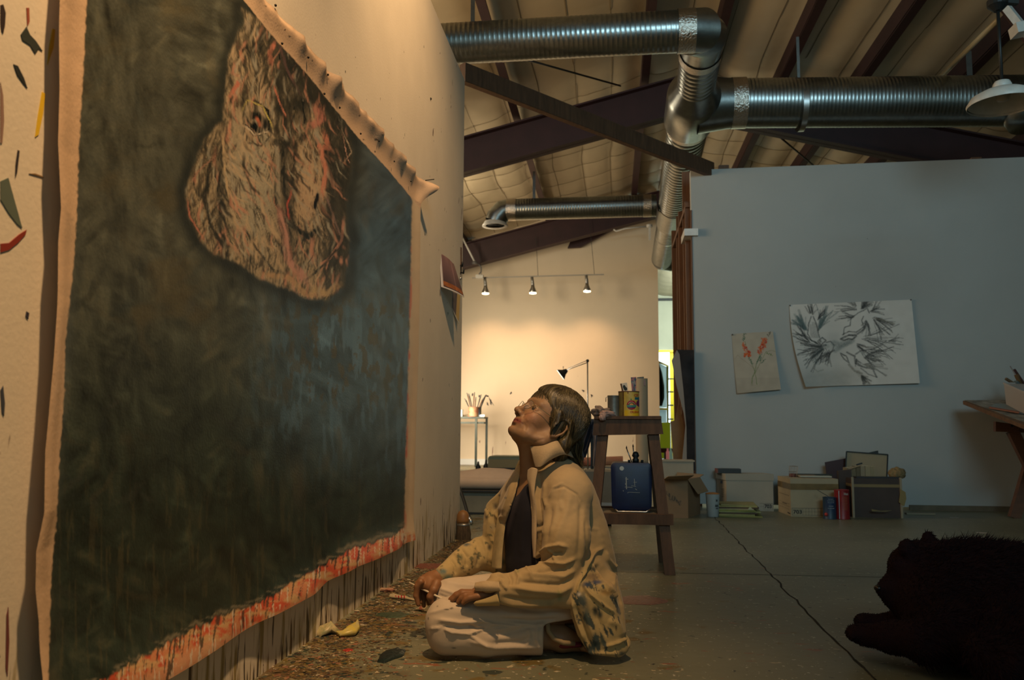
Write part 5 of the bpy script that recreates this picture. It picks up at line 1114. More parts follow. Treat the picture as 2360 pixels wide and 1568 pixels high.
Sg, Tg = np.meshgrid(s_, t_, indexing='ij'); Zg = 0.2 + 1.6 * Tg; Yg = 1.35 + 2.7 * Sg
for _ in range(6):
    yl = f1(left, 1, Zg); yr = f1(right, 1, Zg); Yg = yl + (yr - yl) * Sg
    zb = f1(bot, 0, Yg); zt2 = f1(top, 0, Yg); Zg = zb + (zt2 - zb) * Tg
edgeT = (1 - Tg) * 1.6; edgeB = Tg * 1.6; dL = (Yg - yl); dR = (yr - Yg)
off = 0.010 + 0.006 * (fbm(Yg * 3, Zg * 2, 3) - 0.5)
off += np.exp(-(edgeT / 0.05) ** 2) * (0.012 + 0.026 * vn(Yg * 17, Zg * 0 + 1, 4) ** 2) - np.exp(-(edgeT / 0.012) ** 2) * 0.010 * vn(Yg * 22, Zg * 0, 6)
off += np.exp(-(edgeB / 0.06) ** 2) * (0.008 + 0.022 * vn(Yg * 5, Zg * 0 + 1, 9))
off += np.exp(-(dL / 0.05) ** 2) * (0.012 + 0.018 * vn(Zg * 4, Yg * 0, 12)) + np.exp(-(dR / 0.05) ** 2) * 0.012
off += 0.045 * np.exp(-(dR / 0.06) ** 2 - (edgeT / 0.07) ** 2)
V = np.stack([LWX + off, Yg, Zg], -1).reshape(-1, 3)
x, y = proj(V); wx = x + 10 * (fbm(x / 60, y / 60, 31) - 0.5); wy = y + 10 * (fbm(x / 60, y / 60, 32) - 0.5)
N_ = len(x)
def C(r, g, b): return np.array([r, g, b])
def mixc(A, B, k): return A * (1 - k[:, None]) + B * k[:, None]
A = np.tile(C(0.070, 0.078, 0.062), (N_, 1))
A = mixc(A, C(0.020, 0.034, 0.027), smooth(500, 1250, y + 0.10 * x))
blu = smooth(520, 760, x) * smooth(420, 640, y) * (1 - smooth(900, 1150, y - (x - 700) * 0.1))
A = mixc(A, C(0.048, 0.098, 0.150), np.clip(blu + smooth(780, 900, x) * (1 - smooth(600, 900, y)) * 0.7, 0, 1))
# cloudy brushwork in drifting directions
def rot(a): c_, s__ = math.cos(a), math.sin(a); return x * c_ + y * s__, -x * s__ + y * c_
u1, v1 = rot(0.5); u2, v2 = rot(-0.7); u3, v3 = rot(1.4); mk = smooth(0.40, 0.60, fbm(x / 110, y / 110, 41, 3)); mk2 = smooth(0.42, 0.58, fbm(x / 90, y / 130, 40, 3))
def lay(a, b, sd, o): return (fbm(u1 / a, v1 / b, sd, o) * mk + fbm(u2 / a, v2 / b, sd + 5, o) * (1 - mk)) * mk2 + fbm(u3 / a, v3 / b, sd + 9, o) * (1 - mk2)
n1 = lay(78, 24, 42, 5); n2 = fbm(x / 55, y / 120, 43, 5); n3 = fbm(x / 9, y / 60, 44, 3); n4 = lay(20, 3.5, 45, 3)
A *= (0.15 + 1.70 * n1)[:, None] * (0.72 + 0.5 * n2)[:, None] * (0.85 + 0.3 * n4)[:, None]
A = mixc(A, C(0.105, 0.098, 0.060), smooth(0.55, 0.78, n1 * 0.6 + n2 * 0.4) * 0.40)
A = mixc(A, C(0.095, 0.082, 0.042), smooth(0.52, 0.75, fbm(x / 130, y / 90, 51)) * 0.5 * (1 - smooth(480, 900, x)) * (1 - smooth(700, 900, y)))
m = smooth(0.55, 0.66, n3) * np.clip(blu, 0, 1) * smooth(640, 760, y); A = mixc(A, C(0.080, 0.165, 0.26), m * 0.85)
m = smooth(0.55, 0.62, fbm(x / 14, y / 34, 47, 4)) * blu * (1 - smooth(900, 980, y)) * smooth(640, 720, y); A = mixc(A, C(0.065, 0.062, 0.038), m * 0.8)
m = np.exp(-((x - 672) / 36) ** 2 - ((y - 1040) / 42) ** 2) * smooth(0.35, 0.6, n2); A = mixc(A, C(0.010, 0.014, 0.014), m * 0.8)
m = np.exp(-((x - 690) / 14) ** 2 - ((y - 1120) / 46) ** 2); A = mixc(A, C(0.11, 0.10, 0.07), m * 0.35)
m = smooth(0.60, 0.70, fbm(x / 6, y / 80, 49, 3)) * smooth(950, 1300, y); A = mixc(A, C(0.075, 0.072, 0.040), m * 0.45)
# single loaded brush strokes over the ground
rb = random.Random(77)
def dab(cx, cy, an, L, w_, f):
    hx, hy = math.cos(an) * L / 2, math.sin(an) * L / 2; m = np.nonzero((x > cx - abs(hx) - w_ * 2) & (x < cx + abs(hx) + w_ * 2) & (y > cy - abs(hy) - w_ * 2) & (y < cy + abs(hy) + w_ * 2))[0]
    if len(m) < 4: return m, None
    bx, by = cx - math.sin(an) * L * 0.12, cy + math.cos(an) * L * 0.12
    d, t = dist_poly(wx[m], wy[m], [(cx - hx, cy - hy), (bx, by), (cx + hx, cy + hy)]); k = smooth(w_, w_ * 0.3, d + w_ * 0.9 * (n3[m] - 0.45)) * np.sin(PI * np.clip(t, 0.03, 0.97)) ** 0.5
    return m, k * f
for i in range(620):
    cx, cy = rb.uniform(120, 960), rb.uniform(-60, 1500); an = rb.choice((0.7, -0.9, 0.2, 1.5, 1.3)) + rb.uniform(-.3, .3); m, k = dab(cx, cy, an, rb.uniform(30, 120), rb.uniform(6, 20), rb.uniform(0.3, 0.8))
    if k is None: continue
    A[m] = A[m] * (1 + k * rb.choice((-0.45, -0.3, 0.35, 0.5)))[:, None] if i % 3 else mixc(A[m], np.array(rb.choice(((0.10, 0.095, 0.062), (0.03, 0.045, 0.048), (0.075, 0.085, 0.075)))) * (1.1 - cy / 2600), k * 0.45)
# the head
k_ = 1 / 1.96
HP = [(a * k_, b * k_) for a, b in [(1090, 30), (1180, 90), (1250, 160), (1400, 330), (1500, 470), (1560, 560), (1598, 680), (1588, 780), (1565, 860), (1565, 960), (1582, 1150), (1560, 1300), (1490, 1368), (1380, 1350), (1300, 1312), (1180, 1270), (1080, 1200), (960, 1150), (900, 1090), (850, 980), (836, 860), (870, 750), (930, 620), (1005, 540), (1020, 400), (1030, 250), (1070, 170), (1095, 110)]]
dd_, _ = dist_poly(wx, wy, HP + HP[:1]); ins = in_poly(wx, wy, HP); sd = np.where(ins, dd_, -dd_)
hm = smooth(-3, 7, sd + 9 * (n3 - 0.5))
A = mixc(A, C(0.012, 0.016, 0.016), np.exp(-((sd + 8) / 16) ** 2) * 0.75 * (sd < 4))
flow = x + 14 * np.sin(y / 55) + 22 * (fbm(x / 70, y / 90, 61) - 0.5)
st1 = fbm(flow / 5.0, y / 42, 62, 4); st2 = fbm(flow / 2.2, y / 26, 63, 3); st3 = 0.5 * fbm(x / 26, y / 40, 64, 3) + 0.5 * fbm((x + 0.5 * y) / 9, (y - 0.4 * x) / 16, 67, 3); st4 = fbm(flow / 1.6, y / 9, 65, 2)
Hc = np.tile(C(0.33, 0.275, 0.185), (N_, 1)); Hc *= (0.50 + 0.9 * st1)[:, None] * (0.7 + 0.6 * st4)[:, None]
Hc = mixc(Hc, C(0.34, 0.33, 0.26), np.exp(-(((x - 582) / 58) ** 2 + ((y - 418) / 150) ** 2) ** 1.5) * 0.8)
Hc = mixc(Hc, C(0.50, 0.36, 0.24), np.exp(-(((x - 714) / 38) ** 2 + ((y - 430) / 95) ** 2) ** 1.5) * 0.75)
Hc = mixc(Hc, C(0.42, 0.17, 0.13), smooth(0.60, 0.72, st3 * 0.5 + st2 * 0.5) * 0.55)
dark = smooth(0.49, 0.69, st2 * 0.40 + st1 * 0.25 + st3 * 0.52 + 0.03 * smooth(60, 5, sd) + 0.10 * smooth(640, 790, x) - 0.10 * np.exp(-(((x - 590) / 60) ** 2 + ((y - 420) / 140) ** 2)) + 0.20 * smooth(280, 60, y) * smooth(560, 640, x) - 0.14 * np.exp(-(((x - 712) / 34) ** 2 + ((y - 440) / 80) ** 2)))
Hc = mixc(Hc, C(0.022, 0.024, 0.018), dark * 0.80)
def stroke(pts, w_, col, op=0.9, rough=0.5):
    global Hc
    P = [(a * k_, b * k_) for a, b in pts]; w2 = w_ * k_ * 0.5; d, t = dist_poly(wx, wy, P)
    k = smooth(w2 * 1.25, w2 * 0.55, d + w2 * rough * 1.6 * (st2 - 0.45)) * op * (0.45 + 0.75 * smooth(0.35, 0.6, st1)) * np.clip(np.minimum(t, 1 - t) * 8 + 0.3, 0, 1); Hc = mixc(Hc, C(*col), k)
Hc = mixc(Hc, C(0.03, 0.032, 0.026), 0.7 * np.clip(smooth(742, 765, x + 14 * (st3 - .5)) + smooth(615, 650, x) * smooth(270, 235, y) + np.exp(-((x - 662 - 0.03 * (y - 400)) / 17) ** 2) * smooth(240, 270, y) * smooth(600, 560, y) + 0.8 * np.exp(-((x - 508) / 11) ** 2) * smooth(320, 350, y) * smooth(610, 560, y), 0, 1))
for i in range(1100):
    cx, cy = rb.uniform(425, 815), rb.uniform(20, 700)
    if not in_poly(np.array([cx]), np.array([cy]), HP)[0]: continue
    an = 1.5 + 0.35 * math.sin(cy / 90) + (0.5 if cx < 510 else -0.1) + rb.uniform(-.35, .35); m, k = dab(cx, cy, an, rb.uniform(14, 70), rb.uniform(1.6, 6), rb.uniform(0.5, 0.95))
    if k is None: continue
    lt = (535 < cx < 640 and 320 < cy < 620) or (690 < cx < 745 and 280 < cy < 520) or (cy > 610 and 640 < cx < 780); dk_ = cx > 752 or (cx > 625 and cy < 255) or (638 < cx < 690 and 250 < cy < 580) or (495 < cx < 525 and 330 < cy < 600) or (560 < cx < 625 and 90 < cy < 170); r_ = rb.random(); c_ = (0.018, 0.02, 0.016) if r_ < (0.70 if dk_ else 0.10 if lt else 0.38) else (0.46, 0.36, 0.24) if r_ < 0.62 else (0.33, 0.32, 0.26) if r_ < 0.82 else (0.46, 0.24, 0.17)
    Hc[m] = mixc(Hc[m], np.array(c_), k)
DK, PK, BG, GR = (0.018, 0.020, 0.016), (0.44, 0.17, 0.12), (0.42, 0.33, 0.21), (0.30, 0.29, 0.24)
for a_ in [([(848, 900), (860, 980), (925, 1095)], 9, PK, .8), ([(985, 700), (900, 775), (866, 830)], 8, (0.34, 0.19, 0.14), .6), ([(950, 770), (935, 900), (955, 1040), (1010, 1120)], 24, DK, .8), ([(1000, 740), (985, 900), (1030, 1050), (1100, 1160)], 12, DK, .8),
           ([(1010, 620), (1015, 760), (1035, 900)], 10, BG), ([(1262, 620), (1275, 760), (1292, 900), (1325, 1030), (1390, 1075), (1450, 1010)], 26, DK), ([(1250, 640), (1256, 800), (1262, 930)], 22, GR, .7),
           ([(1110, 470), (1100, 560), (1150, 610), (1215, 590), (1215, 500), (1150, 450)], 12, DK), ([(1130, 520), (1165, 520), (1190, 560), (1160, 585), (1130, 550)], 42, DK), ([(1160, 530), (1172, 570)], 18, (0.42, 0.14, 0.08)),
           ([(1095, 500), (1120, 450), (1190, 480), (1235, 580)], 7, (0.40, 0.36, 0.12)), ([(1100, 565), (1145, 608), (1215, 590)], 9, (0.45, 0.40, 0.32)), ([(1120, 640), (1180, 660), (1225, 610)], 10, DK, .6),
           ([(1320, 470), (1370, 480), (1360, 530), (1320, 520)], 74, DK, .95), ([(1350, 505), (1365, 520)], 20, (0.10, 0.09, 0.07)), ([(1240, 195), (1218, 240), (1225, 295)], 20, PK, 1), ([(1085, 235), (1095, 270)], 22, (0.5, 0.24, 0.15), .8),
           ([(1080, 365), (1040, 440)], 22, PK, .85), ([(1060, 280), (1045, 330), (1075, 345)], 16, (0.45, 0.2, 0.15), .6), ([(1240, 390), (1270, 480), (1292, 525)], 9, PK), ([(1260, 200), (1290, 300), (1360, 430)], 12, (0.12, 0.07, 0.07), .7),
           ([(1430, 480), (1450, 540), (1410, 570)], 44, (0.46, 0.19, 0.15), .7), ([(1460, 590), (1484, 670), (1440, 660), (1470, 780), (1450, 900)], 26, (0.55, 0.22, 0.15), .75), ([(1318, 860), (1300, 920), (1308, 990)], 10, (0.55, 0.10, 0.08)),
           ([(1265, 930), (1280, 1060), (1305, 1180), (1390, 1280)], 40, (0.45, 0.25, 0.21), .8), ([(1552, 985), (1545, 1090), (1490, 1170), (1440, 1200)], 14, (0.50, 0.26, 0.2), .7), ([(1180, 1245), (1300, 1255), (1380, 1330), (1500, 1330)], 26, (0.46, 0.31, 0.18), .6),
           ([(1436, 868), (1420, 945)], 17, (0.006, 0.008, 0.006), 1), ([(1440, 950), (1390, 1010), (1350, 990)], 14, (0.16, 0.14, 0.10), .8), ([(1200, 100), (1330, 220), (1430, 340), (1505, 480), (1560, 640), (1565, 800), (1560, 1000)], 56, DK, .62),
           ([(1300, 250), (1400, 400), (1480, 500)], 60, DK, .6), ([(1470, 640), (1500, 800), (1490, 980), (1560, 1120)], 40, DK, .5), ([(1220, 640), (1330, 660), (1380, 600)], 40, DK, .6), ([(1540, 580), (1590, 690), (1550, 740)], 7, (0.40, 0.33, 0.25)),
           ([(1545, 600), (1560, 680), (1580, 740)], 5, (0.5, 0.3, 0.24)), ([(1470, 880), (1520, 1020), (1545, 1080)], 10, (0.20, 0.14, 0.13), .8), ([(1380, 1270), (1470, 1190), (1530, 1120)], 12, DK, .8), ([(1100, 1030), (1180, 1150), (1250, 1240)], 12, DK, .7),
           ([(1110, 90), (1120, 140)], 22, (0.30, 0.26, 0.2), .8), ([(1400, 1300), (1480, 1330), (1540, 1290)], 34, (0.42, 0.32, 0.18), .6), ([(1000, 700), (1100, 760), (1140, 900), (1160, 1060)], 8, DK, .4), ([(1060, 500), (1040, 700), (1060, 900)], 14, GR, .5)]:
    stroke(*a_)
A = mixc(A, Hc, hm)
# margins: bare primed cloth round the painted field, red band along the foot
lin = np.interp(y, [0, 200, 330, 480, 600, 700, 790, 900, 1050, 1200, 1330, 1568], [200, 190, 182, 178, 170, 160, 150, 148, 138, 130, 118, 112])
rin = np.interp(y, [400, 455, 700, 900, 1050, 1220], [952, 950, 945, 940, 935, 932])
tin_ = np.interp(x, [0, 400, 561, 627, 714, 816, 900, 947, 970], [-1200, -300, 0, 82, 178, 306, 398, 455, 480])
bin_ = np.interp(x, [112, 241, 330, 417, 477, 583, 703, 824, 930, 960], [1620, 1568, 1515, 1463, 1433, 1398, 1328, 1262, 1222, 1212])
wob = 7 * (fbm(x / 9, y / 9, 71) - 0.5)
cloth = C(0.60, 0.43, 0.29) * (0.86 + 0.25 * fbm(x / 30, y / 30, 72))[:, None]; cloth_r = C(0.56, 0.44, 0.30) * (0.88 + 0.2 * fbm(x / 30, y / 30, 73))[:, None]
red = mixc(np.tile(C(0.50, 0.085, 0.040), (N_, 1)), C(0.52, 0.22, 0.11), smooth(0.42, 0.62, fbm(x / 16, y / 34, 74))); red = mixc(red, C(0.50, 0.34, 0.17), smooth(0.55, 0.7, fbm(x / 40, y / 14, 75)) * 0.9)
frac = np.clip((y - bin_) / 62, 0, 1); red = mixc(red, C(0.55, 0.30, 0.18), smooth(0.62, 1.0, frac + 0.3 * (n3 - 0.5)) * 0.8)
red = mixc(red, C(0.03, 0.035, 0.028), smooth(0.60, 0.68, fbm((x + 0.1 * y) / 4.2, y / 55, 76, 3) + 0.10 * (0.5 - frac)) * 0.85); red = mixc(red, C(0.60, 0.52, 0.42), smooth(0.66, 0.72, fbm(x / 3.6, y / 40, 77, 3)) * 0.8)
jag = 26 * (fbm(x / 11, y / 90, 78, 3) - 0.5)
A = mixc(A, C(0.16, 0.15, 0.11), np.exp(-((y - bin_ - jag + 9) / 6) ** 2) * smooth(0.45, 0.6, fbm(x / 30, y / 8, 79)))
kb = smooth(-3, 3, y - bin_ - jag); A = mixc(A, red, kb)
A = mixc(A, cloth, smooth(2, -2, x - lin - wob)); A = mixc(A, cloth_r, smooth(-2, 2, x - rin - wob * 0.6) * smooth(1236, 1224, y))
A = mixc(A, C(0.55, 0.10, 0.05), np.exp(-((x - rin - 1.5) / 2.2) ** 2) * smooth(0.45, 0.62, fbm(x / 9, y / 40, 80)) * (y > 560))
kt = smooth(2, -2, (y - tin_) + wob * 0.8); A = mixc(A, cloth, kt)
A = mixc(A, C(0.02, 0.02, 0.018), smooth(0.93, 0.96, vn(x / 9, y / 14, 81)) * kt * 0.9)
cvm = mat('oil_paint_canvas', attr=True, rough=0.42, bump=0.09, bscale=140, spec=0.35)
cvo = thing('painting', (LWX + 0.01, 2.6, 0.15), 'huge unstretched canvas of a pale animal-like head on a dark ground, red lower band', 'painting')
po = np_mesh('canvas', V, grid_faces(NS, NT), cvm, cvo, np.clip(A, 0, 1))
TK = mat('nail_dark', (0.02, 0.018, 0.015), 0.4, 0.5)
for (a, b) in ((640, 12), (655, 100), (715, 132), (760, 172), (752, 216), (787, 248), (835, 308), (877, 325), (912, 372), (950, 418), (985, 420)):
    p = W(a, b, X=LWX + 0.03); q = MB(); q.lathe(p - Vector((0.012, 0, 0)), [(0.003, 0.004), (0.004, 0.007), (0.002, 0.009)], 10, 'X'); q.build('tack', TK, cvo, True)
p = W(980, 416, X=LWX); q = MB(); q.tube([p, p + Vector((0.045, 0, 0.004))], 0.0022, 6); q.build('nail', TK, lw)
p = W(992, 228, X=LWX); q = MB(); q.ball(p, 0.007, 10, 6); q.build('nail', TK, lw)
# ---------------- drawings pinned on the grey wall ----------------
def sheet(name, TL, TR, BR, BL, nx, ny, Y, colf, parent, lift):
    u = np.linspace(0, 1, nx); v = np.linspace(0, 1, ny); U, V_ = np.meshgrid(u, v, indexing='ij')
    q = lambda i: (TL[i] * (1 - U) * (1 - V_) + TR[i] * U * (1 - V_) + BR[i] * U * V_ + BL[i] * (1 - U) * V_)
    X, Yp = q(0), q(1); X = X - (1 - U) ** 2 * np.sin(PI * V_) * (4 if nx > 200 else 0.5) * 2.0
    off = lift(U, V_); P = np.zeros((nx * ny, 3)); A_ = W(TL[0], TL[1], Y=Y)
    dx = (X.ravel() - CX) / F; dy = (CY - Yp.ravel()) / F
    dirs = np.stack([dx, dy, -np.ones_like(dx)], 1) @ McwN; tt = (Y - off.ravel()) / dirs[:, 1]
    P = ON + dirs * tt[:, None]
    return np_mesh(name, P, grid_faces(nx, ny), VCM, parent, colf((X.ravel() - 1660) * 4.72, (Yp.ravel() - 660) * 4.72))
def inkdraw(base, strokes, zx, zy, wbl=2.0):
    A = base.copy(); qx = zx + 6 * (vn(zx / 30, zy / 30, 91) - 0.5); qy = zy + 6 * (vn(zx / 30, zy / 30, 92) - 0.5)
    for pts, w_, col, op in strokes:
        xs = [p[0] for p in pts]; ys = [p[1] for p in pts]; w_ = w_ * 1.35; m = (zx > min(xs) - w_ * 3 - 9) & (zx < max(xs) + w_ * 3 + 9) & (zy > min(ys) - w_ * 3 - 9) & (zy < max(ys) + w_ * 3 + 9)
        if not m.any(): continue
        d, t = dist_poly(qx[m], qy[m], pts); k = smooth(w_ * 1.1 + wbl, w_ * 0.3, d) * op * (0.55 + 0.45 * vn(zx[m] / 9, zy[m] / 9, 93)); A[m] = A[m] * (1 - k[:, None]) + np.array(col) * k[:, None]
    return A
def birds(zx, zy):
    base = np.tile(C(0.60, 0.58, 0.54), (len(zx), 1)) * (0.95 + 0.08 * vn(zx / 60, zy / 60, 94))[:, None]
    g = smooth(820, 1050, zy + 0.12 * (zx - 900)) * smooth(1650, 1300, zx); base = mixc(base, C(0.30, 0.30, 0.27), g * (0.5 + 0.5 * fbm(zx / 90, zy / 60, 95)) * 0.75)
    base = mixc(base, C(0.40, 0.41, 0.39), np.exp(-((zx - 1240) / 130) ** 2 - ((zy - 640) / 200) ** 2) * 0.6)
    K = (0.05, 0.055, 0.055); G = (0.10, 0.14, 0.14); rn = random.Random(17); S_ = []
    def fan(cx, cy, a0, a1, L0, L1, n, w0=5, col=K, r0=0.15, bend=0.42, op=.75):
        for i in range(n):
            t = (i + rn.uniform(-.3, .3)) / max(1, n - 1); a = math.radians(a0 + (a1 - a0) * t); L = L0 + (L1 - L0) * rn.random(); b = rn.uniform(-bend, bend)
            p = [(cx + math.cos(a + b * s) * L * s, cy - math.sin(a + b * s) * L * s) for s in (r0 + rn.random() * .25, 0.6, 1.0)]
            S_.append((p, w0 * rn.uniform(.5, 1.5), col, op * rn.uniform(.6, 1)))
    # upper left bird: raised tail, dark wings either side
    fan(1000, 330, 70, 130, 90, 150, 14); fan(950, 500, 110, 140, 140, 270, 22, 9, G); fan(950, 560, 130, 165, 90, 190, 10, 5)
    fan(1060, 500, 55, 80, 140, 320, 18, 8, G); fan(1050, 380, 50, 72, 90, 210, 10, 5); fan(1000, 620, 140, 175, 120, 240, 14, 5)
    S_ += [([(990, 330), (960, 420), (950, 520), (990, 590), (1060, 620)], 6, K, .9), ([(1010, 330), (1040, 400), (1060, 480), (1080, 560)], 6, K, .9)]
    for i in range(7): S_.append(([(975 + i * 14, 380 + rn.random() * 40), (980 + i * 14, 470), (990 + i * 12, 560)], 2.5, K, .7))
    S_ += [([(1060, 600), (1110, 560), (1150, 590), (1100, 640), (1060, 600)], 7, K, .9), ([(1150, 610), (1200, 600), (1240, 640), (1220, 700), (1190, 740)], 6, K, .8), ([(1090, 600), (1094, 604)], 12, K, 1)]
    # lower left wing, feathery loops
    fan(1150, 660, 165, 235, 120, 330, 40, 5); fan(1200, 700, 215, 262, 70, 190, 18, 6); S_ += [([(880, 620), (960, 650), (1080, 655), (1150, 640)], 9, K, .9), ([(1040, 830), (1080, 780), (1160, 730), (1240, 700)], 9, K, .8), ([(1060, 830), (1000, 790), (1080, 690), (1160, 650)], 26, G, .35)]
    for i in range(14):
        cx, cy = 880 + rn.random() * 300, 690 + rn.random() * 130; S_.append(([(cx, cy), (cx + 30, cy - 25), (cx + 45, cy + 10), (cx + 15, cy + 40)], 3, K, .6))
    # dark wedge of shadow between the birds
    S_.append(([(1240, 620), (1300, 640), (1400, 600)], 34, G, .55)); S_.append(([(1250, 700), (1330, 650), (1440, 590)], 24, G, .5))
    # right hand bird: body, beak, spread wings
    S_ += [([(1340, 530), (1350, 450), (1410, 430), (1420, 350), (1500, 290), (1600, 240), (1620, 290)], 6, K, .85), ([(1330, 530), (1400, 490), (1480, 500), (1560, 440), (1540, 370), (1560, 330)], 6, K, .85), ([(1310, 575), (1350, 590), (1390, 570), (1440, 580), (1480, 540), (1400, 530), (1310, 575)], 9, K, .95), ([(1400, 530), (1480, 525), (1560, 470)], 10, K, .8)]
    fan(1510, 260, 120, 178, 130, 290, 14, 5); fan(1520, 250, 20, 62, 90, 170, 16, 8); fan(1620, 290, 15, 50, 90, 190, 12, 5); fan(1480, 330, 160, 200, 60, 240, 12, 5)
    fan(1640, 330, -60, -8, 120, 300, 20, 5); S_.append(([(1700, 350), (1800, 380), (1890, 410)], 10, (0.10, 0.09, 0.06), .7)); fan(1590, 360, -110, -60, 80, 190, 14, 5); fan(1500, 560, -25, 10, 200, 510, 20, 3.5); fan(1820, 600, -5, 25, 60, 190, 9, 4)
    fan(1470, 620, -60, -10, 80, 260, 16, 5); S_.append(([(1470, 740), (1530, 700), (1640, 690), (1760, 705)], 8, K, .8)); fan(1560, 700, -25, 5, 150, 330, 14, 3.5)
    # lower right bird, diving away
    S_ += [([(1310, 730), (1340, 790), (1400, 830), (1370, 760), (1310, 730)], 7, K, .9), ([(1380, 720), (1460, 760), (1470, 840), (1560, 880), (1660, 900), (1700, 990)], 9, K, .85), ([(1400, 850), (1460, 920), (1540, 950)], 12, (0.10, 0.09, 0.06), .6), ([(1530, 890), (1600, 950), (1690, 990)], 6, K, .7)]
    fan(1540, 770, -30, 15, 120, 250, 18, 5); fan(1540, 850, -20, 5, 100, 300, 10, 6, (0.16, 0.16, 0.14)); fan(1530, 960, -80, -30, 60, 150, 18, 6); S_.append(([(1500, 940), (1560, 1010), (1620, 1070)], 24, (0.12, 0.11, 0.08), .35)); fan(1480, 780, -100, -60, 50, 110, 8, 4)
    S_ += [([(1020, 850), (1010, 890), (1060, 930), (1120, 910)], 6, (0.2, 0.18, 0.14), .5)]
    A = inkdraw(base, S_, zx, zy)
    for (a, b) in ((758, 210), (2072, 148)): A[np.hypot(zx - a, zy - b) < 7] = 0.02
    return A
def flowers(zx, zy):
    base = np.tile(C(0.42, 0.375, 0.30), (len(zx), 1)) * (0.93 + 0.12 * vn(zx / 50, zy / 50, 96))[:, None]; base[zy > 995] *= 0.92
    rn = random.Random(23); S_ = []; GN, GL, OR, RD = (0.03, 0.12, 0.08), (0.10, 0.18, 0.05), (0.55, 0.12, 0.03), (0.40, 0.03, 0.02)
    S_ += [([(270, 600), (300, 740), (340, 830), (375, 930), (350, 990), (345, 1080)], 3, GL, .9), ([(500, 560), (430, 740), (390, 860), (375, 930), (395, 1040), (400, 1070)], 3, GL, .9), ([(500, 710), (450, 800), (410, 880), (350, 1000), (340, 1060)], 2.5, GL, .8),
           ([(160, 790), (190, 750), (230, 790), (290, 830), (350, 880)], 1.6, (0.25, 0.2, 0.13), .7), ([(500, 715), (560, 700), (600, 710)], 1.8, GL, .7), ([(325, 900), (325, 1080), (440, 1085), (425, 900)], 1.2, (0.3, 0.27, 0.2), .5), ([(360, 1110), (430, 1080), (420, 1050)], 1.2, (0.25, 0.3, 0.18), .5)]
    for (x0, y0, x1, y1, n, c) in ((265, 515, 255, 600, 16, GN), (550, 490, 510, 550, 8, (0.02, 0.03, 0.02)), (300, 770, 350, 850, 10, GN), (440, 740, 390, 850, 14, GN), (430, 770, 440, 820, 8, GN), (510, 730, 570, 760, 8, GL), (455, 830, 490, 790, 6, GN)):
        for i in range(n):
            t = i / n; x = x0 + (x1 - x0) * t + rn.uniform(-9, 9); y = y0 + (y1 - y0) * t; S_.append(([(x, y), (x + rn.uniform(-10, 10), y + rn.uniform(-10, 6))], 4, c, .9))
    for (x0, y0, x1, y1, n, sp) in ((248, 620, 270, 670, 14, 16), (265, 660, 300, 760, 34, 32), (310, 720, 300, 760, 22, 40), (485, 565, 460, 660, 44, 30), (450, 660, 425, 735, 30, 26)):
        for i in range(n):
            t = rn.random(); x = x0 + (x1 - x0) * t + rn.uniform(-sp, sp); y = y0 + (y1 - y0) * t + rn.uniform(-8, 8); S_.append(([(x, y), (x + rn.uniform(-8, 8), y + rn.uniform(-8, 8))], 7, OR if rn.random() < .65 else RD, .9))
    A = inkdraw(base, S_, zx, zy, 1.0)
    A[np.hypot(zx - 130, zy - 525) < 7] = (0.5, 0.5, 0.5); A[np.hypot(zx - 137, zy - 531) < 4] = 0.02
    return A
dw = thing('bird_drawing', wp(1965, 888, RY - 0.01), 'large white sheet with charcoal drawing of fighting birds pinned to the grey wall', 'drawing')
sheet('paper', (1819, 703), (2100.7, 690.7), (2120, 883.5), (1857, 892), 420, 250, RY - 0.006, birds, dw, lambda u, v: 0.004 + 0.07 * np.clip(1 - u * 2.6, 0, 1) ** 2 * v ** 0.8 + 0.03 * v * v * u)
fwd = thing('flower_drawing', wp(1744, 903, RY - 0.01), 'small tan sheet with orange snapdragon stems in a glass, left of the bird drawing', 'drawing')
sheet('paper', (1686.5, 770), (1781, 764), (1800, 898), (1699, 907), 200, 240, RY - 0.006, flowers, fwd, lambda u, v: 0.003 + 0.03 * v ** 2)
for (a, b, par) in ((1820.6, 704.5, dw), (2099, 691.4, dw), (1687.6, 771.5, fwd)):
    p = wp(a, b, RY - 0.012); q = MB(); q.lathe((p.x, p.y, p.z), [(0.006, -0.006), (0.006, 0.0), (0.002, 0.006)], 10, 'Y'); q.build('push_pin', pin, par, True)
# ---------------- paint debris, tubes and rags on the floor ----------------
rn = np.random.RandomState(5); n = 14000
dist = np.abs(rn.randn(n)) * 0.16 + rn.rand(n) ** 2 * 0.06; yy = 1.9 + rn.rand(n) ** 1.2 * 3.0; keep = rn.rand(n) < 1.0
xx = LWX + 0.008 + dist * (1.15 - 0.13 * yy).clip(0.3, 1); sz_ = 0.0012 + rn.rand(n) ** 3 * 0.0065 * (1.3 - dist.clip(0, 1)); zz = np.zeros(n)
pal = np.array([(0.10, 0.065, 0.03), (0.17, 0.12, 0.05), (0.26, 0.18, 0.11), (0.22, 0.10, 0.06), (0.035, 0.05, 0.035), (0.05, 0.035, 0.025), (0.40, 0.35, 0.26), (0.20, 0.15, 0.05)]); ci = rn.choice(len(pal), n, p=[.32, .2, .09, .05, .13, .14, .02, .05])
Vs = np.zeros((n, 5, 3)); ang = rn.rand(n) * 6.28; el = 0.6 + rn.rand(n)
for k in range(4):
    a = ang + k * PI / 2; Vs[:, k, 0] = xx + np.cos(a) * sz_ * (el if k % 2 else 1); Vs[:, k, 1] = yy + np.sin(a) * sz_ * (el if k % 2 else 1); Vs[:, k, 2] = zz
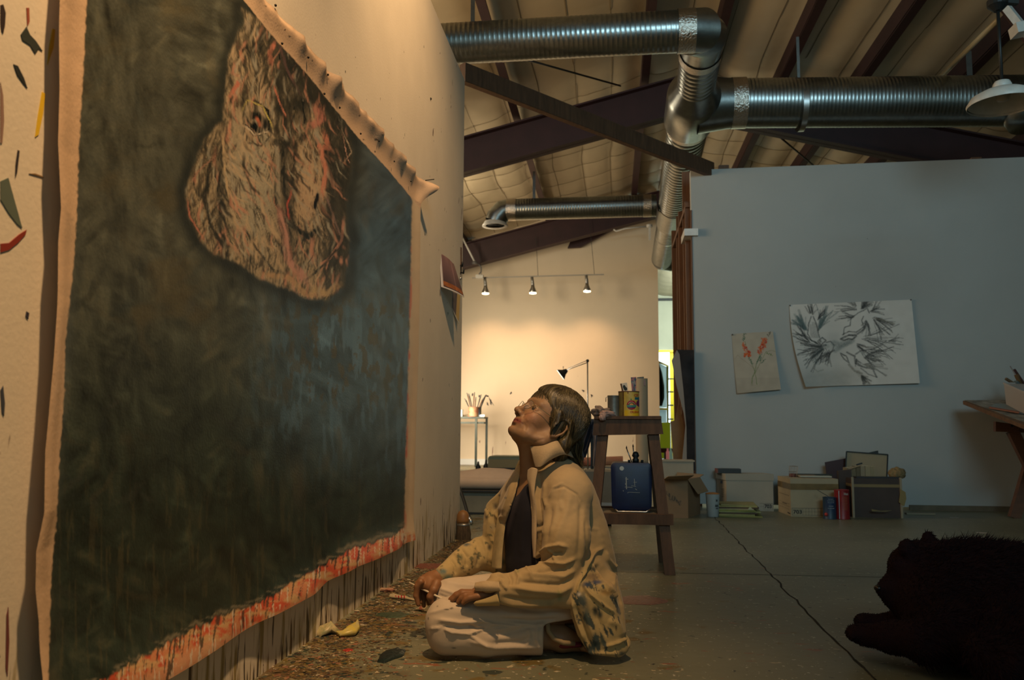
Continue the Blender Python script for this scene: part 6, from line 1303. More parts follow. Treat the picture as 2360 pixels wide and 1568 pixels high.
Vs[:, 4, 0] = xx + rn.randn(n) * sz_ * .5; Vs[:, 4, 1] = yy + rn.randn(n) * sz_ * .5; Vs[:, 4, 2] = sz_ * (0.12 + 0.30 * rn.rand(n)); Vs[:, :4, 2] = rn.rand(n, 4) * sz_[:, None] * 0.22; Vs[:, :4, :2] += rn.randn(n, 4, 2) * sz_[:, None, None] * 0.25
Vs[:, :, 0] = np.maximum(Vs[:, :, 0], LWX + 0.002)
b = np.arange(n)[:, None] * 5; Fc = np.concatenate([b + np.array([[0, 1, 4]]), b + np.array([[1, 2, 4]]), b + np.array([[2, 3, 4]]), b + np.array([[3, 0, 4]])])
o = np_mesh('paint_debris', Vs.reshape(-1, 3), Fc, mat('paint_chips', attr=True, rough=0.6), None, np.repeat(pal[ci] * (0.6 + 0.6 * rn.rand(n))[:, None], 5, 0), smooth=False); tag(o, 'multicoloured dried paint chips scattered along the foot of the left wall', 'paint chips', kind='stuff')
# thick dried puddles
def puddle(x, y, rx, ry, col, label, seed=1, h=0.003):
    c = W(x, y, Z=0); r1 = abs(W(x + rx, y, Z=0).x - c.x); r2 = abs(W(x, y - ry, Z=0).y - c.y); n = 40; vs = [(c.x, c.y, h)]
    for ring, hh in ((0.55, h), (0.9, h * 0.8), (1.0, 0.0004)):
        for k in range(n):
            a = 2 * PI * k / n; w_ = 1 + 0.5 * (float(vn(np.array([math.cos(a) * 2.6 + 9]), np.array([math.sin(a) * 2.6 + 9]), seed)[0]) - 0.5); vs.append((c.x + math.cos(a) * r1 * ring * w_, c.y + math.sin(a) * r2 * ring * w_, hh))
    fs = [(0, 1 + k, 1 + (k + 1) % n) for k in range(n)] + [(1 + r * n + k, 1 + r * n + (k + 1) % n, 1 + (r + 1) * n + (k + 1) % n, 1 + (r + 1) * n + k) for r in (0, 1) for k in range(n)]
    q = MB(); q.add(vs, fs); tag(q.build('paint_puddle', mat('puddle', col, 0.35, var=0.4, vscale=60, bump=0.4, bscale=70), None, True), label, 'paint puddle')
puddle(903, 1511, 26, 17, (0.010, 0.022, 0.022), 'nearly black green blob of dried paint on the floor before the knees', 2, 0.006)
puddle(802, 1500, 11, 3, (0.38, 0.035, 0.025), 'small bright red paint spot between the wall and the dark blob', 3)
puddle(905, 1418, 38, 7, (0.055, 0.085, 0.055), 'dull green paint smear below the striped tubes', 4)
puddle(985, 1305, 50, 7, (0.20, 0.055, 0.035), 'rust-red paint smear on the floor behind her far hand', 6, 0.002)
puddle(1470, 1383, 60, 11, (0.22, 0.11, 0.085), 'dusty pink paint smear on the floor right of her back', 7, 0.0015)
# crumpled yellow paint tube
c = W(770, 1464, Z=0); yt = thing('crumpled_tube', c, 'crumpled yellow and white paint tube lying by the wall foot', 'paint tube')
def crumple(pts, wd, ht, m, name, par, seed):
    """flattened, dented tube along a line"""
    n = 24; vs = []; K = len(pts)
    for i, p in enumerate(pts):
        t = i / (K - 1); p = Vector(p); d = (Vector(pts[min(i + 1, K - 1)]) - Vector(pts[max(i - 1, 0)])).normalized(); sd_ = d.cross(Vector((0, 0, 1))).normalized()
        for k in range(n):
            a = 2 * PI * k / n; w_ = wd[i] * (1 + 0.35 * (float(vn(np.array([i * 0.9]), np.array([k * 0.4]), seed)[0]) - 0.5)); h_ = ht[i] * (1 + 0.9 * (float(vn(np.array([i * 1.1 + 4]), np.array([k * 0.7]), seed + 1)[0]) - 0.5))
            vs.append(p + sd_ * math.cos(a) * w_ + Vector((0, 0, max(0.0, ht[i] + math.sin(a) * h_))))
    fs = [(i * n + k, i * n + (k + 1) % n, (i + 1) * n + (k + 1) % n, (i + 1) * n + k) for i in range(K - 1) for k in range(n)] + [tuple(range(n)), tuple(range((K - 1) * n, K * n))]
    q = MB(); q.add(vs, fs); return q.build(name, m, par, True, angle=75)
gp = lambda x, y: W(x, y, Z=0.0)
crumple([gp(733, 1467), gp(745, 1464), gp(762, 1460), gp(779, 1462)], [0.016, 0.024, 0.028, 0.010], [0.006, 0.014, 0.018, 0.007], mat('tube_white', (0.46, 0.38, 0.22), 0.4, color2=(0.22, 0.24, 0.12), vscale=60), 'body', yt, 3)
crumple([gp(778, 1464), gp(790, 1468), gp(806, 1466), gp(818, 1458), gp(824, 1448)], [0.006, 0.022, 0.022, 0.014, 0.004], [0.006, 0.010, 0.014, 0.014, 0.012], mat('tube_yellow', (0.50, 0.40, 0.03), 0.35, color2=(0.42, 0.36, 0.15), vscale=40), 'crimped_end', yt, 5)
def stripe_tube(p0, p1, r, label, seed):
    t = thing('paint_tube', p0, label, 'paint tube', 'striped tubes by her far hand'); p0 = Vector(p0); p1 = Vector(p1); K = 7
    crumple([p0.lerp(p1, i / (K - 1)) for i in range(K)], [r * w_ for w_ in (.9, 1, 1, .9, .8, 1.0, 1.1)], [r * .8, r * .8, r * .75, r * .7, r * .5, r * .3, r * .1], mat('tube_cream', (0.36, 0.30, 0.19), 0.45, var=0.2, vscale=50), 'body', t, seed)
    d = (p1 - p0)
    for k in range(4):
        a = p0 + d * (0.16 + 0.10 * k); q = MB(); n = 14; 
        vs = []
        for s in (0, 0.045):
            for j in range(n):
                an = PI * j / (n - 1); rr = r * 1.03; sdv = d.normalized().cross(Vector((0, 0, 1))).normalized(); vs.append(a + d * (s + 0.05 * math.cos(an)) + sdv * math.cos(an) * rr + Vector((0, 0, r * 0.72 + math.sin(an) * r * 0.80)))
        q.add(vs, [(j, j + 1, n + j + 1, n + j) for j in range(n - 1)]); q.build('stripe', mat('stripe_red', (0.30, 0.02, 0.025), 0.5), t, True)
stripe_tube(gp(900, 1380), gp(966, 1386), 0.010, 'cream paint tube with slanted red stripes lying left of her far hand', 2)
stripe_tube(gp(984, 1412), gp(958, 1406), 0.012, 'short cream and red striped tube end under her fingertips', 7)
rgc = gp(890, 1364); lump('wiped_rag', (rgc.x, rgc.y, 0.006), 0.030, 0.014, 0.008, mat('stained_rag', (0.36, 0.27, 0.18), 0.9, color2=(0.25, 0.08, 0.05), vscale=40), 31, 'small stained rag at the wall foot beyond the striped tube', 'rag')
# ---------------- implicit modelling toolkit ----------------
class Sdf:
    def __init__(s, lo, hi, h):
        s.lo = np.array(lo, float); s.h = h; s.n = (np.ceil((np.array(hi) - s.lo) / h)).astype(int) + 1; s.D = np.full(s.n, 0.5, np.float32)
    def sub(s, lo, hi):
        a = np.clip(((np.array(lo) - s.lo) / s.h).astype(int) - 1, 0, s.n); b = np.clip(((np.array(hi) - s.lo) / s.h).astype(int) + 2, 0, s.n)
        if (b <= a).any(): return None
        sl = tuple(slice(a[i], b[i]) for i in range(3))
        ax = [(s.lo[i] + np.arange(a[i], b[i]) * s.h).astype(np.float32) for i in range(3)]
        return sl, ax[0][:, None, None], ax[1][None, :, None], ax[2][None, None, :]
    def comb(s, sl, d, k, op):
        E = s.D[sl]
        if op == 'add':
            h = np.clip(0.5 + 0.5 * (E - d) / k, 0, 1); s.D[sl] = E * (1 - h) + d * h - k * h * (1 - h)
        elif op == 'cut':
            d = -d; h = np.clip(0.5 - 0.5 * (E - d) / k, 0, 1); s.D[sl] = E * (1 - h) + d * h + k * h * (1 - h)
    def cap(s, a, b, ra, rb=None, k=0.01, op='add'):
        a = np.array(a, float); b = np.array(b, float); rb = ra if rb is None else rb; m = max(ra, rb) + k * 1.5 + s.h * 3
        r = s.sub(np.minimum(a, b) - m, np.maximum(a, b) + m)
        if r is None: return s
        sl, X, Y, Z = r; ba = b - a; L = float(ba @ ba) + 1e-12
        t = np.clip(((X - a[0]) * ba[0] + (Y - a[1]) * ba[1] + (Z - a[2]) * ba[2]) / L, 0, 1)
        d = np.sqrt((X - a[0] - t * ba[0]) ** 2 + (Y - a[1] - t * ba[1]) ** 2 + (Z - a[2] - t * ba[2]) ** 2) - (ra + (rb - ra) * t)
        s.comb(sl, d, k, op); return s
    def chain(s, pts, rads, k=0.01, op='add'):
        for i in range(len(pts) - 1): s.cap(pts[i], pts[i + 1], rads[i], rads[i + 1], k, op)
        return s
    def ell(s, c, axes, rad, k=0.01, op='add'):
        """axes: three unit vectors"""
        c = np.array(c, float); m = max(rad) + k * 1.5 + s.h * 3; r = s.sub(c - m, c + m)
        if r is None: return s
        sl, X, Y, Z = r; X = X - c[0]; Y = Y - c[1]; Z = Z - c[2]; q = 0; q2 = 0
        for ax, ra in zip(axes, rad):
            v = X * ax[0] + Y * ax[1] + Z * ax[2]; q = q + (v / ra) ** 2; q2 = q2 + (v / ra ** 2) ** 2
        k0 = np.sqrt(q); k1 = np.sqrt(q2) + 1e-9; s.comb(sl, k0 * (k0 - 1) / k1, k, op); return s
    def poly(s, pl, op='cut', k=0.004, y0=-9, y1=9):
        """cut away (op cut) or keep only (op keep) what lies within an outline given in picture points, between depths y0 and y1"""
        xs = s.lo[0] + np.arange(s.n[0]) * s.h; ys = s.lo[1] + np.arange(s.n[1]) * s.h; zs = s.lo[2] + np.arange(s.n[2]) * s.h
        pa = np.array(pl, float)
        for j, yv in enumerate(ys):
            if yv < y0 or yv > y1: continue
            Xg, Zg = np.meshgrid(xs, zs, indexing='ij'); P = np.stack([Xg.ravel(), np.full(Xg.size, yv), Zg.ravel()], 1); px, py = proj(P)
            m = np.ones(len(px), bool)
            if op == 'cut':
                m = (px > pa[:, 0].min() - 30) & (px < pa[:, 0].max() + 30) & (py > pa[:, 1].min() - 30) & (py < pa[:, 1].max() + 30)
            idx = np.nonzero(m & (s.D[:, j, :].ravel() < 0.03))[0]
            if len(idx) == 0: continue
            d, _ = dist_poly(px[idx], py[idx], pl + pl[:1]); i_ = in_poly(px[idx], py[idx], pl); sdv = np.where(i_, -d, d) * yv / F
            E = s.D[:, j, :].ravel()[idx]; dd = -sdv if op == 'cut' else sdv
            if op == 'cut' and (y0 > -9 or y1 < 9): dd = np.minimum(dd, min(yv - y0, y1 - yv) if y0 > -9 else y1 - yv)
            h = np.clip(0.5 - 0.5 * (E - dd) / k, 0, 1); R = E * (1 - h) + dd * h + k * h * (1 - h)
            col = s.D[:, j, :].ravel(); col[idx] = R; s.D[:, j, :] = col.reshape(s.n[0], s.n[2])
        return s
    def floor(s, z=0.002):
        zz = (s.lo[2] + np.arange(s.n[2]) * s.h)[None, None, :]; s.D = np.maximum(s.D, (z - zz).astype(np.float32)); return s
    def mesh(s):
        D = s.D; D[0] = D[-1] = 0.5; D[:, 0] = D[:, -1] = 0.5; D[:, :, 0] = D[:, :, -1] = 0.5
        S_ = D < 0; c = [S_[i:S_.shape[0] - 1 + i, j:S_.shape[1] - 1 + j, k:S_.shape[2] - 1 + k] for i in (0, 1) for j in (0, 1) for k in (0, 1)]
        al = c[0].copy(); an = c[0].copy()
        for q in c[1:]: al &= q; an |= q
        act = an & ~al; I = np.argwhere(act); vid = np.full(act.shape, -1, np.int64); vid[act] = np.arange(len(I))
        acc = np.zeros((len(I), 3)); cnt = np.zeros(len(I)); cor = [(i, j, k) for i in (0, 1) for j in (0, 1) for k in (0, 1)]
        val = {q: D[I[:, 0] + q[0], I[:, 1] + q[1], I[:, 2] + q[2]].astype(float) for q in cor}
        for a in cor:
            for ax in range(3):
                if a[ax]: continue
                b = list(a); b[ax] = 1; b = tuple(b); va, vb = val[a], val[b]; m = (va < 0) != (vb < 0); t = np.where(m, va / np.where(m, va - vb, 1), 0)
                p = np.tile(np.array(a, float), (len(I), 1)); p[:, ax] = t; acc += p * m[:, None]; cnt += m
        V = (I + acc / cnt[:, None]) * s.h + s.lo; Q = []
        for ax in range(3):
            o1, o2 = [(1, 2), (2, 0), (0, 1)][ax]; sh = list(S_.shape); s0 = [slice(0, n) for n in sh]; s1 = list(s0); s0[ax] = slice(0, sh[ax] - 1); s1[ax] = slice(1, sh[ax])
            A_ = S_[tuple(s0)]; B_ = S_[tuple(s1)]; E = np.argwhere(A_ != B_); E = E[(E[:, o1] > 0) & (E[:, o2] > 0) & (E[:, o1] < sh[o1] - 1) & (E[:, o2] < sh[o2] - 1)]
            inside = A_[E[:, 0], E[:, 1], E[:, 2]]; cs = []
            for (u, v) in ((1, 1), (0, 1), (0, 0), (1, 0)):
                G = E.copy(); G[:, o1] -= u; G[:, o2] -= v; cs.append(vid[G[:, 0], G[:, 1], G[:, 2]])
            q = np.stack(cs, 1); q[~inside] = q[~inside][:, ::-1]; Q.append(q)
        Q = np.concatenate(Q); Q = Q[(Q >= 0).all(1)]; return V, Q
def relax(V, Q, it=2, lam=0.5):
    a = np.concatenate([Q[:, 0], Q[:, 1], Q[:, 2], Q[:, 3]]); b = np.concatenate([Q[:, 1], Q[:, 2], Q[:, 3], Q[:, 0]]); i = np.concatenate([a, b]); j = np.concatenate([b, a]); n = len(V); c = np.bincount(i, minlength=n).clip(1)
    for _ in range(it):
        M = np.stack([np.bincount(i, V[j, k], n) for k in range(3)], 1) / c[:, None]; V = V + lam * (M - V)
    return V
def normals(V, Q):
    f = np.cross(V[Q[:, 2]] - V[Q[:, 0]], V[Q[:, 3]] - V[Q[:, 1]]); N = np.zeros_like(V)
    for k in range(4):
        for a in range(3): N[:, a] += np.bincount(Q[:, k], f[:, a], len(V))
    return N / (np.linalg.norm(N, axis=1)[:, None] + 1e-12)
def folds(V, Q, strokes, noise=0.0, nsc=10, seed=1):
    """press cloth folds along lines; width in picture points, height in millimetres"""
    N = normals(V, Q); px, py = proj(V); view = V - ON; view /= np.linalg.norm(view, axis=1)[:, None]; face = smooth(0.15, -0.25, (N * view).sum(1)); D = np.zeros(len(V))
    for pts, w_, amp in strokes:
        xs = [p[0] for p in pts]; ys = [p[1] for p in pts]; m = (px > min(xs) - 3 * w_) & (px < max(xs) + 3 * w_) & (py > min(ys) - 3 * w_) & (py < max(ys) + 3 * w_)
        if not m.any(): continue
        d, t = dist_poly(px[m], py[m], pts); D[m] += amp * 0.00135 * np.exp(-(d / w_) ** 2) * np.clip(np.sin(PI * np.clip(t, 0.02, 0.98)) * 2.2, 0, 1)
    if noise: D2 = noise * 0.001 * 2 * (fbm(V[:, 0] * nsc + V[:, 1] * 4, V[:, 2] * nsc + V[:, 1] * 5, seed, 4) - 0.5)
    else: D2 = 0
    return V + N * (D * face + D2)[:, None]
def T(*a): return np.array(W(a[0], a[1], Y=a[2]))
# ---------------- the painter ----------------
psi = math.radians(30); pit = math.radians(40)
Fh = np.array([-math.cos(psi), -math.sin(psi), 0.0]); Lh = np.array([math.sin(psi), -math.cos(psi), 0.0]); Zh = np.array([0, 0, 1.0])
Ff = Fh * math.cos(pit) + Zh * math.sin(pit); Uf = -Fh * math.sin(pit) + Zh * math.cos(pit)
HO = T(1286, 984, 2.50) - 0.074 * Lh
def H(f, l, u): return HO + Ff * f + Lh * l + Uf * u
HA = (Ff, Lh, Uf)
pr = thing('person', (T(1250, 1400, 2.5)[0], 2.5, 0), 'woman in paint-stained khaki jacket and white trousers kneeling, gazing up at the canvas', 'person')
b = Sdf((-0.66, 2.20, -0.01), (0.10, 2.95, 0.92), 0.0030)
# head
b.ell(H(-0.006, 0, 0.042), HA, (0.092, 0.074, 0.084), 0.004)
b.ell(H(0.034, 0, 0.028), HA, (0.056, 0.062, 0.070), 0.02)
b.ell(H(0.040, 0, -0.030), HA, (0.050, 0.053, 0.055), 0.02)
b.ell(H(0.034, 0, -0.056), HA, (0.045, 0.045, 0.028), 0.02)
for s in (1, -1):
    b.chain([H(-0.006, .056 * s, -0.030), H(0.004, .054 * s, -0.060), H(0.048, .032 * s, -0.073), H(0.070, .010 * s, -0.078)], [0.016, 0.015, 0.014, 0.014], 0.018)
    b.ell(H(0.060, .036 * s, -0.022), HA, (0.022, 0.020, 0.020), 0.02)
    b.cap(H(0.086, .010 * s, 0.024), H(0.072, .043 * s, 0.023), 0.009, 0.008, 0.012)
b.ell(H(0.077, 0, -0.0790), HA, (0.0150, 0.018, 0.013), 0.014)
b.ell(H(0.078, 0, -0.050), HA, (0.015, 0.030, 0.021), 0.014)
for s in (1, -1): b.ell(H(0.096, .031 * s, 0.004), HA, (0.012, 0.018, 0.010), 0.012, 'cut')
b.chain([H(0.086, 0, 0.022), H(0.092, 0, 0.002), H(0.103, 0, -0.020)], [0.008, 0.0075, 0.0088], 0.009)
b.ell(H(0.1065, 0, -0.025), HA, (0.0110, 0.0098, 0.0098), 0.006)
for s in (1, -1):
    b.ell(H(0.0955, .0130 * s, -0.029), HA, (0.0100, 0.0062, 0.0082), 0.005); b.ell(H(0.0995, .0065 * s, -0.0365), HA, (0.006, 0.0032, 0.0045), 0.002, 'cut')
b.chain([H(0.072, .030, -0.0535), H(0.0890, .010, -0.0475), H(0.0920, 0, -0.0485), H(0.0890, -.010, -0.0475), H(0.072, -.030, -0.0535)], [0.0020, 0.0040, 0.0044, 0.0040, 0.0020], 0.004)
b.chain([H(0.070, .029, -0.0548), H(0.0870, .010, -0.0590), H(0.0890, 0, -0.0590), H(0.0870, -.010, -0.0590), H(0.070, -.029, -0.0548)], [0.0020, 0.0042, 0.0048, 0.0042, 0.0020], 0.004)
b.chain([H(0.074, .033, -0.0548), H(0.0925, .010, -0.0533), H(0.0965, 0, -0.0540), H(0.0925, -.010, -0.0533), H(0.074, -.033, -0.0548)], [0.0016, 0.0018, 0.0018, 0.0018, 0.0016], 0.002, 'cut')
b.ell(H(0.092, 0, -0.0685), HA, (0.007, 0.018, 0.0045), 0.008, 'cut')
for s in (1, -1):
    b.chain([H(0.074, .018 * s, 0.003), H(0.0825, .025 * s, 0.0095), H(0.0825, .035 * s, 0.0095), H(0.074, .045 * s, 0.003)], [0.0030, 0.0036, 0.0036, 0.0030], 0.003)
    b.chain([H(0.074, .018 * s, 0.001), H(0.0795, .026 * s, -0.0065), H(0.0795, .036 * s, -0.0065), H(0.074, .045 * s, 0.001)], [0.0028, 0.0030, 0.0030, 0.0028], 0.004)
    # ear: rim, bowl, lobe
    ec = lambda f, u, l=0.078: H(f - 0.004, l * s, u - 0.006)
    b.ell(ec(0.0, 0.0, .073), HA, (0.014, 0.006, 0.026), 0.006)
    b.chain([ec(0.010, 0.010), ec(0.004, 0.026, .080), ec(-0.010, 0.028, .083), ec(-0.018, 0.016, .085), ec(-0.017, -0.002, .084), ec(-0.008, -0.020, .079), ec(0.002, -0.028, .075)], [.0032, .0034, .0036, .0036, .0034, .0042, .0058], 0.003)
    b.ell(ec(0.0, 0.002, .081), HA, (0.008, 0.005, 0.012), 0.004, 'cut')
# neck, trunk
NB = T(1262, 1082, 2.60); b.chain([H(-0.020, 0, -0.035), NB + np.array([0, 0, 0.03]), NB], [0.054, 0.055, 0.062], 0.03)
b.cap(H(0.026, 0, -0.078), T(1217, 1092, 2.58), 0.022, 0.024, 0.03)
for s, (x0, x1) in ((1, (1, 1)), (-1, (1, 1))): b.cap(H(-0.02, .05 * s, -0.03), NB + Fh * 0.055 + Lh * 0.012 * s - Zh * 0.045, 0.013, 0.012, 0.02)
SN, SF = T(1312, 1132, 2.49), T(1180, 1132, 2.77); SB = T(1208, 1146, 2.73); CH = T(1240, 1180, 2.63); PE = T(1290, 1375, 2.64)
b.chain([SN, NB - Zh * 0.03, SB], [0.050, 0.056, 0.034], 0.03); b.ell(CH, (Fh, Lh, Zh), (0.098, 0.150, 0.135), 0.03); b.ell(T(1262, 1290, 2.63), (Fh, Lh, Zh), (0.095, 0.135, 0.14), 0.03); b.ell(PE, (Fh, Lh, Zh), (0.11, 0.155, 0.10), 0.03)
EN, WN = T(1288, 1350, 2.42), T(1138, 1370, 2.36); EF, WF = T(1122, 1272, 2.76), T(1008, 1333, 2.62)
b.chain([SN, EN, WN], [0.045, 0.036, 0.024], 0.02); b.chain([SB, EF, WF], [0.034, 0.032, 0.024], 0.02)
# near hand, laid on the thigh: palm, four fingers, thumb
Yn = 2.345
b.chain([WN, T(1108, 1371, Yn)], [0.024, 0.021], 0.012); b.cap(T(1112, 1368, Yn + 0.035), T(1110, 1373, Yn - 0.005), 0.016, 0.015, 0.012)
for (p, q, r_, y_) in (((1096, 1366), (1064, 1366), (1039, 1381), Yn + 0.03), ((1098, 1369), (1066, 1368), (1043, 1383), Yn + 0.012), ((1098, 1372), (1072, 1374), (1056, 1388), Yn - 0.006), ((1102, 1375), (1082, 1379), (1068, 1390), Yn - 0.020)):
    b.chain([T(*p, y_), T(*q, y_), T((q[0] + r_[0]) / 2, (q[1] + r_[1]) / 2 - 2, y_), T(*r_, y_)], [0.0095, 0.0090, 0.0082, 0.0068], 0.004)
b.chain([T(1122, 1366, Yn + .045), T(1098, 1362, Yn + .06), T(1078, 1370, Yn + .062)], [0.012, 0.0095, 0.008], 0.005)
# far hand, hanging over the knee and holding a pencil
Yf_ = 2.58
b.chain([WF, T(990, 1342, Yf_ + .01)], [0.024, 0.024], 0.012); b.cap(T(990, 1334, Yf_ + 0.03), T(992, 1352, Yf_ - 0.012), 0.020, 0.019, 0.012); b.cap(T(979, 1338, Yf_ + .015), T(978, 1350, Yf_ - .008), 0.016, 0.015, 0.010)
for pts, rr in (([(970, 1342), (962, 1352), (959, 1374), (964, 1394)], -0.026), ([(972, 1336), (964, 1346), (964, 1368), (970, 1388)], 0.000), ([(978, 1338), (972, 1352), (974, 1374), (977, 1397)], 0.018), ([(986, 1340), (980, 1356), (984, 1376), (988, 1392)], 0.036)):
    b.chain([T(x, y, Yf_ + rr) for x, y in pts], [0.0105, 0.0098, 0.0085, 0.0066], 0.004)
b.chain([T(1006, 1346, Yf_ - .02), T(1000, 1360, Yf_ - .04), T(991, 1376, Yf_ - .045), T(995, 1390, Yf_ - .04)], [0.015, 0.012, 0.0098, 0.0078], 0.006)
# legs and feet
KN, KF = T(1034, 1432, 2.385), T(1040, 1384, 2.60); HN, HF = T(1320, 1392, 2.52), T(1290, 1372, 2.76)
b.chain([HN, KN], [0.052, 0.050], 0.02); b.chain([HF, KF], [0.070, 0.052], 0.02); AN, AF = T(1250, 1462, 2.46), T(1250, 1444, 2.66)
AN[2] = 0.05; AF[2] = 0.05
b.chain([KN - np.array([0, 0, .035]), AN], [0.048, 0.032], 0.02); b.chain([KF - np.array([0, 0, .05]), AF], [0.048, 0.032], 0.02)
for A0_, sg in ((AN, 0), (AF, 0)):
    b.chain([A0_, A0_ + np.array([0.055, 0.008, -0.010]), A0_ + np.array([0.115, 0.016, -0.020])], [0.034, 0.033, 0.024], 0.015)
    for k in range(5): b.cap(A0_ + np.array([0.115, -0.014 + 0.0135 * k, -0.026]), A0_ + np.array([0.148 - 0.004 * k, -0.018 + 0.0150 * k, -0.034]), 0.010, 0.0085 - 0.0004 * k, 0.004)
b.floor(); V, Q = b.mesh(); del b; V = relax(V, Q, 1, 0.3)
V = folds(V, Q, [([(1207, 944), (1208, 956), (1204, 966)], 2.2, -1.6), ([(1206, 974), (1212, 984), (1210, 994)], 2.5, -1.0), ([(1220, 930), (1226, 945), (1240, 952)], 2.0, -0.9), ([(1216, 926), (1222, 938)], 1.6, -0.8), ([(1206, 972), (1205, 982), (1199, 992)], 2.0, -0.8), ([(1222, 948), (1236, 951), (1246, 946)], 2.0, -0.5), ([(1222, 943), (1232, 945)], 1.6, -0.4), ([(1224, 975), (1234, 985), (1240, 1000)], 3, -0.7), ([(1228, 1022), (1240, 1016), (1256, 1012)], 2.2, -1.0), ([(1212, 1045), (1222, 1034), (1232, 1030)], 2.0, -0.8),
                 ([(1216, 1000), (1226, 1008), (1240, 1010)], 5, 1.0), ([(1240, 940), (1252, 944)], 1.4, -0.4), ([(1241, 945), (1252, 952)], 1.4, -0.4), ([(1212, 962), (1218, 972)], 4, 1.0)])
loc = V - HO; lf, ll, lu = loc @ Ff, loc @ Lh, loc @ Uf
col = np.tile(np.array((0.27, 0.155, 0.080)), (len(V), 1)) * (0.88 + 0.24 * fbm(V[:, 0] * 60, V[:, 2] * 60 + V[:, 1] * 30, 5))[:, None]
hd = smooth(-0.13, -0.10, lu) * (np.abs(lf) < 0.2)
col = mixc(col, np.array((0.50, 0.20, 0.13)), np.exp(-((lf - 0.07) / .03) ** 2 - ((np.abs(ll) - .04) / .02) ** 2 - ((lu + .025) / .02) ** 2) * 0.4)
lipd = np.exp(-(((lu + 0.0535) / 0.0078) ** 4)) * smooth(0.062, 0.070, lf) * smooth(0.032, 0.025, np.abs(ll)); col = mixc(col, np.array((0.20, 0.045, 0.038)), lipd * 0.9)
col = mixc(col, np.array((0.12, 0.03, 0.02)), np.exp(-((lu + 0.0538) / 0.0014) ** 2) * (np.abs(ll) < 0.034) * (lf > 0.064))
col = mixc(col, np.array((0.10, 0.06, 0.035)), np.exp(-((lu - 0.026 + 4 * (np.abs(ll) - .028) ** 2) / 0.0035) ** 2 - ((np.abs(ll) - .028) / .016) ** 4) * (lf > 0.05) * 0.5)
nz_ = V[:, 2] < 0.30; hx, hy = proj(V); hand = nz_ & (hx < 1140); col[hand] = col[hand] * np.array((0.80, 0.66, 0.58))
skin = mat('skin', attr=True, rough=0.5, bump=0.05, bscale=220, spec=0.4, sss=0.12)
body = np_mesh('body', V, Q, skin, pr, np.clip(col, 0, 1))
for s in (1, -1):
    q = MB(); c = H(0.0725, .0315 * s, 0.002); q.ball(c, 0.0118, 20, 14); e = q.build('eye', mat('eye_white', (0.50, 0.46, 0.40), 0.15), pr, True)
    g = (Ff * 0.90 + Uf * 0.10 + Lh * 0.40); g /= np.linalg.norm(g); q = MB(); q.tube([c + g * 0.0103, c + g * 0.0116, c + g * 0.0121], [0.0064, 0.0061, 0.002], 18); q.build('iris', mat('iris_brown', (0.06, 0.045, 0.03), 0.1), e, True)
    q = MB(); q.tube([H(0.079 + 0.0065 * math.sin(PI * t), (.0185 + .027 * t) * s, 0.0045 + 0.0075 * math.sin(PI * t)) for t in np.linspace(0, 1, 9)], 0.0007, 5); q.build('eyelash', BLACK, pr)
# glasses
gl = MB(); gls = []
GM = mat('gilt_wire', (0.30, 0.24, 0.14), 0.25, 0.9)
q = MB()
for s in (1, -1):
    q.tube([H(0.101 - 0.006 * abs(math.cos(a)) * (1 if math.cos(a) > 0 else 0), (.0325 + .0215 * math.cos(a)) * s, 0.000 + .0155 * math.sin(a)) for a in np.linspace(0, 2 * PI, 33)], 0.0007, 6, cap=False)
    q.tube([H(0.0945, .054 * s, 0.004), H(0.080, .066 * s, 0.006), H(0.03, .077 * s, 0.008), H(0.0, .079 * s, 0.012), H(-0.01, .080 * s, 0.008)], 0.0008, 6)
    q.tube([H(0.1005, .012 * s, 0.001), H(0.1045, .005 * s, 0.004), H(0.1055, 0, 0.0045)], 0.0007, 6)
q.build('eyeglasses', GM, pr, True)
q = MB()
for s in (1, -1):
    n = 24; q.add([H(0.1005, .0325 * s, 0)] + [H(0.101 - 0.006 * abs(math.cos(a)) * (1 if math.cos(a) > 0 else 0), (.0325 + .0210 * math.cos(a)) * s, .015 * math.sin(a)) for a in np.linspace(0, 2 * PI, n, endpoint=False)], [(0, 1 + k, 1 + (k + 1) % n) for k in range(n)])
lm = bpy.data.materials.new('lens_glass'); lm.use_nodes = True; lp = lm.node_tree.nodes['Principled BSDF']; lp.inputs['Alpha'].default_value = 0.07; lp.inputs['Roughness'].default_value = 0.03; lp.inputs['Base Color'].default_value = (0.8, 0.85, 0.85, 1)
q.build('lenses', lm, pr)
# hair
h = Sdf(HO - 0.20, HO + np.array([0.24, 0.22, 0.20]), 0.0028)
HC = H(-0.012, 0, 0.046)
h.ell(HC, HA, (0.098, 0.085, 0.090), 0.004); h.ell(H(0.034, 0, 0.070), HA, (0.057, 0.066, 0.049), 0.02)
h.chain([H(0.02, .074, 0.03), H(0.005, .080, -0.01), H(-0.002, .078, -0.040)], [0.015, 0.012, 0.007], 0.012); h.chain([H(-0.02, .072, 0.02), H(-0.05, .066, -0.03), H(-0.075, .03, -0.055)], [0.022, 0.022, 0.022], 0.02); h.chain([H(-0.02, -.072, 0.02), H(-0.05, -.066, -0.03), H(-0.075, -.03, -0.055)], [0.022, 0.022, 0.022], 0.02)
TI = T(1314, 1000, 2.62)
h.cap(H(-0.06, 0, -0.03), TI, 0.050, 0.030, 0.02); h.chain([TI, T(1322, 1022, 2.62), T(1320, 1046, 2.62), T(1332, 1066, 2.62)], [0.026, 0.029, 0.025, 0.014], 0.014)
h.poly([(1120, 860), (1190, 900), (1212, 907), (1224, 895), (1238, 903), (1255, 917), (1262, 940), (1258, 962), (1251, 985), (1262, 1004), (1276, 1012), (1286, 1024), (1200, 1090), (1120, 1000)], 'cut', 0.014, y1=2.60)
